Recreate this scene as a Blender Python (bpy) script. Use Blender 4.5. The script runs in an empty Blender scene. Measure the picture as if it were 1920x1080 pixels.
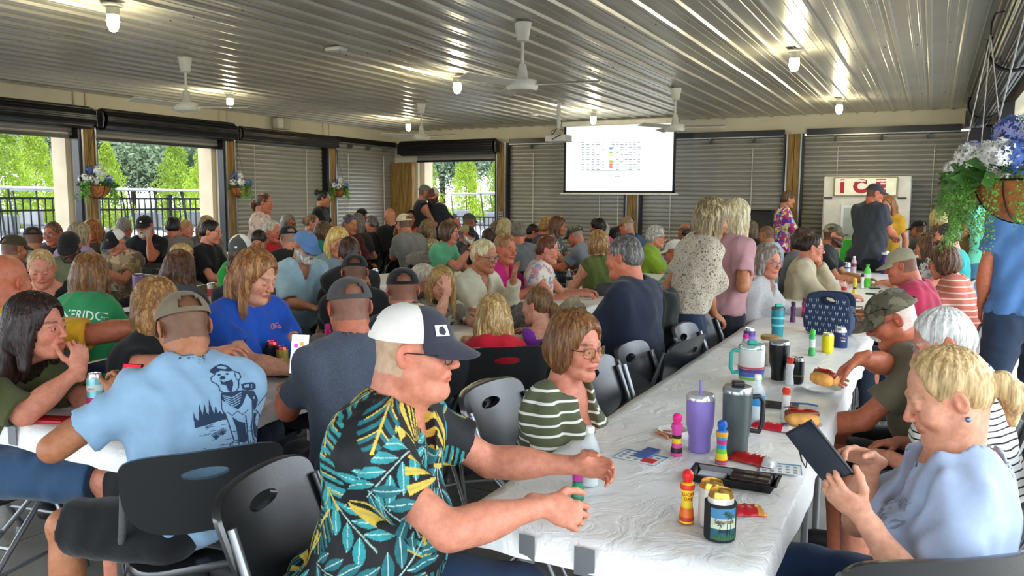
import bpy, bmesh, math, random
import numpy as np
from math import radians, sin, cos, pi, sqrt, atan2
from mathutils import Vector, Matrix
from mathutils.bvhtree import BVHTree
random.seed(4); rng = np.random.default_rng(7)
S = bpy.context.scene; C = S.collection
# ---------------------------------------------------------------- camera
FPX, YAW, PITCH, ROLL, CZ = 1489.5, 0.48531, 0.11183, 0.00619, 1.60
_f = np.array([-sin(YAW)*cos(PITCH), cos(YAW)*cos(PITCH), -sin(PITCH)])
_r0 = np.array([cos(YAW), sin(YAW), 0.0]); _u0 = np.cross(_r0, _f)
_r = cos(ROLL)*_r0 + sin(ROLL)*_u0; _u = -sin(ROLL)*_r0 + cos(ROLL)*_u0
cam = bpy.data.cameras.new('camera'); camo = bpy.data.objects.new('camera', cam); C.objects.link(camo)
cam.sensor_width = 36; cam.lens = FPX/1920*36; cam.clip_start = .05; cam.clip_end = 400
camo.matrix_world = Matrix(((_r[0], _u[0], -_f[0], 0), (_r[1], _u[1], -_f[1], 0), (_r[2], _u[2], -_f[2], CZ), (0, 0, 0, 1)))
S.camera = camo
def ray(px, py):                       # direction of a measured photo point, unit step along the view axis
    return (px-960)/FPX*_r + (540-py)/FPX*_u + _f
def onz(px, py, z): v = ray(px, py); return v*(z-CZ)/v[2] + np.array([0, 0, CZ])
def ony(px, py, y): v = ray(px, py); return v*y/v[1] + np.array([0, 0, CZ])
def onx(px, py, x): v = ray(px, py); return v*x/v[0] + np.array([0, 0, CZ])
# ---------------------------------------------------------------- sky, sun, exposure
W = bpy.data.worlds.new('sky'); S.world = W; W.use_nodes = True
wn = W.node_tree.nodes; wl = W.node_tree.links; bg = wn['Background']
wtc = wn.new('ShaderNodeTexCoord'); wsx = wn.new('ShaderNodeSeparateXYZ'); wr = wn.new('ShaderNodeValToRGB')
wl.new(wtc.outputs['Generated'], wsx.inputs[0]); wl.new(wsx.outputs['Z'], wr.inputs[0]); wl.new(wr.outputs[0], bg.inputs[0])
wr.color_ramp.elements[0].position = 0.0; wr.color_ramp.elements[0].color = (.74, .80, .84, 1)
wr.color_ramp.elements[1].position = .3; wr.color_ramp.elements[1].color = (.80, .90, 1, 1)
bg.inputs[1].default_value = 3.0
sun = bpy.data.lights.new('sun', 'SUN'); suno = bpy.data.objects.new('sun', sun); C.objects.link(suno)
sun.energy = 1.5; sun.angle = radians(3); sun.color = (1, .95, .86)
suno.rotation_euler = Vector((-.35, .65, -.95)).to_track_quat('-Z', 'Y').to_euler()
vs = S.view_settings; vs.view_transform = 'Standard'; vs.look = 'None'; vs.gamma = 1; vs.exposure = 1.05
vs.use_curve_mapping = False
S.cycles.use_denoising = True
S.cycles.max_bounces = 7; S.cycles.diffuse_bounces = 4; S.cycles.glossy_bounces = 3
S.cycles.transmission_bounces = 5; S.cycles.transparent_max_bounces = 8; S.cycles.sample_clamp_indirect = 8
S.cycles.caustics_reflective = False; S.cycles.caustics_refractive = False
# ---------------------------------------------------------------- materials
MATS = {}
def srgb(c):
    if isinstance(c, str):
        c = hexs(c).lstrip('#'); c = [int(c[i:i+2], 16)/255 for i in (0, 2, 4)]
    return [x/12.92 if x <= .04045 else ((x+.055)/1.055)**2.4 for x in c]
def nt(name):
    m = bpy.data.materials.new(name); m.use_nodes = True
    t = m.node_tree; return m, t.nodes, t.links, t.nodes['Principled BSDF']
def ramp(n, l, src, stops, interp='LINEAR'):
    r = n.new('ShaderNodeValToRGB'); r.color_ramp.interpolation = interp; e = r.color_ramp.elements
    while len(e) < len(stops): e.new(.5)
    for k, (p, c) in enumerate(stops):
        e[k].position = p; e[k].color = (*srgb(c), 1)
    l.new(src, r.inputs[0]); return r.outputs[0]
def coords(n, l, scale=(1, 1, 1), kind='Object'):
    tc = n.new('ShaderNodeTexCoord'); mp = n.new('ShaderNodeMapping'); mp.inputs['Scale'].default_value = scale
    l.new(tc.outputs[kind], mp.inputs[0]); return mp.outputs[0]
def noise(n, l, vec, scale=5, detail=3, rough=.55):
    t = n.new('ShaderNodeTexNoise'); t.inputs['Scale'].default_value = scale; t.inputs['Detail'].default_value = detail
    t.inputs['Roughness'].default_value = rough
    if vec: l.new(vec, t.inputs['Vector'])
    return t
def bump(n, l, b, h, strength=.3, dist=.01):
    bn = n.new('ShaderNodeBump'); bn.inputs['Strength'].default_value = strength; bn.inputs['Distance'].default_value = dist
    l.new(h, bn.inputs['Height']); l.new(bn.outputs[0], b.inputs['Normal']); return bn
def hexs(c):
    if isinstance(c, str): return c if len(c) == 7 else '#'+''.join(x*2 for x in c.lstrip('#'))
    return '#%02x%02x%02x' % tuple(int(max(0, min(1, x))*255) for x in c)
def sh(c, k):
    c = hexs(c).lstrip('#')
    return '#' + ''.join('%02x' % max(0, min(255, int(int(c[i:i+2], 16)*k))) for i in (0, 2, 4))
def plain(c, rough=.5, metal=0, var=.06, vs=6, bmp=0, bs=60, coat=0, emit=0, alpha=1, trans=0, spec=.5):
    key = ('plain', hexs(c), rough, metal, var, vs, bmp, bs, coat, emit, alpha, trans, spec)
    if key in MATS: return MATS[key]
    m, n, l, b = nt('paint_%d' % len(MATS)); v = coords(n, l)
    nz = noise(n, l, v, vs); col = ramp(n, l, nz.outputs[0], [(.25, sh(c, 1-var)), (.75, sh(c, 1+var))])
    l.new(col, b.inputs['Base Color']); b.inputs['Roughness'].default_value = rough; b.inputs['Metallic'].default_value = metal
    b.inputs['Specular IOR Level'].default_value = spec
    if bmp: bump(n, l, b, noise(n, l, v, bs, 2).outputs[0], bmp, .004)
    if coat: b.inputs['Coat Weight'].default_value = coat; b.inputs['Coat Roughness'].default_value = .1
    if emit: l.new(col, b.inputs['Emission Color']); b.inputs['Emission Strength'].default_value = emit
    if alpha < 1: b.inputs['Alpha'].default_value = alpha
    if trans: b.inputs['Transmission Weight'].default_value = trans; b.inputs['IOR'].default_value = 1.33 if trans < 1 else 1.45
    MATS[key] = m; return m
def cloth(c, kind='plain', c2='#ffffff', c3='#222222', rough=.85, sc=1.0):
    key = ('cloth', hexs(c), kind, hexs(c2), hexs(c3), sc)
    if key in MATS: return MATS[key]
    m, n, l, b = nt('fabric_%d' % len(MATS)); v = coords(n, l)
    nz = noise(n, l, v, 9, 4)
    if kind == 'plain': col = ramp(n, l, nz.outputs[0], [(.2, sh(c, .9)), (.8, sh(c, 1.08))])
    elif kind in ('camo', 'tie', 'floral', 'plaid'):
        vo = n.new('ShaderNodeTexVoronoi'); vo.inputs['Scale'].default_value = {'camo': 22, 'tie': 16, 'floral': 30, 'plaid': 14}[kind]*sc
        mx = n.new('ShaderNodeMixRGB'); mx.inputs[0].default_value = .16; l.new(v, mx.inputs[1]); l.new(noise(n, l, v, 12, 3).outputs[1], mx.inputs[2])
        l.new(mx.outputs[0], vo.inputs['Vector']); sp = n.new('ShaderNodeSeparateColor'); l.new(vo.outputs['Color'], sp.inputs[0])
        st = {'camo': [(0, c), (.35, c2), (.6, c3), (.82, sh(c, 1.25))],
              'tie': [(0, c), (.2, '#c93b8e'), (.35, '#e8e6ea'), (.5, '#5a3fa8'), (.62, '#d8d24a'), (.76, '#7fb4cf'), (.88, '#a32352')],
              'floral': [(0, c), (.45, c2), (.62, c), (.75, c3), (.85, sh(c, .95))], 'plaid': [(0, c), (.4, c2), (.7, c3)]}[kind]
        col = ramp(n, l, sp.outputs[0], st, 'CONSTANT')
    elif kind == 'animal':
        mx = n.new('ShaderNodeTexNoise'); mx.inputs['Scale'].default_value = 55*sc; mx.inputs['Detail'].default_value = 4; mx.inputs['Distortion'].default_value = 1.2
        l.new(v, mx.inputs[0]); col = ramp(n, l, mx.outputs[0], [(.38, c), (.46, c2), (.54, c2), (.6, c3)])
    elif kind == 'heather':
        col = ramp(n, l, noise(n, l, v, 140, 2).outputs[0], [(.3, c), (.7, c2)])
    elif kind == 'stripe':
        w = n.new('ShaderNodeTexWave'); w.bands_direction = 'Z'; w.inputs['Scale'].default_value = sc; w.inputs['Distortion'].default_value = .7
        w.inputs['Detail Scale'].default_value = 1.5; l.new(v, w.inputs[0]); col = ramp(n, l, w.outputs[1], [(.0, c), (.86, c), (.89, c2), (1, c2)])
    l.new(col, b.inputs['Base Color']); b.inputs['Roughness'].default_value = rough; b.inputs['Specular IOR Level'].default_value = .25
    b.inputs['Sheen Weight'].default_value = .15
    a = noise(n, l, v, 16, 3); w2 = noise(n, l, v, 500, 1); ad = n.new('ShaderNodeMath'); ad.operation = 'MULTIPLY_ADD'; ad.inputs[1].default_value = .12
    l.new(w2.outputs[0], ad.inputs[0]); l.new(a.outputs[0], ad.inputs[2]); bump(n, l, b, ad.outputs[0], .35, .012)
    MATS[key] = m; return m
def vcol(rough=.5, bmp=.15, bs=120, sss=0, name='skin', coat=0):
    key = ('vcol', rough, bmp, bs, sss, name)
    if key in MATS: return MATS[key]
    m, n, l, b = nt(name); v = coords(n, l); at = n.new('ShaderNodeAttribute'); at.attribute_name = 'Col'
    mx = n.new('ShaderNodeMixRGB'); mx.blend_type = 'MULTIPLY'; mx.inputs[0].default_value = 1
    l.new(at.outputs['Color'], mx.inputs[1]); l.new(ramp(n, l, noise(n, l, v, 45, 3).outputs[0], [(.3, '#e3dcd8'), (.7, '#ffffff')]), mx.inputs[2])
    l.new(mx.outputs[0], b.inputs['Base Color']); b.inputs['Roughness'].default_value = rough; b.inputs['Specular IOR Level'].default_value = .4
    if sss:
        b.inputs['Subsurface Weight'].default_value = sss; b.inputs['Subsurface Radius'].default_value = (1, .35, .2); b.inputs['Subsurface Scale'].default_value = .006
    if bmp: bump(n, l, b, noise(n, l, v, bs, 3).outputs[0], bmp, .004)
    MATS[key] = m; return m
def hairm(c, c2=None):
    c2 = c2 or sh(c, 1.5); key = ('hair', hexs(c), hexs(c2))
    if key in MATS: return MATS[key]
    m, n, l, b = nt('hair_%d' % len(MATS)); v = coords(n, l, (1, 1, .12))
    nz = noise(n, l, v, 170, 2); nb = noise(n, l, v, 55, 2); ad = n.new('ShaderNodeMath'); ad.operation = 'ADD'; l.new(nz.outputs[0], ad.inputs[0]); l.new(nb.outputs[0], ad.inputs[1])
    hf = n.new('ShaderNodeMath'); hf.operation = 'MULTIPLY'; hf.inputs[1].default_value = .5; l.new(ad.outputs[0], hf.inputs[0])
    l.new(ramp(n, l, hf.outputs[0], [(.34, sh(c, .72)), (.5, c), (.66, c2)]), b.inputs['Base Color'])
    b.inputs['Roughness'].default_value = .42; b.inputs['Specular IOR Level'].default_value = .35
    bump(n, l, b, hf.outputs[0], .55, .007); MATS[key] = m; return m
# ---------------------------------------------------------------- mesh helpers
def fastmesh(name, V, F, colors=None, smooth=True):
    me = bpy.data.meshes.new(name); V = np.asarray(V, np.float32)
    if isinstance(F, np.ndarray):
        k = F.shape[1]; me.vertices.add(len(V)); me.vertices.foreach_set('co', V.ravel()); me.loops.add(F.size); me.loops.foreach_set('vertex_index', F.astype(np.int32).ravel())
        me.polygons.add(len(F)); me.polygons.foreach_set('loop_start', np.arange(0, F.size, k, dtype=np.int32)); me.update(calc_edges=True)
    else: me.from_pydata([tuple(v) for v in V], [], F)
    if smooth: me.polygons.foreach_set('use_smooth', np.ones(len(me.polygons), bool))
    if colors is not None:
        a = me.color_attributes.new('Col', 'FLOAT_COLOR', 'POINT'); c4 = np.ones((len(V), 4), np.float32); c4[:, :3] = colors; a.data.foreach_set('color', c4.ravel())
    me.update(); return me
def put(name, me, mat=None, parent=None, loc=None, rot=None):
    o = bpy.data.objects.new(name, me); C.objects.link(o)
    if mat is not None:
        for m in (mat if isinstance(mat, (list, tuple)) else [mat]): me.materials.append(m)
    if parent is not None: o.parent = parent
    if loc is not None: o.location = loc
    if rot is not None: o.rotation_euler = rot
    return o
def tag(o, label=None, cat=None, group=None, kind=None):
    if label: o['label'] = label
    if cat: o['category'] = cat
    if group: o['group'] = group
    if kind: o['kind'] = kind
    return o
def thing(name, label, cat, loc=(0, 0, 0), rz=0, group=None):
    o = bpy.data.objects.new(name, None); C.objects.link(o); o.location = loc; o.rotation_euler = (0, 0, rz); return tag(o, label, cat, group)
def copy_tree(o, parent=None):
    c = o.copy(); C.objects.link(c)
    if parent is not None: c.parent = parent
    for ch in [x for x in KIDS.get(o.name, [])]: KIDS.setdefault(c.name, []).append(copy_tree(ch, c))
    return c
KIDS = {}
def scan(o):
    KIDS[o.name] = list(o.children)
    for c in o.children: scan(c)
class MB:                                # collects shapes into one mesh, with material slots
    def __init__(s): s.V = []; s.F = []; s.M = []; s.n = 0
    def add(s, V, F, m=0):
        s.V.append(np.asarray(V, float)); s.F += [tuple(i+s.n for i in f) for f in F]; s.M += [m]*len(F); s.n += len(V); return s
    def box(s, lo, hi, m=0, R=None, o=(0, 0, 0)):
        (a, b, c), (d, e, f) = lo, hi
        V = np.array([(a, b, c), (d, b, c), (d, e, c), (a, e, c), (a, b, f), (d, b, f), (d, e, f), (a, e, f)], float)
        if R is not None: V = V@np.array(R).T
        return s.add(V+np.array(o), [(0, 3, 2, 1), (4, 5, 6, 7), (0, 1, 5, 4), (1, 2, 6, 5), (2, 3, 7, 6), (3, 0, 4, 7)], m)
    def loft(s, rings, m=0, cap=True, closed=True):
        k = len(rings[0]); V = np.concatenate([np.asarray(r, float) for r in rings]); F = []
        for i in range(len(rings)-1):
            for j in range(k if closed else k-1):
                a, b = i*k+j, i*k+(j+1) % k; F.append((a, b, b+k, a+k))
        if cap: F.append(tuple(range(k))[::-1]); F.append(tuple((len(rings)-1)*k+j for j in range(k)))
        return s.add(V, F, m)
    def tube(s, P, r, n=8, m=0, cap=True):
        P = [np.array(p, float) for p in P]; r = r if hasattr(r, '__len__') else [r]*len(P); rings = []; up = None
        for i, p in enumerate(P):
            t = P[min(i+1, len(P)-1)]-P[max(i-1, 0)]; t = t/(np.linalg.norm(t)+1e-9)
            if up is None: up = np.cross(t, (0, 0, 1) if abs(t[2]) < .9 else (1, 0, 0))
            up = up-t*(up@t); up /= np.linalg.norm(up)+1e-9; w = np.cross(t, up)
            rings.append([p+r[i]*(cos(a)*up+sin(a)*w) for a in np.linspace(0, 2*pi, n, endpoint=False)])
        return s.loft(rings, m, cap)
    def lathe(s, prof, n=24, m=0, c=(0, 0, 0), cap=True, ms=None):
        for q in range(len(prof)-1):
            pass
        a = np.linspace(0, 2*pi, n, endpoint=False); c = np.array(c)
        rings = [np.stack([r*np.cos(a), r*np.sin(a), np.full(n, z)], 1)+c for r, z in prof]
        k0 = len(s.F); s.loft(rings, m, cap)
        if ms:
            for q, mm in enumerate(ms):
                for j in range(n): s.M[k0+q*n+j] = mm
        return s
    def sphere(s, c, r, n=12, m=0):
        r = np.array(r if hasattr(r, '__len__') else (r, r, r)); c = np.array(c); rings = []
        for t in np.linspace(-pi/2+.02, pi/2-.02, max(5, n//2+2)):
            a = np.linspace(0, 2*pi, n, endpoint=False); rings.append(np.stack([cos(t)*np.cos(a), cos(t)*np.sin(a), np.full(n, sin(t))], 1)*r+c)
        return s.loft(rings, m)
    def mesh(s, name, smooth=False):
        me = bpy.data.meshes.new(name); me.from_pydata([tuple(v) for v in np.concatenate(s.V)], [], s.F)
        if any(s.M): me.polygons.foreach_set('material_index', s.M)
        if smooth: me.polygons.foreach_set('use_smooth', [True]*len(me.polygons))
        me.update(); return me
    def put(s, name, mat, parent=None, smooth=False, bevel=0, loc=None, auto=None):
        me = s.mesh(name, smooth or bevel > 0); o = put(name, me, mat, parent, loc)
        if bevel:
            b = o.modifiers.new('b', 'BEVEL'); b.width = bevel; b.segments = 2; b.limit_method = 'ANGLE'; b.angle_limit = radians(50)
            w = o.modifiers.new('w', 'WEIGHTED_NORMAL'); w.keep_sharp = True
        elif smooth:
            me.set_sharp_from_angle(angle=radians(auto or 50))
        return o
def struct(o): return tag(o, kind='structure')
def textmesh(s, size, ext=.0005, align='CENTER', bold=0):
    cu = bpy.data.curves.new('t', 'FONT'); cu.body = s; cu.size = size; cu.extrude = ext; cu.align_x = align; cu.align_y = 'CENTER'; cu.offset = bold; cu.resolution_u = 3
    o = bpy.data.objects.new('t', cu); dg = bpy.context.evaluated_depsgraph_get(); me = bpy.data.meshes.new_from_object(o, depsgraph=dg)
    bpy.data.objects.remove(o); bpy.data.curves.remove(cu); me.materials.clear(); return me
def text(name, s, size, mat, parent, loc, rot=(pi/2, 0, 0), ext=.0008, bold=0, bend=0):
    me = textmesh(s, size, ext, 'CENTER', bold)
    if bend:                            # wrap lettering round an upright cylinder of radius bend, facing -y
        for v in me.vertices:
            a = v.co.x/bend; r = bend+v.co.z; z = v.co.y; v.co = (r*sin(a), -r*cos(a), z)
        rot = (0, 0, rot[2])
    return put(name, me, mat, parent, loc, rot)
# ---------------------------------------------------------------- the room
XL, YB, XR, HC, Y0 = -10.2, 13.93, .74, 3.0, -3.2
def m_ceiling():
    m, n, l, b = nt('ceiling_panel'); v = coords(n, l); nz = noise(n, l, v, 1.2, 3)
    l.new(ramp(n, l, nz.outputs[0], [(.3, '#b4b0a5'), (.7, '#c6c2b6')]), b.inputs['Base Color']); b.inputs['Metallic'].default_value = .35; b.inputs['Roughness'].default_value = .3; return m
def m_floor():
    m, n, l, b = nt('floor_tile'); v = coords(n, l); br = n.new('ShaderNodeTexBrick'); br.offset = 0; br.inputs['Scale'].default_value = 1
    br.inputs['Brick Width'].default_value = .92; br.inputs['Row Height'].default_value = .92; br.inputs['Mortar Size'].default_value = .004
    br.inputs['Color1'].default_value = (*srgb('#a19e96'), 1); br.inputs['Color2'].default_value = (*srgb('#a9a69e'), 1); br.inputs['Mortar'].default_value = (*srgb('#625f59'), 1)
    l.new(v, br.inputs[0]); mx = n.new('ShaderNodeMixRGB'); mx.blend_type = 'MULTIPLY'; mx.inputs[0].default_value = .8; l.new(br.outputs[0], mx.inputs[1])
    l.new(ramp(n, l, noise(n, l, v, 2.5, 6, .65).outputs[0], [(.3, '#c4c1ba'), (.7, '#ffffff')]), mx.inputs[2]); l.new(mx.outputs[0], b.inputs['Base Color'])
    l.new(ramp(n, l, noise(n, l, v, 5, 4).outputs[0], [(.3, '#5a5a5a'), (.7, '#8a8a8a')]), b.inputs['Roughness']); return m
def m_wood(c='#8a6a35', sc=(7, 7, .7)):
    key = ('wood', c, sc)
    if key in MATS: return MATS[key]
    m, n, l, b = nt('post_wood_%d' % len(MATS)); v = coords(n, l, sc); nz = noise(n, l, v, 4, 5, .6)
    l.new(ramp(n, l, nz.outputs[0], [(.25, sh(c, .62)), (.5, c), (.75, sh(c, 1.3))]), b.inputs['Base Color']); b.inputs['Roughness'].default_value = .7; bump(n, l, b, nz.outputs[0], .3); MATS[key] = m; return m
WALL = plain('#d9cfb6', .8, 0, .03, 2); SLAT = plain('#99958b', .36, .2, .03, 1.5); BLK = plain('#141315', .35, .2); STEEL = plain('#9a9b9c', .35, .7)
CREAM = plain('#d9c6a8', .85, 0, .05, 3, .2, 90)
fl = MB(); fl.box((XL-.6, Y0, -.06), (XR+.3, YB+.5, 0)); struct(fl.put('floor', m_floor()))
# ceiling: ribbed steel sheets running the length of the room, one lap joint
def ribbed(xa, xb, ya, yb, z0):
    P = []; x = xa
    while x < xb:
        for dx, dz in ((0, 0), (.088, 0), (.093, -.004), (.103, -.004), (.108, 0), (.155, 0), (.160, -.004), (.170, -.004), (.175, 0), (.205, 0), (.216, -.021), (.242, -.021), (.253, 0)):
            P.append((x+dx, z0+dz))
        x += .262
    V = [(x, ya, z) for x, z in P]+[(x, yb, z) for x, z in P]; k = len(P); return V, [(i, i+1, i+1+k, i+k) for i in range(k-1)]
cb = MB(); cb.add(*ribbed(XL-.1, XR+.3, Y0, 9.05, HC-.005)); cb.add(*ribbed(XL-.1, XR+.3, 8.95, YB+.1, HC)); cb.box((XL-.6, Y0, HC+.01), (XR+.6, YB+.5, HC+.12))
struct(cb.put('ceiling', m_ceiling()))
sc = MB()
for yy in np.arange(-1, 13.6, 1.83):
    for k in range(43):
        if rng.random() < .62: x = XL+.03+.262*k; sc.box((x-.004, yy-.004, HC-.012), (x+.004, yy+.004, HC-.004))
tag(sc.put('ceiling_screws', plain('#3b3a36', .4, .6)), kind='stuff')
# left wall
wl_ = MB(); wl_.box((XL-.12, Y0, 2.69), (XL, YB, HC)); 
for y in (-.6, 1.85, 4.32, 6.78, 9.22, 11.68): wl_.box((XL-.10, y+.03, 0), (XL-.03, y+.19, 2.7))
struct(wl_.put('wall_left', WALL))
tr = MB()
for y in (4.32, 6.78, 9.22, 11.68):
    for dy in (-.01, .16): tr.box((XL, y+dy+.02, 2.7), (XL+.02, y+dy+.045, HC-.02))
struct(tr.put('trim_1', CREAM))
wbk = MB(); wbk.box((XL, YB, 2.69), (XR+.2, YB+.12, HC))
for x in (-10.2, -7.68, -4.98, -2.23): wbk.box((x, YB+.02, 0), (x+.28 if x > -10 else -9.6, YB+.1, 2.7))
struct(wbk.put('wall_back', WALL))
wr_ = MB(); wr_.box((XR, Y0, 2.72), (XR+.12, YB, HC)); wr_.box((XR, 12.6, 0), (XR+.12, YB, 2.75)); struct(wr_.put('wall_right', WALL))
wf = MB(); wf.box((XL-.1, Y0-.1, 2.6), (XR+.2, Y0, HC)); struct(wf.put('wall_front', WALL))
# outer piers of the building
for i, y in enumerate((-.6, 1.85, 4.32, 6.78, 9.22, 11.68)):
    p = MB(); p.box((XL-.42, y-.05, 0), (XL-.12, y+.26, 2.9)); o = p.put('trim_%d' % (i+2), CREAM); struct(o)
p = MB(); p.box((-10.6, YB+.12, 0), (-9.5, YB+.42, 2.9)); struct(p.put('trim_8', CREAM)); p = MB(); p.box((-7.72, YB+.12, 0), (-7.4, YB+.42, 2.9)); struct(p.put('trim_9', CREAM))
# timber posts with steel guides
def post(label, x0, x1, y0, y1, axis_, z1=2.68):
    r = thing('wooden_post', label, 'post', ((x0+x1)/2, (y0+y1)/2, 0)); ox, oy = (x0+x1)/2, (y0+y1)/2; hx, hy = (x1-x0)/2, (y1-y0)/2
    mb = MB()
    if axis_ == 'y':
        for k, (a, b) in enumerate(((-hy, -.004), (.004, hy))): mb.box((-hx, a*.72, 0), (hx, b*.72, z1), 0)
    else:
        for a, b in ((-hx, -.004), (.004, hx)): mb.box((a*.72, -hy, 0), (b*.72, hy, z1), 0)
    mb.put('timber', m_wood(), r, bevel=.006)
    for s in (1, -1):
        g = MB()
        if axis_ == 'y': g.box((-hx, s*hy*.76-.012, 0), (hx+.02, s*hy*.76+.012, z1), 0); g.box((-hx, s*hy-.02, 0), (hx+.0, s*hy+.006, z1), 1)
        else: g.box((s*hx*.76-.012, -hy-.02, 0), (s*hx*.76+.012, hy, z1), 0); g.box((s*hx-.02, -hy, 0), (s*hx+.006, hy, z1), 1)
        g.put('door_guide', [STEEL, BLK], r)
    return r
post('brown timber post left of the second open doorway', XL+.004, XL+.13, 6.77, 7.02, 'y')
post('brown timber post between open doorway and grey shutter', XL+.004, XL+.13, 9.21, 9.45, 'y')
post('brown timber post between the two grey shutters on the left', XL+.004, XL+.13, 11.67, 11.93, 'y')
post('brown timber post at the near left side of first doorway', XL+.004, XL+.13, 4.31, 4.55, 'y')
pr_ = post('brown timber post with socket box right of back doorway', -7.65, -7.4, YB-.14, YB-.004, 'x')
ob = MB(); ob.box((-.05, -.10, 1.22), (.05, -.07, 1.35), 0)
for dz in (1.25, 1.30):
    for dx in (-.022, .022): ob.box((dx-.013, -.105, dz-.014+.005), (dx+.013, -.1, dz+.014+.005), 1)
ob.put('outlet_box', [plain('#a8a9a6', .4, .4), plain('#2a2520', .5)], pr_)
post('brown timber post behind the projection screen, right side', -4.97, -4.68, YB-.14, YB-.004, 'x')
post('brown timber post beside the woman in tie-dye shirt', -2.22, -1.93, YB-.14, YB-.004, 'x')
cp = thing('timber_panel', 'wide brown timber boards in the far corner', 'panel', (-9.9, YB-.06, 0)); mb = MB()
for a, b in ((-.27, -.0), (.01, .27)): mb.box((a, -.1, 0), (b, .05, 2.34))
mb.put('board', m_wood(), cp, bevel=.005)
# closed ribbed shutters
def shutter(n, axis_, a, b, pos, z1=2.66, z0=0.0):
    P = []; z = z0
    while z < z1:
        for dz, d in ((0, .0), (.012, .011), (.035, .015), (.058, .011), (.068, 0), (.072, -.004)): P.append((z+dz, d))
        z += .076
    k = len(P); V = []
    for e in (a, b):
        for z, d in P: V.append((e, pos-d, z) if axis_ == 'x' else (pos+d, e, z))
    o = put('door_%d' % n, fastmesh('slats', V, np.array([(i, i+1, i+1+k, i+k) for i in range(k-1)])), SLAT); struct(o)
    mb = MB(); c = plain('#d8d4c8', .8)
    for f in ((.22, .78) if b-a > 2 else (.16, .8)):
        e = a+(b-a)*f; pp = [((e, pos-.05, z) if axis_ == 'x' else (pos+.05, e, z)) for z in (z1-.2, 1.7, .7)]; mb.tube(pp, .006, 6)
        q = (e, pos-.05, z1-.3) if axis_ == 'x' else (pos+.05, e, z1-.3); mb.sphere(q, .014, 8)
    mb.put('pull_cord', c, o)
    return o
shutter(1, 'y', 9.44, 11.68, XL); shutter(2, 'y', 11.92, 13.95, XL)
shutter(3, 'x', -7.42, -4.95, YB); shutter(4, 'x', -4.7, -2.2, YB); shutter(5, 'x', -1.95, .5, YB)
# rolled up doors: ribbed coils
def coil(label, axis_, a, b, cx, cz, r, lobes=15, ends=True, m=None):
    rt = thing('door_coil', label, 'shutter', (cx, (a+b)/2, cz) if axis_ == 'y' else ((a+b)/2, cx, cz)); L = (b-a)/2
    n = lobes*8; rings = []; prof = []
    for j in range(n):
        an = j/n*2*pi; rr = r*(1-.05*(cos(an*lobes) > .55)-.015*cos(an*lobes)); prof.append((rr*cos(an), rr*sin(an)))
    mk = lambda e, k=1: [(p*k, e, q*k) if axis_ == 'y' else (e, p*k, q*k) for p, q in prof]
    mb = MB(); mb.loft([mk(-L), mk(L)], 0); mb.put('rolled_curtain', m or BLK, rt)
    if ends:
        for s in (1, -1):
            mb = MB(); c = (0, s*(L+.02), 0) if axis_ == 'y' else (s*(L+.02), 0, 0); d = (0, s*(L+.05), 0) if axis_ == 'y' else (s*(L+.05), 0, 0)
            mb.tube([c, d], r*.72, 18); mb.tube([d, tuple(np.array(d)*1.015)], r*.25, 10)
            if axis_ == 'y': mb.box((-r*1.0, s*(L+.045)-.006, -r*.8), (r*.7, s*(L+.045)+.006, r*.6))
            else: mb.box((s*(L+.045)-.006, -r*.7, -r*.8), (s*(L+.045)+.006, r*1.0, r*.6))
            mb.put('end_bracket', plain('#4a4a4b', .45, .5), rt)
    return rt
coil('black rolled-up door above the leftmost open doorway', 'y', 4.4, 6.88, XL+.19, 2.635, .145)
coil('black rolled-up door above the second open doorway', 'y', 7.06, 9.32, XL+.19, 2.635, .145)
coil('dark rolled door housing above the shutter below the speaker', 'y', 9.5, 11.82, XL+.17, 2.63, .115, m=plain('#2a2320', .4, .2))
coil('black rolled-up door above the open doorway in back wall', 'x', -9.85, -7.62, YB-.2, 2.62, .15)
coil('black rolled-up door high along the right wall', 'y', -1.5, 13.6, .50, 2.83, .165, 19)
def header(label, axis_, a, b, pos, z=2.76):
    r = thing('door_header', label, 'header', (pos+.04, a, 0) if axis_ == 'y' else (a, pos-.04, 0)); mb = MB(); L = b-a
    f = (lambda e0, e1, p0, p1, z0, z1: ((p0, e0, z0), (p1, e1, z1))) if axis_ == 'y' else (lambda e0, e1, p0, p1, z0, z1: ((e0, -p1, z0), (e1, -p0, z1)))
    mb.box(*f(0, L, -.036, .05, z-.1, z)); mb.put('angle_bar', BLK, r); mb = MB(); mb.box(*f(0, L, .05, .062, z-.115, z-.10)); mb.put('pipe', STEEL, r)
    for q in np.linspace(.2, .8, 3):
        mb = MB(); e = L*q; P = []
        for t in np.linspace(pi, 2*pi, 11): P.append((.045+.07*cos(t), z-.12+.09*sin(t)))
        rings = [[((.0+p, e+d, zz) if axis_ == 'y' else (e+d, -p, zz)) for p, zz in P] for d in (-.012, .012)]; mb.loft(rings); mb.put('bracket', plain('#6d6a62', .4, .4), r)
    return r
header('black header bar with brackets above left corner shutter', 'y', 12.02, 13.9, XL)
header('black header bar above shutter left of the screen', 'x', -7.38, -4.98, YB)
header('black header bar above shutter right of the screen', 'x', -4.66, -2.25, YB)
header('black header bar above shutter behind the ice freezer', 'x', -1.9, .3, YB)
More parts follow.
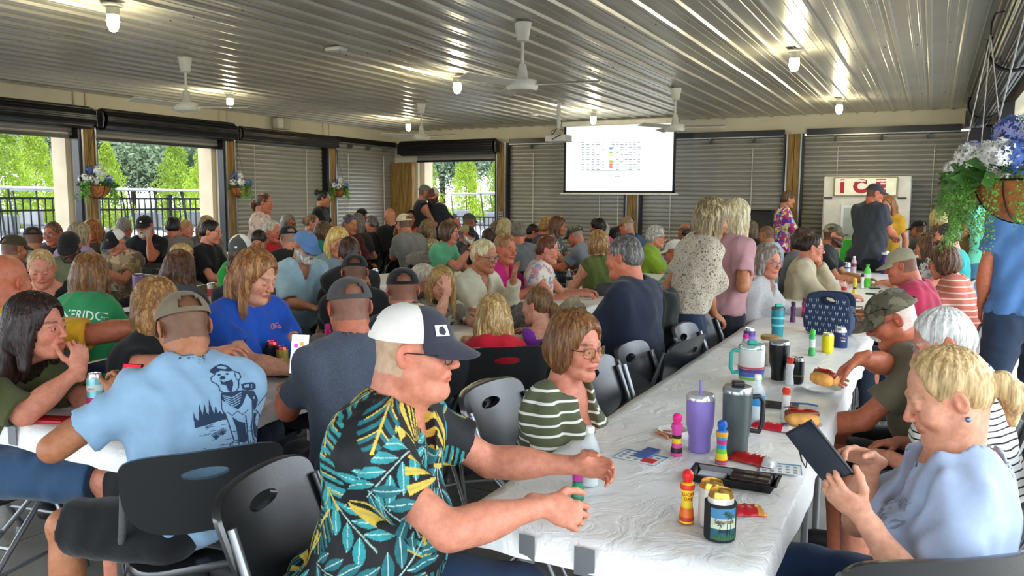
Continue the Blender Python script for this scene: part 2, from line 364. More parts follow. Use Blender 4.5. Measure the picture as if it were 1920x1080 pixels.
def halfopen(n, axis_, a, b, pos, z0, z1=2.66):
    P = []; z = z0+.03
    while z < z1: P += [(z, 0), (z+.015, .014), (z+.055, .014), (z+.07, 0)]; z += .076
    k = len(P); V = []
    for e in (a, b):
        for z, d in P: V.append((e, pos-d, z) if axis_ == 'x' else (pos+d, e, z))
    o = struct(put('door_%d' % n, fastmesh('s', V, np.array([(i, i+1, i+1+k, i+k) for i in range(k-1)])), SLAT)); mb = MB()
    if axis_ == 'y': mb.box((pos-.03, a, z0), (pos+.03, b, z0+.04))
    else: mb.box((a, pos-.03, z0), (b, pos+.03, z0+.04))
    mb.put('bottom_bar', BLK, o)
halfopen(6, 'y', 4.55, 6.78, XL, 2.36); halfopen(7, 'y', 7.02, 9.22, XL, 2.36); halfopen(8, 'x', -9.6, -7.64, YB, 2.34)
for k, (a, b) in enumerate(((-.35, 1.85), (2.1, 4.32))): halfopen(9+k, 'y', a, b, XL, 2.36)
# right side: black posts between open doorways, brackets under the long coil
for y, z1 in ((.1, 2.75), (13.55, 2.75), (10.6, 2.75)):
    mb = MB(); mb.box((XR-.14, y, 0), (XR-.004, y+.12, z1-.04)); tag(mb.put('black_post', BLK), {.1: 'black steel post beside the nearest right doorway', 13.55: 'black steel post in the far right corner', 10.6: 'black steel post along right wall near the cartons'}[y], 'post')
for y, lb in ((7.6, 'nearer'), (11.8, 'farther')):
    mb = MB(); P = [(.50+.19*cos(t), y, 2.83+.19*sin(t)) for t in np.linspace(pi*.85, pi*1.75, 14)]; mb.tube(P, .016, 6)
    o = tag(mb.put('cable_loop', plain('#0d0d0e', .6), smooth=True), 'black cable loop hung under the right coil, %s one' % lb, 'cable')
mb = MB(); mb.box((.40, 12.9, 0), (.72, 13.5, 2.62)); tag(mb.put('dark_post', plain('#121213', .6)), 'thick black post in the corner right of the freezer shutter', 'cabinet')  # plain block added as the dark post of this corner, not furniture
# ---------------------------------------------------------------- fixtures under the ceiling
def lamp(x, y, label):
    r = thing('ceiling_lamp', label, 'ceiling lamp', (x, y, HC-.03), 0, 'caged ceiling lamps')
    mb = MB(); mb.lathe([(.0, .0), (.075, 0), (.075, -.012), (.045, -.02), (.045, -.075), (.0, -.075)], 20); mb.put('base', plain('#a9a8a2', .4, .5), r, smooth=True)
    mb = MB(); mb.lathe([(.0, -.076), (.040, -.078), (.041, -.13), (.036, -.16), (.02, -.178), (0, -.182)], 20); g = mb.put('globe', plain('#fff0b8', .3, emit=60), r, smooth=True)
    li = bpy.data.lights.new('lamp_light', 'POINT'); li.energy = 10; li.color = (1, .88, .6); li.shadow_soft_size = .05; lo_ = bpy.data.objects.new('lamp_light', li); C.objects.link(lo_); lo_.parent = r; lo_.location = (0, 0, -.21)
    mb = MB()
    for k in range(4): a = k*pi/2+.4; mb.tube([(.045*cos(a), .045*sin(a), -.07), (.048*cos(a), .048*sin(a), -.14), (.03*cos(a), .03*sin(a), -.185), (0, 0, -.192)], .0022, 5)
    mb.tube([(.048*cos(a), .048*sin(a), -.115) for a in np.linspace(0, 2*pi, 17)], .002, 5, cap=False); mb.put('cage', plain('#b5b4ae', .4, .6), r)
    return r
lamp(-1.21, 7.83, 'largest caged lamp, glowing above the right long table'); lamp(-1.22, 11.87, 'caged lamp glowing above the ice freezer end')
lamp(-4.83, 11.87, 'caged lamp glowing just above the projection screen'); lamp(-4.84, 7.82, 'caged lamp glowing left of the big centre fan')
lamp(-8.33, 7.75, 'caged lamp glowing beside the leftmost fan'); lamp(-8.3, 11.77, 'caged lamp glowing beside the farthest left fan'); lamp(-5.3, 3.87, 'nearest caged lamp at the top left edge')
def fan(x, y, label, rot):
    r = thing('ceiling_fan', label, 'ceiling fan', (x, y, HC-.02), 0, 'white ceiling fans'); w = plain('#d9d5c4', .4)
    mb = MB(); mb.lathe([(0, .0), (.07, 0), (.068, -.01), (.045, -.14), (.02, -.15), (0, -.15)], 20); mb.put('canopy', w, r, smooth=True)
    mb = MB(); mb.tube([(0, 0, -.14), (0, 0, -.36)], .013, 10); mb.put('rod', w, r, smooth=True)
    mb = MB(); mb.lathe([(0, -.32), (.03, -.322), (.045, -.43), (.05, -.44), (.115, -.445), (.125, -.46), (.125, -.505), (.11, -.525), (0, -.53)], 28); mb.put('motor', w, r, smooth=True)
    for k in range(3):
        a = rot+k*2*pi/3; b = MB(); c, s = cos(a), sin(a); P = []
        for u in np.linspace(.11, .62, 7):
            wd = .045+.02*(u-.1)
            for v in (-1, 1): P.append((c*u-s*v*wd, s*u+c*v*wd, -.47+v*.016))
        P2 = [(x_, y_, z_-.006) for x_, y_, z_ in P]; n_ = len(P); F = [(2*i, 2*i+1, 2*i+3, 2*i+2) for i in range(6)]; F += [tuple(q+n_ for q in f[::-1]) for f in F]
        F += [(2*i, 2*i+2, 2*i+2+n_, 2*i+n_) for i in range(6)]+[(2*i+1, 2*i+1+n_, 2*i+3+n_, 2*i+3) for i in range(6)]+[(0, 1, 1+n_, n_)[::-1], (12, 13, 13+n_, 12+n_)]
        b.add(P+P2, F); b.put('blade', w, r)
    return r
fan(-6.69, 5.66, 'leftmost white three-blade fan, nearest the left doorways', .5); fan(-2.95, 5.75, 'largest white fan at top centre of the ceiling', .2)
fan(-6.75, 9.9, 'smallest white fan near the far corner lamp', -.12); fan(-2.93, 9.91, 'white fan beside the right edge of the screen', .1)
sd = thing('smoke_detector', 'flat white detector on ceiling between two fans', 'smoke detector', (-4.97, 5.91, HC-.02)); mb = MB(); mb.box((-.09, -.06, -.035), (.09, .06, 0)); mb.put('housing', plain('#d8d6cd', .5), sd, bevel=.012); mb = MB(); mb.tube([(-.05, 0, -.036), (0, .02, -.05), (.05, 0, -.036)], .004, 6); mb.put('bracket', STEEL, sd)
sd = thing('ceiling_speaker_cover', 'round white cover on ceiling left of the projector', 'cover', (-5.9, 11.9, HC-.02)); mb = MB(); mb.lathe([(0, 0), (.09, 0), (.08, -.03), (0, -.035)], 20); mb.put('dome', plain('#dcd9cf', .5), sd, smooth=True)
# projector on its pole
px_ = onz(1048, 190, HC); pj = thing('projector', 'white projector on ceiling pole left of the screen', 'projector', (px_[0], px_[1], HC))
mb = MB(); mb.box((-.06, -.06, -.02), (.06, .06, 0)); mb.tube([(0, 0, -.02), (0, 0, -.40)], .028, 14); mb.put('pole', plain('#d8d6cf', .4), pj, smooth=True)
mb = MB(); mb.box((-.16, -.13, -.58), (.16, .13, -.48)); hsn = mb.put('housing', plain('#d6d4ce', .4), pj, bevel=.015)
mb = MB(); mb.tube([(.09, .13, -.53), (.09, .155, -.53)], .035, 16); mb.put('lens', plain('#15181c', .1), pj)
mb = MB(); mb.tube([(-.12, 0, -.50), (-.10, -.03, -.42), (0, -.02, -.38), (.1, .0, -.43), (.12, .02, -.5)], .005, 6); mb.tube([(-.02, -.03, -.40), (-.07, -.10, -.5), (-.03, -.14, -.55), (.04, -.14, -.51), (.1, -.14, -.49)], .006, 6); mb.put('cable', plain('#1b1b1c', .6), pj)
# screen
YS = 13.2
a, b_, c_, d_ = ony(1060, 236, YS), ony(1265, 232, YS), ony(1264, 361, YS), ony(1059, 362, YS)
x0, x1, z1, z0 = (a[0]+d_[0])/2, (b_[0]+c_[0])/2, (a[2]+b_[2])/2, (c_[2]+d_[2])/2
scn = thing('projection_screen', 'large lit white projection screen showing a faint table', 'projection screen', ((x0+x1)/2, YS, z0)); w2, h2 = (x1-x0)/2, z1-z0
def m_screen():
    m, n, l, b = nt('screen_glow'); b.inputs['Base Color'].default_value = (.9, .92, .95, 1); b.inputs['Emission Color'].default_value = (.88, .95, 1, 1); b.inputs['Emission Strength'].default_value = .36; b.inputs['Roughness'].default_value = .9; return m
mb = MB(); mb.box((-w2+.02, -.004, .03), (w2-.02, 0, h2-.005)); mb.put('lit_sheet', m_screen(), scn)
mb = MB(); mb.box((-w2-.02, -.01, .0), (-w2+.02, .008, h2)); mb.box((w2-.02, -.01, 0), (w2+.02, .008, h2)); mb.box((-w2-.02, -.01, 0), (w2+.02, .008, .035)); mb.put('black_border', plain('#0c0c0d', .7), scn)
mb = MB(); mb.box((-w2-.08, -.02, -.03), (w2+.08, .02, -.005)); mb.put('bottom_rail', plain('#e2e0d8', .4), scn)
mb = MB(); mb.box((-w2-.06, -.05, h2-.005), (w2+.06, .05, h2+.09)); mb.put('roller_case', plain('#dad7cd', .5), scn, bevel=.02)
pt = MB(); gr = rng
em = lambda c: plain(c, .9, emit=.35, var=0)
cols = ['#4f6577', '#5b76d8', '#7fbf6a', '#d8d46a', '#e0a060', '#d86a6a']
def spx(px, py): p = ony(px, py, YS); return p[0]-(x0+x1)/2, p[2]-z0
for r_ in range(12):
    yy = 267+r_*4.6
    for cx in list(np.arange(1093, 1140, 9.5))+list(np.arange(1150, 1206, 8)):
        if rng.random() < (.8 if r_ < 2 or cx < 1120 else .55):
            u, v = spx(cx, yy); wd = rng.uniform(.012, .034); pt.box((u-wd, -.0062, v-.0055), (u+wd, -.0045, v+.0055), 0)
for q, (yy, ci) in enumerate(((278, 1), (286, 2), (291, 3), (302, 2), (305, 4), (309, 5), (313, 5))):
    u, v = spx(1145.5, yy); pt.box((u-.03, -.0065, v-.017), (u+.03, -.0048, v+.017), ci)
u, v = spx(1158, 331); pt.box((u-.05, -.0062, v-.005), (u+.05, -.0045, v+.005), 0)
u0, v0 = spx(1092, 321); u1, v1 = spx(1203, 321); pt.box((u0, -.006, v0-.003), (u1, -.0045, v0+.003), 0)
pt.put('table_print', [em(c) for c in cols], scn)
mb = MB(); mb.tube([(w2*.02, -.01, -.03), (w2*.02, -.01, -.75)], .005, 6); mb.sphere((w2*.02, -.01, -.77), .02, 8); mb.put('pull_cord', plain('#e0ded6', .7), scn)
# wall speaker
sp_ = onx(530, 232, XL+.1); sk_ = thing('wall_speaker', 'beige wall speaker above the left shutters', 'speaker', (XL, sp_[1]-.03, sp_[2])); mb = MB()
mb.box((.03, -.16, -.10), (.17, .17, .10)); mb.put('cabinet', plain('#cfcbbb', .5), sk_, bevel=.035); mb = MB(); mb.box((.165, -.02, -.085), (.178, .15, .085)); mb.put('grille', plain('#aeaa9a', .6, bmp=.6, bs=300), sk_); mb = MB(); mb.box((0, -.03, -.04), (.05, .03, .04)); mb.put('mount', plain('#b8b4a5', .5), sk_)
# ---------------------------------------------------------------- outdoors
gd = MB(); gd.box((-90, -30, -.12), (60, 110, -.07)); struct(gd.put('ground', plain('#4c4d50', .9, 0, .12, .4, .3, 8)))
ap = MB(); ap.box((XR+.3, Y0, -.065), (XR+7, YB+3, -.005)); struct(ap.put('trim_10', plain('#b9b8b2', .8, 0, .08, 1.2, .2, 30)))
pr2 = MB(); pr2.box((XR+.2, Y0-3, 2.95), (XR+1.3, YB+1, 3.08)); struct(pr2.put('trim_11', WALL))  # unseen overhang, added to keep the sun out of the right doorways
# fence
def fence(label, p0, p1, n_panel, h=1.58):
    p0 = v3_(p0); p1 = v3_(p1); d = p1-p0; L = np.linalg.norm(d); r = thing('metal_fence', label, 'fence', tuple(p0), atan2(d[1], d[0])); f = plain('#101112', .4, .3)
    for k in range(n_panel+1):
        mb = MB(); x = L*k/n_panel; mb.box((x-.035, -.035, -.07), (x+.035, .035, h+.04)); mb.box((x-.042, -.042, h+.04), (x+.042, .042, h+.06)); mb.put('post', f, r)
    for k in range(n_panel):
        a, b = L*k/n_panel, L*(k+1)/n_panel; mb = MB()
        for z in (h-.02, h-.22, .12): mb.box((a, -.014, z-.018), (b, .014, z+.018))
        for x in np.arange(a+.12, b-.05, .125): mb.box((x-.009, -.009, .05), (x+.009, .009, h-.02))
        mb.put('panel', f, r)
def v3_(p): return np.array(p, float)
fence('black metal picket fence outside the left doorways', (-13.2, 2.0, 0), (-13.2, 15.0, 0), 6)
fence('black metal picket fence outside the back doorway', (-13.2, 17.5, 0), (-4.0, 17.5, 0), 4, 1.15)
# golf carts
def cart(x, y, rz, label, body='#c4c8cc', seat='#6a6c6e', accent=None):
    r = thing('golf_cart', label, 'golf cart', (x, y, -.07), rz, 'golf carts parked outside'); bm_ = plain(body, .25, coat=.5); fr = plain('#22252a', .4)
    mb = MB(); sec = [(-1.15, .32, .62), (-.9, .30, .80), (-.45, .28, .78), (-.25, .28, .42), (.35, .28, .42), (.5, .28, .80), (.85, .3, .86), (1.12, .36, .62)]
    mb.loft([[(a, s*w_, z) for s, w_, z in ((-1, .55, lo), (1, .55, lo), (1, .58, (lo+hi)/2), (1, .50, hi), (-1, .50, hi), (-1, .58, (lo+hi)/2))] for a, lo, hi in sec]); mb.put('body', bm_, r, bevel=.04)
    mb = MB(); mb.loft([[(a, s*.66, z) for s, z in ((-1, 1.80), (1, 1.80), (1, 1.86), (-1, 1.86))] for a in (-1.05, .75)]); mb.put('roof', bm_, r, bevel=.05)
    for a, t in ((-.85, -.95), (.62, .5)):
        for s in (-1, 1): mb = MB(); mb.tube([(a, s*.5, .75), (t, s*.58, 1.82)], .02, 8); mb.put('roof_strut', fr, r)
    mb = MB(); mb.box((-.75, -.52, .78), (-.25, .52, .92)); mb.put('seat', plain(seat, .5), r, bevel=.04); mb = MB(); mb.box((-.86, -.52, .9), (-.74, .52, 1.28)); mb.put('backrest', plain(seat, .5), r, bevel=.04)
    mb = MB(); mb.tube([(.55, .28, .85), (.30, .28, 1.05)], .02, 8); mb.tube([(.30+.05*sin(t), .28+.15*cos(t), 1.05+.13*sin(t)) for t in np.linspace(0, 2*pi, 17)], .014, 6, cap=False); mb.put('steering_wheel', fr, r)
    for a in (-.78, .8):
        for s in (-1, 1): mb = MB(); mb.tube([(a, s*.44, .24), (a, s*.60, .24)], .23, 20); w_ = mb.put('wheel', plain('#151515', .8), r); mb = MB(); mb.tube([(a, s*.6, .24), (a, s*.61, .24)], .12, 14); mb.put('hub', plain('#c9ccd0', .3, .5), w_)
    if accent: mb = MB(); mb.box((-1.12, -.53, .45), (-.5, .53, .74)); mb.put('accent_panel', plain(accent, .3), r, bevel=.02)
    return r
cn = ['white golf cart with turquoise panel, leftmost behind the fence', 'white golf cart with dark struts behind left doorway', 'white golf cart behind the hanging basket on the left', 'white golf cart in the middle of the second doorway', 'white golf cart with turquoise panel right of the fence post', 'white golf cart at the right of second doorway', 'white golf cart at the far back of second doorway', 'white golf cart nearest outside the back doorway', 'white golf cart at the right edge of the back doorway', 'white golf cart behind two men in back doorway']
for (x, y, rz, ac), lb in zip([(-16.4, 6.6, 1.35, '#4fc3cf'), (-16.8, 8.7, 1.45, None), (-17, 10.6, 1.4, '#4fc3cf'), (-17.2, 12.4, 1.5, None), (-17.3, 14.2, 1.45, '#4fc3cf'), (-17.5, 16, 1.5, None), (-21, 13.5, 1.5, None), (-10.6, 20.5, .1, None), (-8.6, 22.5, .2, None), (-13.5, 23.5, .1, None)], cn): cart(x, y, rz, lb, accent=ac)
# trees
def leafmat(c):
    m, n, l, b = nt('leaf_%s' % c); oi = n.new('ShaderNodeTexCoord'); l.new(ramp(n, l, noise(n, l, oi.outputs['Object'], 1.8, 3).outputs[0], [(.3, sh(c, .7)), (.55, c), (.75, sh(c, 1.25))]), b.inputs['Base Color']); b.inputs['Roughness'].default_value = .7
    tr_ = n.new('ShaderNodeBsdfTranslucent'); tr_.inputs[0].default_value = (*srgb(sh(c, 1.2)), 1); mx = n.new('ShaderNodeMixShader'); mx.inputs[0].default_value = .35
    l.new(b.outputs[0], mx.inputs[1]); l.new(tr_.outputs[0], mx.inputs[2]); l.new(mx.outputs[0], n['Material Output'].inputs[0]); return m
def leaves(N, fn, size, r):
    P = np.array([fn(r) for _ in range(N)]); a = r.normal(size=(N, 3)); a /= np.linalg.norm(a, axis=1)[:, None]; b = np.cross(a, r.normal(size=(N, 3))); b /= np.linalg.norm(b, axis=1)[:, None]
    s = size*r.uniform(.6, 1.4, (N, 1)); V = np.stack([P-a*s, P+b*s*.5, P+a*s, P-b*s*.5], 1).reshape(-1, 3); return V, np.arange(4*N).reshape(-1, 4)
def tree_mesh(kind, N, size, seed):
    r = np.random.default_rng(seed)
    if kind == 'cone':
        def fn(r):
            h = r.random()**1.5; t = r.uniform(0, 2*pi); lob = 1+.22*sin(t*3+h*14)+.15*sin(h*40+t*2); q = (1-h)**.75*.36*lob*(r.random()**.4)+.01; return (q*cos(t), q*sin(t), .12+.88*h)
    else:
        cl = [(r.uniform(-.32, .32), r.uniform(-.32, .32), r.uniform(.35, .88), r.uniform(.12, .22)) for _ in range(22)]
        def fn(r):
            c = cl[r.integers(len(cl))]; d = nrm_(r.normal(size=3))*c[3]*r.random()**.35; return (c[0]+d[0], c[1]+d[1], c[2]+d[2]*.8)
    V, F = leaves(N, fn, size, r); return fastmesh('crown', V, F, smooth=False)
def nrm_(v): return v/np.linalg.norm(v)
def trunk_mesh(r=.02, h=.6):
    mb = MB(); mb.tube([(0, 0, 0), (.005, 0, h*.5), (0, .005, h)], [r, r*.7, r*.3], 8); return mb.mesh('trunk')
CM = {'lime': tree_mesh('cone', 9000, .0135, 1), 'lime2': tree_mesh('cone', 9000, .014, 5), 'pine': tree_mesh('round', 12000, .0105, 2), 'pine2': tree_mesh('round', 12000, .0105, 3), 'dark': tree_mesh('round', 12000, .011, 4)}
LM = {'lime': leafmat('#8ba02c'), 'lime2': leafmat('#7f962c'), 'pine': leafmat('#8a9c7c'), 'pine2': leafmat('#96a886'), 'dark': leafmat('#758a74')}  # pine and dark leaves paled to grey-green: distance haze put into the colour
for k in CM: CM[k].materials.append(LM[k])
TK = trunk_mesh(); TK.materials.append(plain('#5d4a3a', .9))
def tree(x, y, h, kind, label, group, z=-.07, wx=1.0):
    r = thing('tree', label, 'tree', (x, y, z), rng.uniform(0, 6), group); r.scale = (h*wx, h*wx, h); put('crown', CM[kind], None, r); put('trunk', TK, None, r)
def polar(px, d): v = ray(px, 385); v = v/sqrt(v[0]**2+v[1]**2); return v[0]*d, v[1]*d
for px, d, h, k, lb in [(12, 30, 4.3, 'lime2', 'yellow-green young tree at the far left edge'), (70, 33, 4.5, 'lime', 'tall yellow-green conical tree in the leftmost doorway'), (205, 31, 3.6, 'lime', 'yellow-green tree just behind the left hanging basket'), (330, 34, 4.2, 'lime2', 'yellow-green conical tree right of centre in second doorway'), (385, 30, 3.7, 'lime', 'yellow-green tree at the right edge of second doorway'), (875, 40, 4.4, 'lime', 'bright yellow-green conical tree in the back doorway'), (932, 42, 4.0, 'lime2', 'yellow-green tree at the right edge of back doorway'), (800, 44, 4.3, 'lime2', 'yellow-green tree behind the men in back doorway'), (115, 36, 3.6, 'lime2', 'shorter yellow-green tree beside the left pier')]:
    x, y = polar(px, d); tree(x, y, h, k, lb, 'young yellow-green trees beyond the carts', wx=.68)
fw = 0
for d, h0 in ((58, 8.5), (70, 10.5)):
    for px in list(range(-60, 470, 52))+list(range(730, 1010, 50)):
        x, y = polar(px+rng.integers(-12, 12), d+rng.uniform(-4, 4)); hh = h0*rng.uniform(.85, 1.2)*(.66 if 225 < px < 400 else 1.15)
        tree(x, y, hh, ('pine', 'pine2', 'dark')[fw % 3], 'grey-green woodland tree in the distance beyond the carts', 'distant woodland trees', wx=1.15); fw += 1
for k, (px, d) in enumerate(((1990, 34), (2080, 36))):
    x, y = polar(px, d); tree(x, y, 6, 'pine2', 'green tree beyond the right doorways', 'trees outside the right side')
# ---------------------------------------------------------------- hanging flower baskets
def basket(loc, post_dir, label, R=.15, big=False, seed=0, arm=.35, sc=1.0, top=.85):
    r = np.random.default_rng(seed); rt = thing('hanging_basket', label, 'hanging basket', loc, 0, 'hanging flower baskets'); rt.scale = (sc,)*3
    mb = MB(); a = 28; prof = [(R*cos(t), -R*.95*sin(t)) for t in np.linspace(0, pi/2*.98, 9)]; mb.lathe(prof, a, 0, cap=True); mb.put('coir_liner', plain('#9a5a2c', .95, 0, .2, 30, .8, 200), rt, smooth=True)
    mb = MB(); mb.tube([(R*1.02*cos(t), R*1.02*sin(t), 0) for t in np.linspace(0, 2*pi, 25)], .005, 6, cap=False)
    for k in range(6):
        t = k*pi/3; mb.tube([(R*1.02*cos(u)*cos(t), R*1.02*cos(u)*sin(t), -R*.98*sin(u)) for u in np.linspace(0, pi/2, 8)], .0035, 5)
    mb.put('wire_frame', plain('#241a14', .5, .4), rt)
    for k in range(3):
        t = k*2*pi/3+.4; mb = MB(); P0, P1 = np.array((R*cos(t), R*sin(t), 0)), np.array((0, 0, top-.2)); n_ = 34 if big else 1
        if big:
            for i in range(n_): p = P0+(P1-P0)*(i+.5)/n_; q = (P1-P0)/n_*.62; mb.tube([p-q*.9, p+q*.9], [.0035, .0035], 5)
        mb.tube([P0, P1], .0016 if big else .003, 4); mb.put('chain', plain('#2a2826' if not big else '#8d8b86', .4, .6), rt)
    if post_dir is not None:
        mb = MB(); d = np.array(post_dir, float); mb.tube([(0, 0, top-.2), (0, 0, top-.12), tuple(d*.02+v3_((0, 0, top-.06))), tuple(d*.08+v3_((0, 0, top-.05))), tuple(d*arm+v3_((0, 0, top-.05)))], .007, 6); mb.put('bracket', plain('#121212', .4), rt)
    # blossoms: round heads of many petals
    nb = 15 if big else 9
    for k in range(nb):
        t = k/nb*2*pi+r.uniform(-.2, .2); rr = R*(1.05 if k % 3 else .45)*r.uniform(.8, 1.15); hz_ = .05+(.11 if k % 3 == 0 else .0)+r.uniform(0, .05); cen = v3_((rr*cos(t), rr*sin(t), hz_*R/.15)); q = R*r.uniform(.34, .44); c = ('#f4f2e2', '#5476c0', '#f1efdf', '#f2f0e0', '#8d8fc0')[k % 5]
        N = 130 if big else 42; n3 = r.normal(size=(N, 3)); n3 /= np.linalg.norm(n3, axis=1)[:, None]; V = []; F = []
        for i in range(N):
            n_ = n3[i]; p = cen+n_*q*r.uniform(.8, 1.08); u = np.cross(n_, (0.3, .5, 1)); u /= np.linalg.norm(u); w = np.cross(n_, u); s = q*(.26 if big else .42); b = len(V); V.append(p+n_*s*.05)
            for j in range(8): an = j*pi/4+i; k_ = s*(1 if j % 2 else .38); V.append(p+(u*cos(an)+w*sin(an))*k_+n_*s*(.22 if j % 2 else 0))
            F += [(b, b+1+j, b+1+(j+1) % 8) for j in range(8)]
        put('flower_head', fastmesh('bloom', V, F), plain(c, .7, 0, .12, 60), rt)
    def lf(N, fn, s, wd=.45):
        V = []; F = []
        for i in range(N):
            p, d = fn(r); d = nrm_(d); u = np.cross(d, r.normal(size=3)); u = nrm_(u); up = np.cross(u, d); L = s*r.uniform(.6, 1.3); b = len(V)
            V += [p, p+d*L*.5+u*L*wd*.5+up*L*.08, p+d*L, p+d*L*.5-u*L*wd*.5+up*L*.08]; F.append((b, b+1, b+2, b+3))
        return V, F
    def f1(r): t = r.uniform(0, 2*pi); return v3_((R*.9*cos(t), R*.9*sin(t), r.uniform(-.01, .05))), v3_((cos(t), sin(t), r.uniform(-.3, .5)))
    V, F = lf(70 if big else 50, f1, R*.62, .7); put('leaves', fastmesh('l', V, F), plain('#3f6b24', .5, 0, .25, 20), rt)
    vines = [(r.uniform(0, 2*pi), r.uniform(.5, 1.0), r.uniform(.0, .25)) for _ in range(26 if big else 9)]
    if big: vines = [(t if i % 3 else pi+r.uniform(-.9, .9), L*1.05, c) for i, (t, L, c) in enumerate(vines)]
    def f2(r):
        t, L, c = vines[r.integers(len(vines))]; u = r.random(); Lz = L*(.31 if big else .27); rr = R*(1.05+.3*u+c); p = v3_((rr*cos(t), rr*sin(t), .02-Lz*u*(1.0 if u > .1 else .5)))+r.normal(size=3)*(.013 if big else .015); return p, r.normal(size=3)+v3_((0, 0, -.6))
    V, F = lf(4200 if big else 900, f2, .016 if big else .03, .55); put('trailing_leaves', fastmesh('t', V, F), plain('#6a9a3c' if not big else '#5c8a32', .6, 0, .3, 14), rt)
    return rt
for px, py, y, lb, s, se in ((181, 348, 6.95, 'flower basket hanging at the post between the two open doorways', 1.15, 1), (447, 352, 9.45, 'flower basket hanging before the post left of the first shutter', .98, 2), (634, 356, 11.9, 'smallest flower basket, hanging between the two left shutters', .95, 3)):
    v = ray(px, py); k = y/v[1]; x = v[0]*k; z = v[2]*k+CZ; basket((x, y, z), (-1, 0, 0), lb, .15, False, se, max(.05, x-XL), s)
p = ray(1925, 338)*3.4+v3_((0, 0, CZ)); basket(tuple(p), (1, 0, 0), 'largest flower basket, near the top right edge', .19, True, 11, .5, 1.0, 1.25)
p = ray(1838, 340)*5.3+v3_((0, 0, CZ)); basket(tuple(p), (1, 0, 0), 'flower basket partly hidden behind the largest one', .17, True, 12, .5, .95, 1.2)
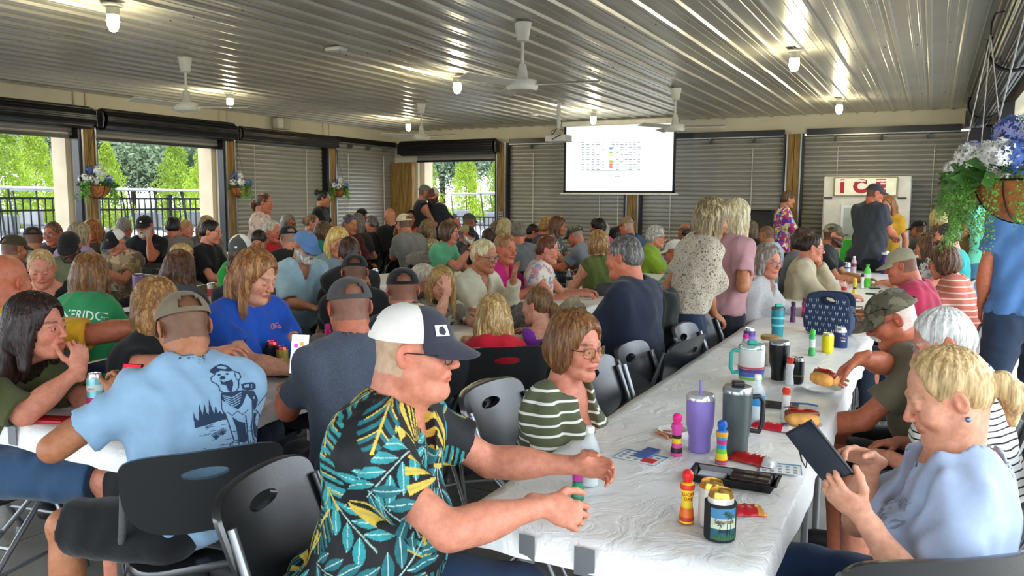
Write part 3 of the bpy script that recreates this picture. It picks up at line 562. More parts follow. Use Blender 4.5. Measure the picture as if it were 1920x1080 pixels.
# ---------------------------------------------------------------- smooth solids: distance field on a graded grid, surface extracted as one quad mesh
F32 = np.float32
def v3(*a): return np.array(a, float)
def nrm(v): v = np.asarray(v, float); return v/(np.linalg.norm(v)+1e-9)
def axis(lo, hi, step, fine=(), fs=None):
    out = [lo]; x = lo
    while x < hi:
        st = step
        for a, b in fine:
            if x > a-fs and x < b: st = fs; break
            if x <= a-fs and x+step > a: st = min(st, max(a-x, fs))
        x += st; out.append(x)
    return np.array(out, F32)
class Field:
    def __init__(s, ax): s.ax = ax; s.d = np.full([len(a) for a in ax], .5, F32)
    def op(s, fn, lo, hi, k=.02, mode=0):
        sl = []
        for a, l, h in zip(s.ax, lo, hi):
            i, j = np.searchsorted(a, l-k-.02), np.searchsorted(a, h+k+.02)
            if j <= i: return s
            sl.append(slice(i, j))
        X, Y, Z = s.ax[0][sl[0]][:, None, None], s.ax[1][sl[1]][None, :, None], s.ax[2][sl[2]][None, None, :]
        q = fn(X, Y, Z).astype(F32); d = s.d[tuple(sl)]
        if mode == 1: q = -q; h = np.clip(.5-.5*(d-q)/k, 0, 1); s.d[tuple(sl)] = d*(1-h)+q*h+k*h*(1-h)
        else: h = np.clip(.5+.5*(d-q)/k, 0, 1); s.d[tuple(sl)] = d*(1-h)+q*h-k*h*(1-h)
        return s
    def cone(s, a, b, r1, r2=None, k=.02, flat=None, mode=0, inf=0.0, clip=None):
        a = np.asarray(a, float); b = np.asarray(b, float); r2 = r1 if r2 is None else r2; r1 += inf; r2 += inf
        ba = b-a; L2 = ba@ba+1e-9; R = max(r1, r2)
        if flat: n, fl = nrm(flat[0]), 1/flat[1]**2-1
        def fn(X, Y, Z):
            x, y, z = X-F32(a[0]), Y-F32(a[1]), Z-F32(a[2])
            h = np.clip((x*ba[0]+y*ba[1]+z*ba[2])/L2, 0, 1).astype(F32)
            x, y, z = x-h*F32(ba[0]), y-h*F32(ba[1]), z-h*F32(ba[2]); q = x*x+y*y+z*z
            if flat: c = x*n[0]+y*n[1]+z*n[2]; q = q+c*c*F32(fl)
            q = np.sqrt(q)-(r1+(r2-r1)*h)
            if clip: cd = nrm(clip[1]); q = np.maximum(q, ((X-clip[0][0])*cd[0]+(Y-clip[0][1])*cd[1]+(Z-clip[0][2])*cd[2]).astype(F32))
            return q
        return s.op(fn, np.minimum(a, b)-R, np.maximum(a, b)+R, k, mode)
    def ell(s, c, r, R=None, k=.02, mode=0, inf=0.0):
        c = np.asarray(c, float); r = np.asarray(r, float)+inf; R = np.eye(3) if R is None else np.asarray(R)
        e = np.sqrt(((R*r[:, None])**2).sum(0))
        def fn(X, Y, Z):
            x, y, z = X-F32(c[0]), Y-F32(c[1]), Z-F32(c[2]); k0 = 0; k1 = 0
            for i in range(3):
                q = (x*F32(R[i][0])+y*F32(R[i][1])+z*F32(R[i][2]))/F32(r[i]); k0 = k0+q*q; k1 = k1+(q/F32(r[i]))**2
            k0 = np.sqrt(k0); return k0*(k0-1)/(np.sqrt(k1)+1e-6)
        return s.op(fn, c-e, c+e, k, mode)
    def cyl(s, c, d, R, s0, s1, k=.006, mode=1):           # flat ended cylinder from s0 to s1 along d
        c = np.asarray(c, float); d = nrm(d)
        def fn(X, Y, Z):
            x, y, z = X-c[0], Y-c[1], Z-c[2]; t = x*d[0]+y*d[1]+z*d[2]
            rad = np.sqrt(np.maximum(x*x+y*y+z*z-t*t, 0)); return np.maximum(np.maximum(rad-R, s0-t), t-s1)
        lo = np.minimum(c+d*s0, c+d*s1)-R; hi = np.maximum(c+d*s0, c+d*s1)+R
        return s.op(fn, lo, hi, k, mode)
    def plane(s, c, n, k=.004):                            # keep the side the normal points away from
        n = nrm(n); X, Y, Z = s.ax[0][:, None, None], s.ax[1][None, :, None], s.ax[2][None, None, :]
        s.d = np.maximum(s.d, ((X-c[0])*n[0]+(Y-c[1])*n[1]+(Z-c[2])*n[2]).astype(F32)); return s
    def rumple(s, amp, wl, seed, stretch=(1, 1, 1)):
        r = np.random.default_rng(seed); X, Y, Z = [a*st for a, st in zip((s.ax[0][:, None, None], s.ax[1][None, :, None], s.ax[2][None, None, :]), stretch)]
        t = 0
        for i in range(5):
            v = nrm(r.normal(size=3))*2*pi/(wl*r.uniform(.6, 1.5)); w = nrm(r.normal(size=3))*2*pi/(wl*2.1)
            t = t+np.sin(X*F32(v[0])+Y*F32(v[1])+Z*F32(v[2])+F32(r.uniform(0, 6))+1.6*np.sin(X*F32(w[0])+Y*F32(w[1])+Z*F32(w[2])).astype(F32))
        s.d = s.d+(t*F32(amp/2.5)-F32(amp*.7)).astype(F32); return s
    def mesh(s):
        d = s.d; ax = s.ax; d[0], d[-1] = 1, 1; d[:, 0], d[:, -1] = 1, 1; d[:, :, 0], d[:, :, -1] = 1, 1
        g = d < 0; c = np.zeros([n-1 for n in d.shape], np.int8); O = [(i, j, k) for i in (0, 1) for j in (0, 1) for k in (0, 1)]
        for i, j, k in O: c += g[i:i+c.shape[0], j:j+c.shape[1], k:k+c.shape[2]]
        I, J, K = np.nonzero((c > 0) & (c < 8))
        if not len(I): return np.zeros((0, 3)), np.zeros((0, 4), int)
        P = np.zeros((len(I), 3)); n = np.zeros(len(I))
        for o in O:
            for e in range(3):
                if o[e]: continue
                q = list(o); q[e] = 1; a = (I+o[0], J+o[1], K+o[2]); b = (I+q[0], J+q[1], K+q[2])
                da, db = d[a], d[b]; m = (da < 0) != (db < 0); t = np.where(m, da/(da-db+1e-12), 0)
                for x in range(3):
                    pa, pb = ax[x][a[x]], ax[x][b[x]]; P[:, x] += np.where(m, pa+(pb-pa)*t, 0)
                n += m
        P /= n[:, None]; idm = np.full(c.shape, -1, np.int32); idm[I, J, K] = np.arange(len(I)); Q = []
        for e in range(3):
            u, v = (e+1) % 3, (e+2) % 3; sl0 = [slice(None)]*3; sl1 = [slice(None)]*3; sl0[e] = slice(0, -1); sl1[e] = slice(1, None)
            A, B = g[tuple(sl0)], g[tuple(sl1)]; m = A != B; idx = np.array(np.nonzero(m)); ok = (idx[u] > 0) & (idx[v] > 0) & (idx[u] < c.shape[u]) & (idx[v] < c.shape[v]); idx = idx[:, ok]
            def cell(du, dv):
                z = idx.copy(); z[u] += du; z[v] += dv; return idm[z[0], z[1], z[2]]
            q = np.stack([cell(-1, -1), cell(0, -1), cell(0, 0), cell(-1, 0)], 1); ins = A[idx[0], idx[1], idx[2]]; q[~ins] = q[~ins][:, ::-1]; Q.append(q)
        return P, np.concatenate(Q)
# ---------------------------------------------------------------- people
SK = {'fair': '#dfa285', 'pink': '#d98f74', 'tan': '#b97a55', 'red': '#c87555', 'dark': '#8f5f42', 'warm': '#c68762'}
def head_rows(yaw, pitch, roll):
    y, p, r = radians(yaw), radians(pitch), radians(roll)
    f = v3(sin(y)*cos(p), cos(y)*cos(p), -sin(p)); x = v3(cos(y), -sin(y), 0); u = np.cross(x, f)
    return np.array([cos(r)*x+sin(r)*u, f, -sin(r)*x+cos(r)*u])
def solve_arm(Sh, Wt, l1, l2, hint):
    v = Wt-Sh; D = np.linalg.norm(v); D2 = min(D, (l1+l2)*.995); D2 = max(D2, abs(l1-l2)+.03); u = v/(D+1e-9); Wt = Sh+u*D2
    a = (l1*l1-l2*l2+D2*D2)/(2*D2); h = sqrt(max(l1*l1-a*a, 1e-6)); w = hint-u*(hint@u); w = nrm(w)
    return Sh+u*a+w*h, Wt
def add_hand(f, Wr, d, n, side, sc, curl, lv, k=.008, pts=None, spread=1.0, cl=None):
    d = nrm(d); n = nrm(n-d*(n@d)); s = np.cross(d, n)*(1 if side > 0 else -1)
    f.cone(Wr-d*.03*sc, Wr+d*.03*sc, .025*sc, .024*sc, .01, (n, .72))
    f.ell(Wr+d*.052*sc, (.041*sc, .054*sc, .0155*sc), np.array([s, d, n]), .012)
    f.ell(Wr+d*.03*sc+s*.022*sc+n*.008*sc, (.02*sc, .03*sc, .016*sc), np.array([s, d, n]), .012)
    if pts is not None: pts += [Wr, Wr+d*.17*sc, Wr+d*.1*sc+s*.06*sc, Wr+d*.1*sc-s*.05*sc, Wr+d*.08*sc+n*.08*sc]
    for i, (o, L) in enumerate(((.031, .072), (.0105, .08), (-.0105, .075), (-.030, .06))):
        b = Wr+d*(.088-.004*abs(i-1))*sc+s*o*sc; dr = nrm(d+s*o*2.2*spread); a = 0; c = (cl[i] if cl else curl*(1+.12*i)); r = .0088 if i < 3 else .0078
        for j, fr in enumerate((.46, .3, .24)):
            a += radians(c*(.8, 1.1, .8)[j]); e = b+(dr*cos(a)+n*sin(a))*L*fr*sc*1.05
            f.cone(b, e, (r-.0008*j)*sc, (r-.0008*(j+1))*sc, .004 if j else .007); b = e
    b = Wr+d*.022*sc+s*.026*sc+n*.006*sc
    for q, L, r in (((.62, .72, .3), .042, .0125), ((.85, .35, .45), .032, .0108), ((.9, .1, .5), .026, .0095)):
        e = b+nrm(d*q[0]+s*q[1]+n*q[2])*L*sc; f.cone(b, e, r*sc, (r-.0012)*sc, .006); b = e
PEOPLE = {}
def human(label, px=None, py=None, hp=100, pos=None, t=0, h=None, pitch=8, roll=0, lean=10, sit=True, lv=2, hs=1.0, w=1.0, dep=1.0, belly=0.0, bust=0.0, skin='fair',
          shirt='#888888', sk='plain', s2='#ffffff', s3='#222222', ssc=1.0, sleeve='short', neck='crew', pants='#26303f', plen='long', hair='short', hc='#4a3526', hc2=None,
          hat=None, glasses=None, beard=None, rh=None, lh=None, rhd=None, lhd=None, rhn=None, lhn=None, rel=None, lel=None, rcurl=28, lcurl=28, rcl=None, lcl=None, knee=None, eyes=True, shut=False, legs=None, group=None, name='person', shoe='#2b2b2d', rump=1.0, hz=None, sit_z=.55, extra=None, nk=(0, 0, 0), seed=None, shx=1.0, hem=None, fringe=False):
    h = t if h is None else h
    if pos is None:
        d = .235*hs*FPX/hp; q = ray(px, py)*d+v3(0, 0, CZ)
    else: q = v3(*pos)
    seed = seed if seed is not None else int(abs(q[0]*977+q[1]*331)*10) % 9999
    root = thing(name, label, 'person', (q[0], q[1], 0), -radians(t), group); zh = q[2]
    ct, st = cos(radians(t)), sin(radians(t))
    def loc(p):                                            # a world point in the person's own frame
        p = v3(*p)-v3(q[0], q[1], 0); return v3(p[0]*ct-p[1]*st, p[0]*st+p[1]*ct, p[2])
    R = head_rows(h-t, pitch, roll); H = v3(0, 0, zh)
    def hl(x, y, z): return H+(v3(x, y, z)*hs)@R
    cs, fs, hf = ((.0095, .0036, .0042), (.0135, .006, .007), (.021, .0105, .013))[lv]
    m = .5*(1+hs) if hs < 1 else 1.0
    if hs < .93: m = .8
    lr = radians(lean); Nk = H+v3(0, -.035, 0)*hs*.5+nrm(-R[2]*.6+v3(0, -sin(lr)*.5, -.6))*.165*hs+(v3(0, -.02, 0)@R)+v3(*nk)
    pz = sit_z if sit else (zh-.155)*.575
    if hs < .93 and sit: pz = .5
    L = max(.32, (Nk[2]-pz)/cos(lr)); P = Nk+v3(0, -sin(lr), -cos(lr))*L; A = nrm(Nk-P); Fw = nrm(v3(0, cos(lr), -sin(lr))); X = v3(1, 0, 0); RT = np.array([X, Fw, A])
    sw = .150*m*(.45+.55*w)*shx; Sh = {1: Nk+X*sw-A*.055*m, -1: Nk-X*sw-A*.055*m}
    l1, l2 = .28*m, .245*m
    arms = {}
    tgt = {1: rh, -1: lh}; hint = {1: rel, -1: lel}
    for s in (1, -1):
        g = tgt[s]
        if g is None: g = 'table' if sit else 'down'
        if isinstance(g, str):
            g = {'table': v3(s*.12, .33*m, .79), 'lap': v3(s*.11, P[1]+.32, pz+.12), 'down': v3(s*(sw+.09*w), P[1]-.01, pz+.02), 'chin': hl(s*.03, .10, -.2), 'cheek': hl(s*.075, .10, -.13),
                 'hip': v3(s*(sw+.06), P[1]+.02, pz+.12), 'cross': v3(-s*.06, .24*m, .83), 'front': v3(s*.07, .3, pz+.28), 'mouth': hl(s*.02, .15, -.15)}[g]
        elif g[0] == 'w': g = loc(g[1:])
        else: g = v3(*g)
        hi = hint[s]; hi = v3(s*.55, -.45, -1.0) if hi is None else v3(*hi)
        E, Wr = solve_arm(Sh[s], g, l1, l2, hi); arms[s] = (Sh[s], E, Wr)
    def torso(f, inf, k=.05, skirt=0):
        a = lambda u: P+A*L*u
        f.ell(a(.70)+Fw*(.008+.01*belly), (.158*m*w, .108*m*dep, .20*m), RT, k, inf=inf)
        f.cone(Sh[-1]*.94+Nk*.06-A*.004, Sh[1]*.94+Nk*.06-A*.004, .055*m*(.6+.4*w), None, k, inf=inf)
        f.ell(a(.84)-Fw*.012, (.16*m*w, .085*m*dep, .11*m), RT, k, inf=inf)
        f.ell(a(.36)+Fw*(.012+.045*belly), (.145*m*w, (.105+.05*belly)*m*dep, .2*m), RT, k, inf=inf)
        f.ell(a(.06)+Fw*.0, (.172*m*w, (.12+.02*belly)*m*dep, (.10 if sit else .15)*m), RT, k, inf=inf)
        if bust:
            for s in (1, -1): f.ell(a(.60)+Fw*(.085+.03*bust)+X*s*.072*m*w, (.07, .06+.02*bust, .075), RT, .04, inf=inf)
        for s in (1, -1): f.cone(Nk+A*.015+X*s*.02, Sh[s]+A*.012, .042*m, .045*m, .05, inf=inf*.8)
    # legs
    Hp = {s: P+X*s*.088*m*w-A*.02 for s in (1, -1)}; Kn = {}; An = {}
    for s in (1, -1):
        if sit:
            kk = (knee or {}).get(s) if isinstance(knee, dict) else None
            Kn[s] = loc(kk[1:]) if kk is not None and kk[0] == 'w' else v3(s*.13*w, P[1]+.43*m, pz-.02) if kk is None else v3(*kk)
            An[s] = v3(Kn[s][0], Kn[s][1]-.02, .09)
        else:
            dx = s*.1*w; Kn[s] = v3(dx, P[1]*.5+.02, pz*.53); An[s] = v3(dx*1.05, P[1]*.5-.03, .09)
    if legs is None: legs = True
    if hat and hair == 'short': hair = 'buzz'
    # ---- skin
    pts = []; f = None
    head_lo, head_hi = H-.15*hs, H+.15*hs
    allp = [H+.14, H-.14, P-.22*w, P+.22*w]+[x for s in (1, -1) for x in arms[s]]+([Kn[s] for s in (1, -1)]+[An[s]-v3(.09, .1, .09) for s in (1, -1)]+[An[s]+v3(.09, .22, 0) for s in (1, -1)] if legs else [])
    hd = {}
    for s in (1, -1):
        Sx, E, Wr = arms[s]; fd = nrm(Wr-E); q1 = (rhd if s > 0 else lhd); q2 = (rhn if s > 0 else lhn)
        g = tgt[s]
        dd = v3(*q1) if q1 is not None else (nrm(fd+v3(0, .0, -.25)) if isinstance(g, str) and g in ('table', 'cross', 'lap') else fd)
        if q1 is None and not isinstance(g, str) and abs(Wr[2]-.79) < .06 and sit: dd = nrm(v3(fd[0], fd[1], 0))
        nn = v3(*q2) if q2 is not None else v3(-s*.35, .1, -1)
        if q2 is None and isinstance(g, str) and g in ('cheek', 'chin', 'mouth'): nn = H-Wr; dd = nrm(v3(0, 0, 1)+(H-Wr)*.8)
        hd[s] = (nrm(dd), nn); pts_s = [Wr-.03, Wr+.03, Wr+hd[s][0]*.2*m, Wr+hd[s][0]*.1+nrm(nn)*.09, Wr+hd[s][0]*.1-nrm(nn)*.03]; pts.append((np.min(pts_s, 0)-.035, np.max(pts_s, 0)+.035)); allp += [pts[-1][0], pts[-1][1]]
    lo, hi = np.min(allp, 0)-.09, np.max(allp, 0)+.09; lo[2] = max(lo[2], -.02)
    ax = []
    for i in range(3):
        fine = [(head_lo[i], head_hi[i])]
        if lv < 2: fine += [(a[i], b[i]) for a, b in pts]
        fine.sort(); ax.append(axis(lo[i], hi[i], cs, fine, fs if lv else .0038))
    f = Field(ax)
    torso(f, -.012)
    f.cone(hl(0, -.028, -.05), Nk-A*.03, .047*hs*(.5+.5*w), .054*m*(.5+.5*w), .03)
    if w > 1.15: f.cone(hl(0, .03, -.09), Nk+Fw*.03, .038, .045, .03)
    f.cone(hl(0, -.034, -.02), Nk-A*.0, .049*hs*(.7+.3*w), .054*m, .03)
    for s in (1, -1):
        Sx, E, Wr = arms[s]; aw = .75+.25*w+.1*(w-1)
        f.cone(Sx, E, (.043 if shirt and sleeve != 'none' else .05)*m*aw, .040*m*aw, .03); f.cone(E, Wr, .040*m*aw, .0265*m, .015)
        M = E*.68+Wr*.32; f.ell(M, (.041*m*aw, .04*m*aw, .085*m), np.array([nrm(np.cross(Wr-E, (0, 1, .1))), nrm(np.cross(Wr-E, np.cross(Wr-E, (0, 1, .1)))), nrm(Wr-E)]), .03)
        add_hand(f, Wr, hd[s][0], hd[s][1], s, m*.93, rcurl if s > 0 else lcurl, lv, cl=rcl if s > 0 else lcl)
    if legs:
        for s in (1, -1):
            f.cone(Hp[s], Kn[s], .082*m*w, .056*m, .03); f.cone(Kn[s], An[s], .05*m, .036*m, .02)
            f.ell(Kn[s]*.68+An[s]*.32+v3(0, -.02, 0), (.05*m, .05*m, .11), None, .03)
            f.cone(An[s]-v3(0, .03, .03), An[s]+v3(0, .15, -.05), .036, .03, .02)
    f.ell(hl(0, -.008, .03), v3(.075, .091, .088)*hs, R, .02)
    f.ell(hl(0, .022, -.035), v3(.061, .066, .078)*hs*v3(1+.25*(w-1), 1, 1), R, .03)
    for s in (1, -1):
        f.cone(hl(s*.05, -.002, -.055), hl(s*.014, .066, -.098), .023*hs, .019*hs, .025)
        f.ell(hl(s*.04, .058, -.028), v3(.028, .028, .03)*hs, R, .02)
    f.cone(hl(-.03, .080, .022), hl(.03, .080, .022), .0115*hs, None, .014)
    f.ell(hl(0, .075, -.1), v3(.022, .02, .018)*hs, R, .018)
    if w > 1.2: f.ell(hl(0, .028, -.098), v3(.052, .05, .03), R, .03)
    for s in (1, -1): f.ell(hl(s*.031, .100, .001), v3(.0165, .018, .0115)*hs, R, .01, 1)
    for s in (1, -1): f.ell(hl(s*.031, .079, 0), v3(.0145, .013, .0125)*hs, R, .004)
    f.cone(hl(0, .088, .008), hl(0, .108, -.028), .0065*hs, .0115*hs, .01)
    for s in (1, -1): f.ell(hl(s*.011, .099, -.032), v3(.0085, .011, .008)*hs, R, .005)
    f.ell(hl(0, .084, -.058), v3(.028, .013, .017)*hs, R, .012)
    f.ell(hl(0, .0925, -.0570), v3(.025, .0068, .0042)*hs, R, .003); f.ell(hl(0, .0915, -.0675), v3(.022, .0075, .005)*hs, R, .003)
    f.ell(hl(0, .1015, -.0622), v3(.027, .007, .0014)*hs, R, .002, 1)
    for s in (1, -1):
        Re = head_rows(0, 0, 0); ey = np.array([nrm(R[0]+R[1]*s*.45), nrm(R[1]-R[0]*s*.45), R[2]])
        f.ell(hl(s*.079, -.008, -.004), v3(.0075, .0185, .031)*hs, ey, .005)
        f.ell(hl(s*.087, -.004, .000), v3(.006, .011, .019)*hs, ey, .004, 1)
        f.ell(hl(s*.081, .001, -.006), v3(.005, .006, .009)*hs, ey, .004)
    V, Q = f.mesh()
    # paint skin: lips, brows, blush
    c0 = np.array(srgb(SK.get(skin, skin))); col = np.tile(c0, (len(V), 1)); q3 = ((V-H)@R.T)/hs; x, y, z = q3.T
    inh = (np.abs(z) < .14) & (np.abs(x) < .12) & (np.abs(y) < .13)
    def mixc(mask, c, k=1.0):
        k = np.clip(mask*k, 0, 1)[:, None]; col[:] = col*(1-k)+np.array(c)*k
    G = lambda cx, cy, cz, r: np.exp(-(((np.abs(x)-cx)**2+(y-cy)**2+(z-cz)**2)/r**2))*inh
    blush = c0*v3(1.0, .72, .68); mixc(G(.04, .08, -.03, .028), blush, .6); mixc(G(0, .115, -.028, .018), blush, .7); mixc(G(.08, -.005, -.005, .03), blush, .7)
    mixc((np.clip((V[:, 2]*0+1), 0, 1))*np.exp(-((np.linalg.norm(V-Nk, axis=1)-.0)/.09)**2), blush, .35)
    mixc((np.abs(x) < .027*(1-((z+.063)/.014)**2*.5)) & (np.abs(z+.0625) < .009) & (y > .08) & inh, c0*v3(.88, .48, .47), .75)
    mixc((np.abs(x) < .022) & (np.abs(z+.0622) < .0018) & (y > .08) & inh, c0*.3, .7)
    bc = np.array(srgb(hc))*.8; bz = .021+.004*np.cos((np.abs(x)-.03)/.02)
    mixc((np.abs(np.abs(x)-.032) < .019) & (np.abs(z-bz-.001) < .0042) & (y > .06) & inh, bc, .65)
    if eyes:
        if lv == 0:
            mixc((np.abs(np.abs(x)-.031) < .0145) & (np.abs(z+(.007 if shut else -.0075)) < .0016) & (y > .07) & inh, c0*.2, .8)
        else: mixc(((np.abs(x)-.031)**2/.0125**2+(z+(.004 if shut else 0))**2/(.003 if shut else .0055)**2 < 1) & (y > .07) & inh, c0*.13, .85)
    if hair in ('buzz', 'balding') or hat:
        mixc(((z > .035-.9*np.maximum(0, y)*.0) & (y < .062) & (z > -.02-.4*y) | (y < -.01) & (z > -.055)) & (np.abs(x) < .0795) & inh & ((hair != 'balding') | (z < .065)) & (hair != 'bald') & (np.linalg.norm(np.stack([x, y+.008, z+.004]), axis=0) > .0), np.array(srgb(hc)), .72)
    if beard:
        bcol = np.array(srgb(beard)); mixc((y > -.01) & (z < -.028+.25*np.maximum(0, .05-y)) & (z > -.13) & ((np.abs(x) > .02) | (z < -.072) | (z > -.052) & (z < -.042) & (y > .08)) & inh & (np.abs(x) < .085), bcol, .8)
    if extra and 'tattoo' in extra:
        for s in (1, -1):
            Sx, E, Wr = arms[s]; near = np.linalg.norm(V-(Sx*.4+E*.6), axis=1) < .12; pat = (np.sin(V[:, 0]*120+np.sin(V[:, 2]*90)*2)*np.sin(V[:, 2]*110+np.sin(V[:, 1]*80)*2) > .1); mixc(near & pat, (.05, .06, .07), .7)
    body = put('body', fastmesh('body', V, Q, col), vcol(.48, .25, 260, .12 if lv == 0 else 0), root)
    # ---- eyes
    if eyes and lv == 0 and not shut:
        for s in (1, -1):
            n1, n2 = 16, 24; c = hl(s*.031, .0795, 0); g = nrm(v3(0, 1, -.12)@R); V2 = []; c2 = []
            u1 = nrm(np.cross(g, R[2])); u2 = np.cross(u1, g)
            for i in range(n1):
                a = i/(n1-1)*1.75
                for j in range(n2):
                    b = j/n2*2*pi; V2.append(c+.0128*hs*(g*cos(a)+sin(a)*(u1*cos(b)+u2*sin(b)))); c2.append((.01, .01, .01) if a < .2 else srgb('#5a6a70') if a < .46 else (.02, .02, .02) if a < .52 else (.62, .57, .55))
            Fq = [(i*n2+j, i*n2+(j+1) % n2, (i+1)*n2+(j+1) % n2, (i+1)*n2+j) for i in range(n1-1) for j in range(n2)]
            # the lids: a fold above and below each eyeball
            put('eye', fastmesh('eye', V2, Fq, c2), vcol(.15, 0, 1, 0, 'eye'), root)
            mb = MB()
            for up in (1, -1):
                rows = []
                for a in np.linspace(-1, 1, 13):
                    e = c+R[0]*a*.0145*hs; e0 = (.0036 if up > 0 else -.0042)*(1-a*a)
                    rows.append([e+R[1]*(.0137*sqrt(max(.02, 1-a*a*.75-(zz/.0140)**2*.6)))*hs+R[2]*zz*hs for zz in [e0, e0+up*.003, e0+up*.0065, e0+up*.010]])
                k0 = mb.n; mb.add([p for r_ in rows for p in r_], [(i*4+j, i*4+j+1, i*4+j+5, i*4+j+4) for i in range(12) for j in range(3)])
            cc = np.tile(c0*v3(.85, .68, .63), (mb.n, 1)); put('eyelids', fastmesh('lid', np.concatenate(mb.V), np.array(mb.F), cc), vcol(.5, 0, 1, 0, 'lid'), root)
    rs = {0: .0085, 1: .013, 2: .019}[lv]
    # ---- shirt
    if shirt:
        sl = {'short': .62, 'long': 2, 'none': 0, 'cap': .3, 'elbow': .92, 'three': 1.6}[sleeve]; ps = [P-.27*w, P+.27*w, Sh[1]+.1, Sh[-1]-.1, Nk+.12, P-A*.14]
        for s in (1, -1): ps += [arms[s][1]+.1, arms[s][1]-.1] if sl else []; ps += [arms[s][2]+.05, arms[s][2]-.05] if sl > 1 else []
        lo, hi = np.min(ps, 0)-.04, np.max(ps, 0)+.04; f = Field([axis(lo[i], hi[i], rs) for i in range(3)])
        torso(f, .009+.004*rump)
        pe = P+A*L*.02
        for s in (1, -1):
            Sx, E, Wr = arms[s]
            if sl:
                u = min(sl, 1); e = Sx+(E-Sx)*u; f.cone(Sx-X*s*.02-A*.004, e+(E-Sx)*.1, .061*m*(.6+.4*w), (.064 if sl < 1 else .056)*m*(.7+.3*w), .03, clip=(e, E-Sx) if sl < 1 else None)
            if sl > 1:
                u = min(sl-1, .93); e2 = E+(Wr-E)*u; f.cone(E, e2+(Wr-E)*.08, .058*m*(.7+.3*w), .043*m, .02, clip=(e2, Wr-E))
        f.rumple((.0075 if lv == 0 else .007)*rump, .12, seed, (1, 1, .6))
        if rump > 0:
            for s in (1, -1):
                Sx, E, Wr = arms[s]
        for s in (1, -1):
            Sx, E, Wr = arms[s]
            if sl and sl < 1: e = Sx+(E-Sx)*sl; f.cyl(e, E-Sx, .046*m*(.75+.25*w), -.02, .01, .006)
            elif not sl: f.cyl(Sx+X*s*.005, nrm(E-Sx)+X*s*.6, .085 if sleeve == 'none' else .07, .0, .14, .008)
        if neck != 'high': f.cyl(Nk-A*.0-Fw*.01, nrm(H-Nk)*.6+A*.5+Fw*.25, {'crew': .068, 'v': .07, 'scoop': .105, 'strap': .10}[neck]*m, -.012 if neck != 'scoop' else -.055, .16, .008)
        if neck in ('v', 'scoop', 'strap'): f.cone(Nk+Fw*.08, Nk+Fw*.13-A*(.11 if neck == 'v' else .09), .045 if neck == 'v' else .065, .012 if neck == 'v' else .04, .01, mode=1)
        if neck == 'strap': f.cyl(Nk-A*.02, A, .13, -.02, .2, .01)
        if neck == 'crew':
            nd = nrm(nrm(H-Nk)*.6+A*.5+Fw*.25); u1 = nrm(np.cross(nd, Fw)); u2 = np.cross(nd, u1); cc_ = Nk-Fw*.01+nd*.0; rg = [cc_+(u1*cos(a)+u2*sin(a))*.067*m-nd*.006 for a in np.linspace(0, 2*pi, 17)]
            for a_, b_ in zip(rg[:-1], rg[1:]): f.cone(a_, b_, .0065 if lv == 0 else .009, None, .012)
        hz_ = hem if hem is not None else (pz-.035 if sit else pz-.06)
        f.plane((0, 0, hz_), (0, 0, -1))
        V, Q = f.mesh(); mt = cloth(shirt, sk, s2, s3, sc=ssc); so = put('tank_top' if sleeve == 'none' else 'shirt', fastmesh('shirt', V, Q), mt, root)
    else: so = None
    # ---- trousers, shoes
    if legs:
        ps = [P-.23*w, P+.23*w]+[Kn[s]+.1 for s in (1, -1)]+[Kn[s]-.1 for s in (1, -1)]
        if plen == 'long': ps += [An[s]-v3(.09, .09, .05) for s in (1, -1)]
        lo, hi = np.min(ps, 0)-.04, np.max(ps, 0)+.04; f = Field([axis(lo[i], hi[i], rs*1.2) for i in range(3)])
        f.ell(P+A*L*.06, (.174*m*w, (.122+.02*belly)*m*dep, (.10 if sit else .15)*m), RT, .05, inf=.002); 
        for s in (1, -1):
            kn = Hp[s]+(Kn[s]-Hp[s])*(1 if plen == 'long' else {'short': .78, 'knee': .93}[plen])
            f.cone(Hp[s], kn, .092*m*w, (.068 if plen == 'long' else .083)*m*(.8+.2*w), .04)
            if plen == 'long': f.cone(Kn[s], An[s]+v3(0, 0, .03), .066*m, .055*m, .03)
        f.rumple(.005, .13, seed+1)
        for s in (1, -1):
            if plen != 'long': kn = Hp[s]+(Kn[s]-Hp[s])*{'short': .78, 'knee': .93}[plen]; f.cyl(kn, Kn[s]-Hp[s], .11, 0, .14, .004)
        f.plane(P+v3(0, 0, .115 if sit else max(.02, (hem or 0)+.03-P[2])), (0, 0, 1)); V, Q = f.mesh(); put('trousers' if plen == 'long' else 'shorts', fastmesh('trousers', V, Q), cloth(pants), root)
        if lv < 2 or not sit:
            for s in (1, -1):
                b = An[s]; f = Field([axis(b[0]-.08, b[0]+.08, .012), axis(b[1]-.12, b[1]+.24, .012), axis(-.01, .13, .012)])
                f.cone(b-v3(0, .035, .035), b+v3(0, .14, -.045), .048, .042, .03); f.plane((0, 0, .004), (0, 0, -1)); V, Q = f.mesh(); put('shoe', fastmesh('shoe', V, Q), plain(shoe, .6), root)
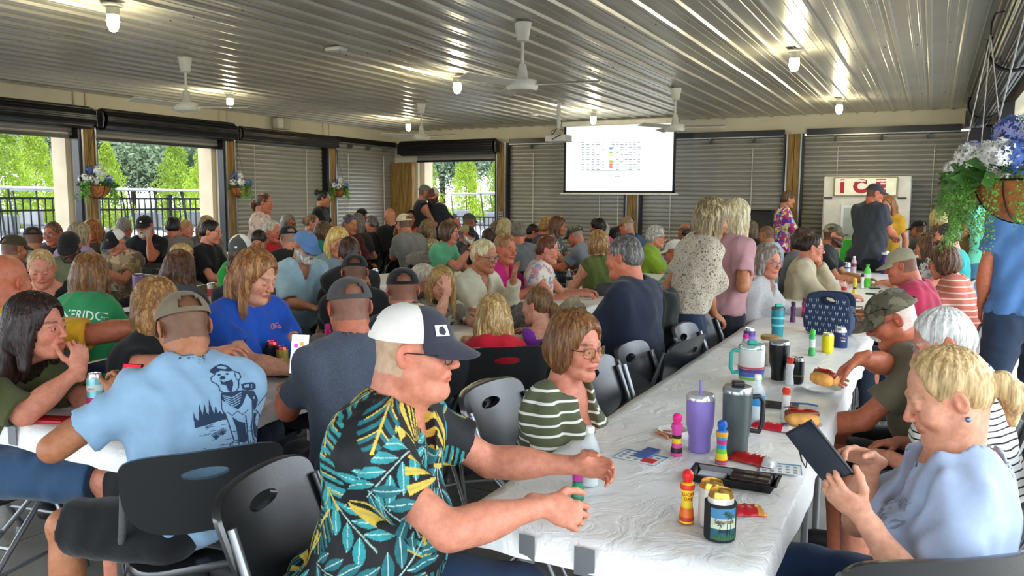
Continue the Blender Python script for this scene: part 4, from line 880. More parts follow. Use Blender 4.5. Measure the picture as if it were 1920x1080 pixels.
    # ---- hair
    if hair not in ('bald', 'buzz') :
        st_ = {0: .0042, 1: .0065, 2: .0105}[lv]; r_ = np.random.default_rng(seed+5)
        lowz = {'long': .46, 'longer': .6, 'bob': .2, 'mid': .27, 'pony': .33, 'bun': .16}.get(hair, .16)
        lo = H-v3(.18, .20, lowz)*hs; hi = H+v3(.18, .18, .17)*hs; f = Field([axis(lo[i], hi[i], st_) for i in range(3)])
        pf = .004 if hat else 0.0; I = lambda r: v3(*r)*hs
        if hair == 'short': f.ell(hl(0, -.011, .036), I((.079, .096, .09)), R, .02); f.ell(hl(0, -.05, -.01), I((.068, .062, .062)), R, .03)
        elif hair == 'balding': f.ell(hl(0, -.05, -.005), I((.081, .068, .06)), R, .02)
        elif hair == 'curly': f.ell(hl(0, -.014, .042), I((.087, .104, .094)), R, .02); f.ell(hl(0, -.05, -.01), I((.085, .075, .08)), R, .03)
        elif hair == 'bun' or hair == 'pony' or hair == 'updo':
            f.ell(hl(0, -.010, .036), I((.0795, .0965, .091)), R, .02); f.ell(hl(0, -.05, -.005), I((.064, .053, .058)), R, .03)
            if hair == 'bun': f.ell(hl(0, -.115, .075), I((.045, .042, .045)), R, .015)
            elif hair == 'updo': f.ell(hl(0, -.105, .02), I((.05, .045, .05)), R, .02)
            else:
                f.ell(hl(0, -.112, -.010), I((.022, .022, .024)), R, .012); f.cone(hl(0, -.128, -.005), hl(.0, -.143, -.05), .027*hs, .033*hs, .02); f.cone(hl(.0, -.143, -.05), hl(.0, -.118, -.115), .033*hs, .012*hs, .02)
        else:
            tall = .012; wid = {'bob': .1, 'mid': .1, 'long': .098, 'longer': .1}[hair]
            f.ell(hl(0, -.015, .034+tall), I((.089, .11, .094)), R, .02)
            f.ell(hl(0, -.045, -.02), I((wid, .085, .09)), R, .03)
            for s in (1, -1): f.ell(hl(s*.079, -.004, -.022), I((.02, .05, .078)), R, .03)
            if hair != 'bob':
                bz = {'mid': .14, 'long': .27, 'longer': .37}[hair]; back = hl(0, -.06, -.06); dn = v3(0, -.30*(sin(lr)+.1), -1.0)
                for s in (1, 0, -1):
                    a = back+R[0]*s*.05*hs; e = a+nrm(dn)*bz*hs+X*s*.035; f.cone(a, e, .062*hs, .048*hs, .04, (Fw, .6))
                for s in (1, -1): f.cone(hl(s*.078, -.0, -.04), hl(s*.088, .005, -.06)+v3(0, .015, -1)*bz*.62*hs, .026*hs, .022*hs, .03)
            else: f.plane(hl(0, 0, -.115), -R[2])
        # strands
        X_, Y_, Z_ = f.ax[0][:, None, None]-F32(H[0]), f.ax[1][None, :, None]-F32(H[1]), f.ax[2][None, None, :]-F32(H[2])
        az = np.arctan2(X_@np.eye(1, dtype=F32) if 0 else X_, Y_)
        if hair == 'curly': f.rumple(.0045, .035, seed)
        elif lv < 2: f.d = f.d+F32(.0022 if hair not in ('pony', 'bun', 'updo', 'short') else .0009)*np.sin(az*(46 if lv == 0 else 30)+3*np.sin(Z_*38)+2*np.sin(az*9)).astype(F32)+F32(.002)*np.sin(az*17+Z_*20).astype(F32)
        else: f.d = f.d+F32(.003)*np.sin(az*16+2*np.sin(Z_*30)).astype(F32)
        # the face, the ears and the nape stay free
        cf = hl(0, .105, -.042 if fringe else .018 if hair in ('pony', 'bun', 'updo') else -.012); f.ell(cf, I((.078 if hair in ('pony', 'bun', 'updo') else .067, .078, .105 if fringe else .1)), R, .012, 1)
        if hair in ('short', 'balding', 'bun', 'pony', 'updo'):
            for s in (1, -1): f.ell(hl(s*.085, .012, -.03), I((.02, .036, .045)), R, .008, 1)
            f.ell(*((hl(0, .082, -.035), I((.095, .075, .088))) if hair in ('pony', 'bun', 'updo') else (hl(0, .075, -.06), I((.09, .08, .07)))), R, .012, 1); f.plane(hl(0, -.05, -.072), -R[2]+R[1]*.3) if hair in ('short', 'balding') else None
        if hair == 'balding': f.ell(hl(0, .04, .07), I((.075, .09, .06)), R, .01, 1)
        V, Q = f.mesh()
        if hat:                                            # hair is tucked under the cap
            qq = ((V-H)@R.T)/hs; up = np.maximum(0, qq[:, 2]-.03); V = V-(R[2]*(up*.12)[:, None]*hs)-(((qq[:, :1]*R[0])*.06+(qq[:, 1:2]*R[1])*.06)*(up > 0)[:, None]*hs)
        if len(V): put('hair', fastmesh('hair', V, Q), hairm(hc, hc2), root)
    if beard and lv < 2:
        f = Field([axis((H-.15)[i], (H+.15)[i], .005 if lv == 0 else .008) for i in range(3)])
        for s in (1, -1): f.cone(hl(s*.058, .01, -.05), hl(s*.016, .074, -.1), .024*hs, .027*hs, .02)
        f.cone(hl(0, .074, -.105), hl(0, .082, -.135 if extra and 'longbeard' in extra else -.112), .027*hs, .018*hs, .02)
        for s in (1, -1): f.cone(hl(s*.004, .1, -.045), hl(s*.03, .086, -.068), .009*hs, .008*hs, .008)
        f.rumple(.002, .02, seed); f.ell(hl(0, .11, -.063), (.018*hs, .03*hs, .007*hs), R, .004, 1); V, Q = f.mesh(); put('beard', fastmesh('beard', V, Q), hairm(beard), root)
    if extra and 'moustache' in extra:
        f = Field([axis((H-.15)[i], (H+.15)[i], .0038) for i in range(3)])
        for s in (1, -1): f.cone(hl(s*.005, .1, -.046), hl(s*.031, .086, -.066), .0095*hs, .007*hs, .006)
        V, Q = f.mesh(); put('moustache', fastmesh('moustache', V, Q), hairm(extra['moustache']), root)
    Mh = Matrix([[*(R.T[i]*hs), H[i]] for i in range(3)]+[[0, 0, 0, 1]])
    if hat: make_cap(root, Mh, lv, **hat)
    if glasses: make_glasses(root, Mh, lv, glasses)
    info = dict(root=root, H=H, R=R, arms=arms, shirt=so, P=P, A=A, L=L, Fw=Fw, Nk=Nk, loc=loc, body=body, Mh=Mh, hd=hd, q=q, Sh=Sh, t=t)
    PEOPLE[label] = info; return info
def make_cap(root, Mh, lv, c='#222222', c2=None, la=0, back=False, brim=None, logo=None, logo_c='#ffffff', mat=None, mat2=None, visor=False):
    n = 40 if lv == 0 else 24; mb = MB(); base = lambda a: .030+.010*cos(a)                # a: 0 = front
    rx, ry, hz = .087, .107, .098; rows = 9; rings = []
    for i in range(rows+1):
        ph = (i/rows)**.9*pi/2; r = max(cos(ph)**.82, .03) if i < rows else .03
        rings.append([(rx*r*sin(a), -.012+ry*r*cos(a), base(a)*(1-sin(ph))+.018*sin(ph)+hz*sin(ph)**1.15) for a in np.linspace(0, 2*pi, n, endpoint=False)])
    V = np.array(rings).reshape(-1, 3); F = []; M = []
    sgn = -1 if back else 1
    for i in range(rows):
        for j in range(n):
            a = (j+.5)/n*2*pi; d = abs((a+pi) % (2*pi)-pi)                                  # angle from the panel front
            if (d > pi-.55+.03*i*i and 0 < i < 4): continue           # the opening above the strap
            F.append((i*n+j, i*n+(j+1) % n, (i+1)*n+(j+1) % n, (i+1)*n+j)); M.append(1 if (c2 and d > 1.15) else 0)
    inner = V*v3(.965, .965, .97)+v3(0, 0, .0)
    k = len(V); F2 = [tuple(x+k for x in f[::-1]) for f in F]; rim = [(j, j+k, (j+1) % n+k, (j+1) % n) for j in range(n)]
    mb.add(np.concatenate([V, inner]), F+F2+rim); mb.M = M+M+[1 if c2 and abs(((j+.5)/n*2*pi+pi) % (2*pi)-pi) > 1.15 else 0 for j in range(n)]
    mb.sphere((0, -.012, base(0)*0+.117), (.009, .009, .005), 8, 0)
    m1 = mat or cloth(c); m2 = mat2 or (cloth(c2) if c2 else m1)
    cap = mb.put('cap', [m1, m2], root, smooth=True, auto=60); rotz = Matrix.Rotation(pi, 4, 'Z') if back else Matrix.Identity(4)
    off = Matrix.Translation((0, -.024 if back else 0, 0)); cap.matrix_basis = Mh@off@rotz@Matrix.Rotation(radians(6 if back else -4), 4, 'X')
    mb = MB(); top = []; m = 15; lay = []
    for zo in (0, -.004):
        for i, rr in enumerate((0, .25, .5, .75, 1)):
            for j in range(m):
                a = (j/(m-1)-.5)*2*1.12; bx, by = rx*sin(a)*.99, -.012+ry*cos(a)*.99; ex = (.072*sqrt(max(0, 1-(a/1.13)**2.6 if a > 0 else 1-(-a/1.13)**2.6)))*1.02
                lay.append((bx*(1+.04*rr), by+ex*rr, base(a)+zo+.001-.26*rr*ex-2.4*bx*bx*rr-.006*rr))
    lay = np.array(lay); K = 5*m
    Fq = [(i*m+j, (i+1)*m+j, (i+1)*m+j+1, i*m+j+1) for i in range(4) for j in range(m-1)]
    Fb = [tuple(x+K for x in f[::-1]) for f in Fq]; ed = [(4*m+j, 4*m+j+K, 4*m+j+1+K, 4*m+j+1) for j in range(m-1)]
    mb.add(lay, Fq+Fb+ed); mb.put('cap_brim', cloth(brim) if brim else m1, cap, smooth=True, auto=60)
    if logo:
        lg = MB(); s = logo
        pts = [(-s, -s*.75), (s, -s*.75), (s, s*.75), (-s, s*.75)]; P_ = []
        for u, v in pts:
            a = u/.1+la; ph = .42+v/.1; r = cos(ph)**.82; P_.append((1.02*rx*r*sin(a), -.012+1.02*ry*r*cos(a), .04*(1-sin(ph))+.018*sin(ph)+hz*sin(ph)**1.15+.001))
        lg.add(P_, [(0, 1, 2, 3)]); lg.put('cap_badge', plain(logo_c, .7), cap)
def make_glasses(root, Mh, lv, g):
    c = g.get('c', '#1d1a1a'); mb = MB(); r = g.get('r', .0015 if lv < 2 else .0024); zo = g.get('z', 0); yo = g.get('y', 0); ln = MB(); n = 18
    for s in (1, -1):
        P = []
        for a in np.linspace(0, 2*pi, n, endpoint=False):
            cx, cz = cos(a), sin(a); k = (abs(cx)**3.2+abs(cz)**3.2)**(-1/3.2); P.append((s*.033+.0255*cx*k, .101+yo-.010*abs(cx*k*.5+.5 if s > 0 else cx*k*.5-.5)**2, zo-.003+.0185*cz*k))
        mb.tube(P+[P[0]], r, 6, cap=False); ln.add(P, [tuple(range(n))])
        mb.tube([(s*.0585, .092+yo, zo+.006), (s*.076, .075+yo, zo+.006), (s*.081, .0+yo, zo+.006), (s*.081, -.02+yo, zo-.008)], r, 6)
    mb.tube([(-.009, .102+yo, zo+.003), (0, .105+yo, zo+.006), (.009, .102+yo, zo+.003)], r, 6)
    o = mb.put(g.get('name', 'glasses'), plain(c, .3), root, smooth=True); o.matrix_basis = Mh
    if g.get('lens') or lv < 2:
        dark = g.get('dark'); l = ln.put('lens', plain('#101214', .1, alpha=.92) if dark else plain(g.get('lens', '#d8e0e4'), .03, alpha=.16), o, smooth=True)
# ---------------------------------------------------------------- folding chairs
def chair_parts():
    BP = plain('#1d2024', .25, 0, .05, 8, .1, 400, spec=1.0); TB = plain('#8e9093', .3, .75)
    r = bpy.data.objects.new('folding_chair', None); C.objects.link(r)
    n = 48; rings = []                                     # backrest: shaped panel around an oval hand hole
    for f_ in (0, .12, .3, .5, .7, .86, .95, 1):
        ring = []
        for k in range(n):
            a = k/n*2*pi; c, s = cos(a), sin(a); hx, hz_ = .068*c, .020*s; e = 4.2 if s > 0 else 3.4
            q = (abs(c)**e+abs(s)**e)**(-1/e); ox, oz = .232*c*q*(1-.06*max(0, -s)), (.075 if s > 0 else .205)*s*q
            x, z = hx+(ox-hx)*f_, hz_+(oz-hz_)*f_; y = -.045+.75*x*x+.10*(z+.05)**2*0-.06*max(0, z)*.5; ring.append((x, y, .79+z))
        rings.append(ring)
    fr = [[(x, y+.016-.010*(i > 6), z) for x, y, z in rg] for i, rg in enumerate(rings)]; bk = [[(x, y-.006, z) for x, y, z in rg] for rg in rings]
    mb = MB(); V = [p for rg in fr for p in rg]+[p for rg in bk for p in rg]; K = 8*n; F = []
    for i in range(7):
        for k in range(n): a, b = i*n+k, i*n+(k+1) % n; F += [(a, b, b+n, a+n), (a+K, a+n+K, b+n+K, b+K)]
    for k in range(n): b = (k+1) % n; F += [(k, k+K, b+K, b), (7*n+k, 7*n+b, 7*n+b+K, 7*n+k+K)]
    V = [(x, y*1.0-.20-.34*(z-.6), z) for x, y, z in V]; mb.add(V, F); mb.put('backrest', BP, r, smooth=True, auto=45)
    mb = MB(); rg = []
    for z, k in ((.418, .90), (.424, .98), (.440, 1.0), (.452, .975), (.455, .9), (.448, .5)):
        rg.append([(.215*k*np.sign(c)*abs(c)**.45*(1 if s > -.2 else .97), .205*k*np.sign(s)*abs(s)**.45+.02, z-(.018 if s > .7 and k > .9 else 0)) for c, s in [(cos(a), sin(a)) for a in np.linspace(0, 2*pi, 32, endpoint=False)]])
    mb.loft(rg); mb.put('seat', BP, r, smooth=True, auto=50)
    for s in (1, -1):
        mb = MB(); mb.tube([(s*.232, .24, .015), (s*.228, .02, .45), (s*.222, -.185, .62), (s*.212, -.25, .80)], .0125, 8); mb.tube([(s*.232, .24, 0), (s*.232, .235, .03)], .017, 8); mb.put('leg', TB, r, smooth=True)
        mb = MB(); mb.tube([(s*.205, -.27, .015), (s*.205, .13, .43)], .0115, 8); mb.tube([(s*.205, -.27, 0), (s*.205, -.265, .03)], .016, 8); mb.put('leg', TB, r, smooth=True)
    mb = MB(); mb.tube([(-.23, .19, .12), (.23, .19, .12)], .009, 6); mb.tube([(-.205, -.17, .12), (.205, -.17, .12)], .009, 6); mb.put('crossbar', TB, r)
    scan(r); return r
CH0 = chair_parts(); used_ch = [False]
def chair(x, y, t, label):
    if not used_ch[0]: o = CH0; used_ch[0] = True
    else: o = copy_tree(CH0)
    o.location = (x, y, 0); o.rotation_euler = (0, 0, -radians(t)); return tag(o, label, 'chair', 'black folding chairs')
# ---------------------------------------------------------------- long tables with white plastic sheeting
CLOTH = plain('#e9e8e6', .32, 0, .03, 2, .25, 9, spec=.4)
def m_sheet():
    m, n, l, b = nt('plastic_sheet'); v = coords(n, l); b.inputs['Base Color'].default_value = (*srgb('#f0f0ef'), 1); b.inputs['Roughness'].default_value = .38
    a = noise(n, l, v, 7, 5, .6); a.inputs['Distortion'].default_value = 1.5; bump(n, l, b, a.outputs[0], .5, .03); return m
SHEET = m_sheet(); TZ = .742
def table_row(x0, x1, y0, y1, where, near='near'):
    n = max(1, round((y1-y0)/1.85)); L = (y1-y0)/n
    for k in range(n):
        r = thing('folding_table', '%s folding table from the near end of %s' % (('first', 'second', 'third', 'fourth', 'fifth', 'sixth')[k], where), 'table', ((x0+x1)/2, y0+L*(k+.5), 0), 0, 'long folding tables')
        hx, hy = (x1-x0)/2, L/2-.005; mb = MB(); mb.box((-hx, -hy, .695), (hx, hy, .733)); mb.put('tabletop', plain('#cfcdc8', .5), r, bevel=.008)
        for s in (1, -1):
            for q in (1, -1): mb = MB(); mb.tube([(s*hx*.72, q*hy*.80, .01), (s*hx*.72, q*hy*.80, .69)], .016, 10); mb.put('leg', plain('#8b8d90', .35, .6), r, smooth=True)
        for q in (1, -1): mb = MB(); mb.tube([(-hx*.72, q*hy*.8, .32), (hx*.72, q*hy*.8, .32)], .011, 8); mb.tube([(0, q*hy*.8, .32), (0, q*hy*.3, .69)], .009, 6); mb.put('brace', plain('#8b8d90', .35, .6), r, smooth=True)
    r_ = np.random.default_rng(int(abs(x0*10)+y0*7)); nx = 10; ny = int((y1-y0)/.07); drop = .078
    us = [-.5-1e-3*i for i in (0,)]; V = []; prof = [(-1, -drop), (-1, -drop*.5), (-1, -.012), (-.985, 0)]+[(u, 0) for u in np.linspace(-.9, .9, nx)]+[(.985, 0), (1, -.012), (1, -drop*.5), (1, -drop)]
    ph = r_.uniform(0, 6, 8)
    ys = [y0-.012]*2+list(np.linspace(y0-.008, y1+.008, ny))+[y1+.012]*2
    for j, y in enumerate(ys):
        endd = {0: -drop*1.05, 1: -drop*.5, len(ys)-2: -drop*.5, len(ys)-1: -drop}.get(j, 0)
        for u, dz in prof:
            z = TZ+min(dz, endd); wv = (sin(y*9+ph[0])*.5+sin(y*23+ph[1])*.3)*.010; hang = -min(dz, endd)/drop
            x = (x0+x1)/2+u*((x1-x0)/2+.006+hang*(.010+wv) if abs(u) > .98 else (x1-x0)/2); yy = y-(hang*.012 if j < 2 and abs(u) < .98 else 0)+(.006*sin(x*31+ph[2])*hang if j < 2 else 0)
            lz = .0016*(sin(x*17+y*6+ph[3])+sin(y*14-x*9+ph[4])) if hang < .05 else (.010*sin(y*5+ph[5])+.006*sin(y*19) if hang > .9 else 0)*(1)
            V.append((x, yy, z+lz))
    k = len(prof); F = np.array([(j*k+i, j*k+i+1, (j+1)*k+i+1, (j+1)*k+i) for j in range(len(ys)-1) for i in range(k-1)])
    o = put('table_sheet', fastmesh('sheet', V, F), SHEET); tag(o, 'white plastic sheet over %s' % where, 'tablecloth'); return o
table_row(-1.10, -.31, 1.78, 11.75, 'the right row')
table_row(-3.13, -2.39, 1.72, 10.6, 'the second row from the right')
table_row(-5.5, -4.75, 3.2, 11.0, 'the third row from the right')
table_row(-7.85, -7.1, 4.2, 12.4, 'the fourth row from the right')
table_row(-9.75, -9.0, 5.2, 12.6, 'the row beside the left doorways')
def tape(p, q, w, label, z=TZ-.02, dz=.055):
    p, q = np.array(p), np.array(q); mb = MB(); mb.add([(*p, z+.018), (*q, z+.018), (q[0], q[1], z-dz), (p[0], p[1], z-dz)], [(0, 1, 2, 3)]); o = mb.put('tape_strip', plain('#77797b', .3, .3)); m = o.modifiers.new('s', 'SOLIDIFY'); m.thickness = .001; tag(o, label, 'tape')
tape((-.90, 1.755), (-.855, 1.755), 0, 'grey tape strip left of the other, on near end of the right table'); tape((-.745, 1.755), (-.69, 1.755), 0, 'grey tape strip nearer the middle of right table end')
tape((-3.04, 1.695), (-2.99, 1.695), 0, 'grey tape strip on the near end of the left table')
# ---------------------------------------------------------------- people, nearest first
KIDN = [0]
def seat(who, label, **a):
    i = human(label, **a); P = i['P']; t = radians(i['t']); X, Y = i['q'][0], i['q'][1]; oy = P[1]+.045; chair(X+sin(t)*oy, Y+cos(t)*oy, i['t'], 'black folding chair under the %s' % who); return i
W_ = lambda px, py, z: ('w', *onz(px, py, z))
def D_(px, py, d): return ('w', *(ray(px, py)*d+v3_((0, 0, CZ))))
tan = seat('man in the dog-print shirt', 'man in light blue dog-print T-shirt and tan open-backed cap, seen from behind', px=345, py=612, hp=130, t=-56, h=-66, pitch=20, lv=0, w=1.22, belly=.3, skin='tan', shirt='#8fb1cf', hc='#54402f', hat=dict(c='#7d6f58', brim='#85775f'),
  glasses=dict(c='#241d1a'), plen='knee', hem=.47, pants='#131417', rh=D_(243, 748, 2.74), lh=D_(214, 757, 2.68), lhd=(.1, .5, .9), rhd=(-.1, .5, .9), lean=12, lel=(-1, -.8, -.5), rel=(.9, .2, -1), rcurl=45, lcurl=45, knee={1: ('w', *onz(215, 905, .53)), -1: ('w', *onz(122, 985, .53))})
haw = seat('man in the tropical shirt', 'man in black tropical-print shirt and white-backed dark cap, in profile', px=776, py=655, hp=176, t=76, h=68, pitch=4, lv=0, w=1.3, belly=1.0, skin='pink', shirt='#131519', neck='v', hc='#cdbb9a', hat=dict(c='#34343f', c2='#e9e4dc', logo=.024, la=.55),
  glasses=dict(c='#211d1c'), pants='#2b3d58', rh=D_(1020, 948, 1.93), lh=D_(1075, 872, 2.25), rhd=(-.15, .9, -.25), rhn=(-.9, .1, -.6), rcl=(48, 52, 58, 62), lhd=(.15, 1, .05), lhn=(.9, .1, -.2), lcurl=26, lean=14, rel=(.9, -.2, -1), lel=(-.7, -.2, -1), sleeve='short')
stp = seat('woman in the striped shirt', 'woman with brown bob and glasses in olive shirt with white stripes', px=1080, py=648, hp=118, t=92, h=108, pitch=6, lv=0, w=1.02, bust=.6, skin='pink', shirt='#575c42', sk='stripe', s2='#e9e8df', ssc=8.5, nk=(0, 0, -.045), neck='scoop', hair='bob', hc='#6d4526', hc2='#a07748', glasses=dict(c='#3a2e28', lens='#d8b060'), pants='#3a3d44', rh=(.10, .22, .66), lh=(-.14, .26, .70), lean=12)
blo = seat('blonde woman holding a phone', 'blonde woman with ponytail in pale blue shirt looking down at a phone', px=1777, py=740, hp=174, t=-98, h=-104, pitch=22, lv=0, w=1.02, bust=.9, skin='fair', shirt='#a9bad8', neck='scoop', hair='pony', hc='#b89868', hc2='#e0c898', shut=True, pants='#24395a', hem=.5, rump=1.35, lean=8, nk=(0, .05, -.03), rh=D_(1632, 862, 2.12), lh=D_(1618, 968, 1.90), rhd=(-.5, .75, .35), rhn=(-.3, -.5, -.8), rcurl=30, lhd=(.0, .75, .6), lhn=(.85, -.45, .3), lcurl=30, rel=(.7, -.3, -1), lel=(-.6, -.5, -1))
cam_ = seat('man in the camouflage cap', 'man with white moustache in camouflage cap and olive T-shirt holding hot dog', px=1672, py=595, hp=106, t=-88, h=-104, pitch=26, lv=0, w=1.12, belly=.6, skin='red', shirt='#6b6650', hc='#d8d5cf', hat=dict(c='#5a5644', mat=cloth('#4e4a3a', 'camo', '#6f6852', '#2f2c22', sc=1.3)), glasses=dict(c='#5a4a44'), extra={'moustache': '#cfc8ba'}, shut=True, plen='knee', pants='#17181b', lean=22,
  lh=(-.16, .30, .64), rh=D_(1595, 672, 3.05), rhd=(-.1, .8, -.65), rhn=(-.25, -.5, -.9), rcurl=34, rel=(.8, -.1, -.6), lcurl=35)
gry = seat('grey-haired woman behind the blonde', 'woman with short white-grey hair and glasses leaning behind the blonde woman', px=1768, py=640, hp=122, t=-84, h=-100, pitch=24, lv=0, w=1.1, bust=1, skin='pink', shirt='#e4e2de', sk='stripe', s2='#15161a', ssc=13, hair='short', hc='#c4c2be', hc2='#eceae6', glasses=dict(c='#8a8a90'), plen='knee', pants='#2a2a2c', lean=14, shut=True, lh='lap', rh='lap')
oli = seat('dark-haired woman in the olive hoodie', 'dark-haired woman in olive hoodie resting her chin on one hand', px=70, py=612, hp=113, t=78, h=66, pitch=2, lv=0, w=1.2, bust=1, belly=.4, skin='pink', shirt='#4c4f2c', hair='mid', hc='#221512', hc2='#4a3028', pants='#2d4a68', sleeve='elbow', plen='knee', lh=(-.1, .3, .70), rh=D_(150, 692, 3.10), rhd=(-.15, -.12, 1), rhn=(-.3, -1, .1), rcurl=48, rel=(.3, .5, -.8), nk=(0, -.10, .03), lean=24, knee={1: (.1, .42, .55), -1: (-.2, .42, .54)})
gcp = seat('man in the charcoal cap', 'man in charcoal cap and slate T-shirt seen from behind', px=655, py=575, hp=112, t=-62, h=-52, pitch=10, lv=0, w=1.25, belly=.4, skin='red', shirt='#454c5a', sk='heather', s2='#525a6a', hc='#6a5648', hat=dict(c='#4a4748'), glasses=dict(c='#222'), lean=12, rh=(.08, .33, .79), lh=(-.15, .35, .79), pants='#22262e')
blu = seat('woman in the blue shirt', 'woman with long auburn-blonde hair in royal blue T-shirt looking down', px=480, py=518, hp=90, t=98, h=84, pitch=22, lv=0, w=1.3, bust=1.2, skin='fair', shirt='#1f4fb0', hair='long', hc='#84552f', hc2='#c09058', shut=True, lean=8, rh=(.05, .35, .80), lh=(-.08, .36, .80), pants='#2b3442')
bld = seat('bald man in the yellow shirt', 'bald man in golden yellow shirt at left edge, arm stretched right', px=12, py=528, hp=100, t=-10, h=-12, pitch=4, lv=0, w=1.25, skin='red', shirt='#e2a71c', hair='bald', lean=6, rh=D_(340, 602, 3.45), rhd=(.9, .3, -.1), sleeve='elbow', rel=(.5, -.5, -1), lh='table', eyes=False)
pin = seat('woman in the green printed shirt', 'woman with long layered brown hair in green shirt lettered across the back', px=170, py=515, hp=74, t=-5, h=-38, pitch=6, lv=1, w=1.3, bust=.5, skin='warm', shirt='#2f8f57', hair='long', hc='#6a4526', hc2='#a8763e', lean=10)
gls = seat('strawberry-blonde woman in black top', 'strawberry-blonde woman in glasses and black top reaching over the table', px=292, py=578, hp=102, t=78, h=-70, pitch=18, lv=1, w=1.1, bust=.8, skin='pink', shirt='#17181b', sleeve='cap', hair='mid', hc='#8a5f38', hc2='#c49a64', glasses=dict(c='#2a2220'), lean=10, rh=D_(455, 655, 2.95), lh=(.0, .3, .8), sit_z=.55)
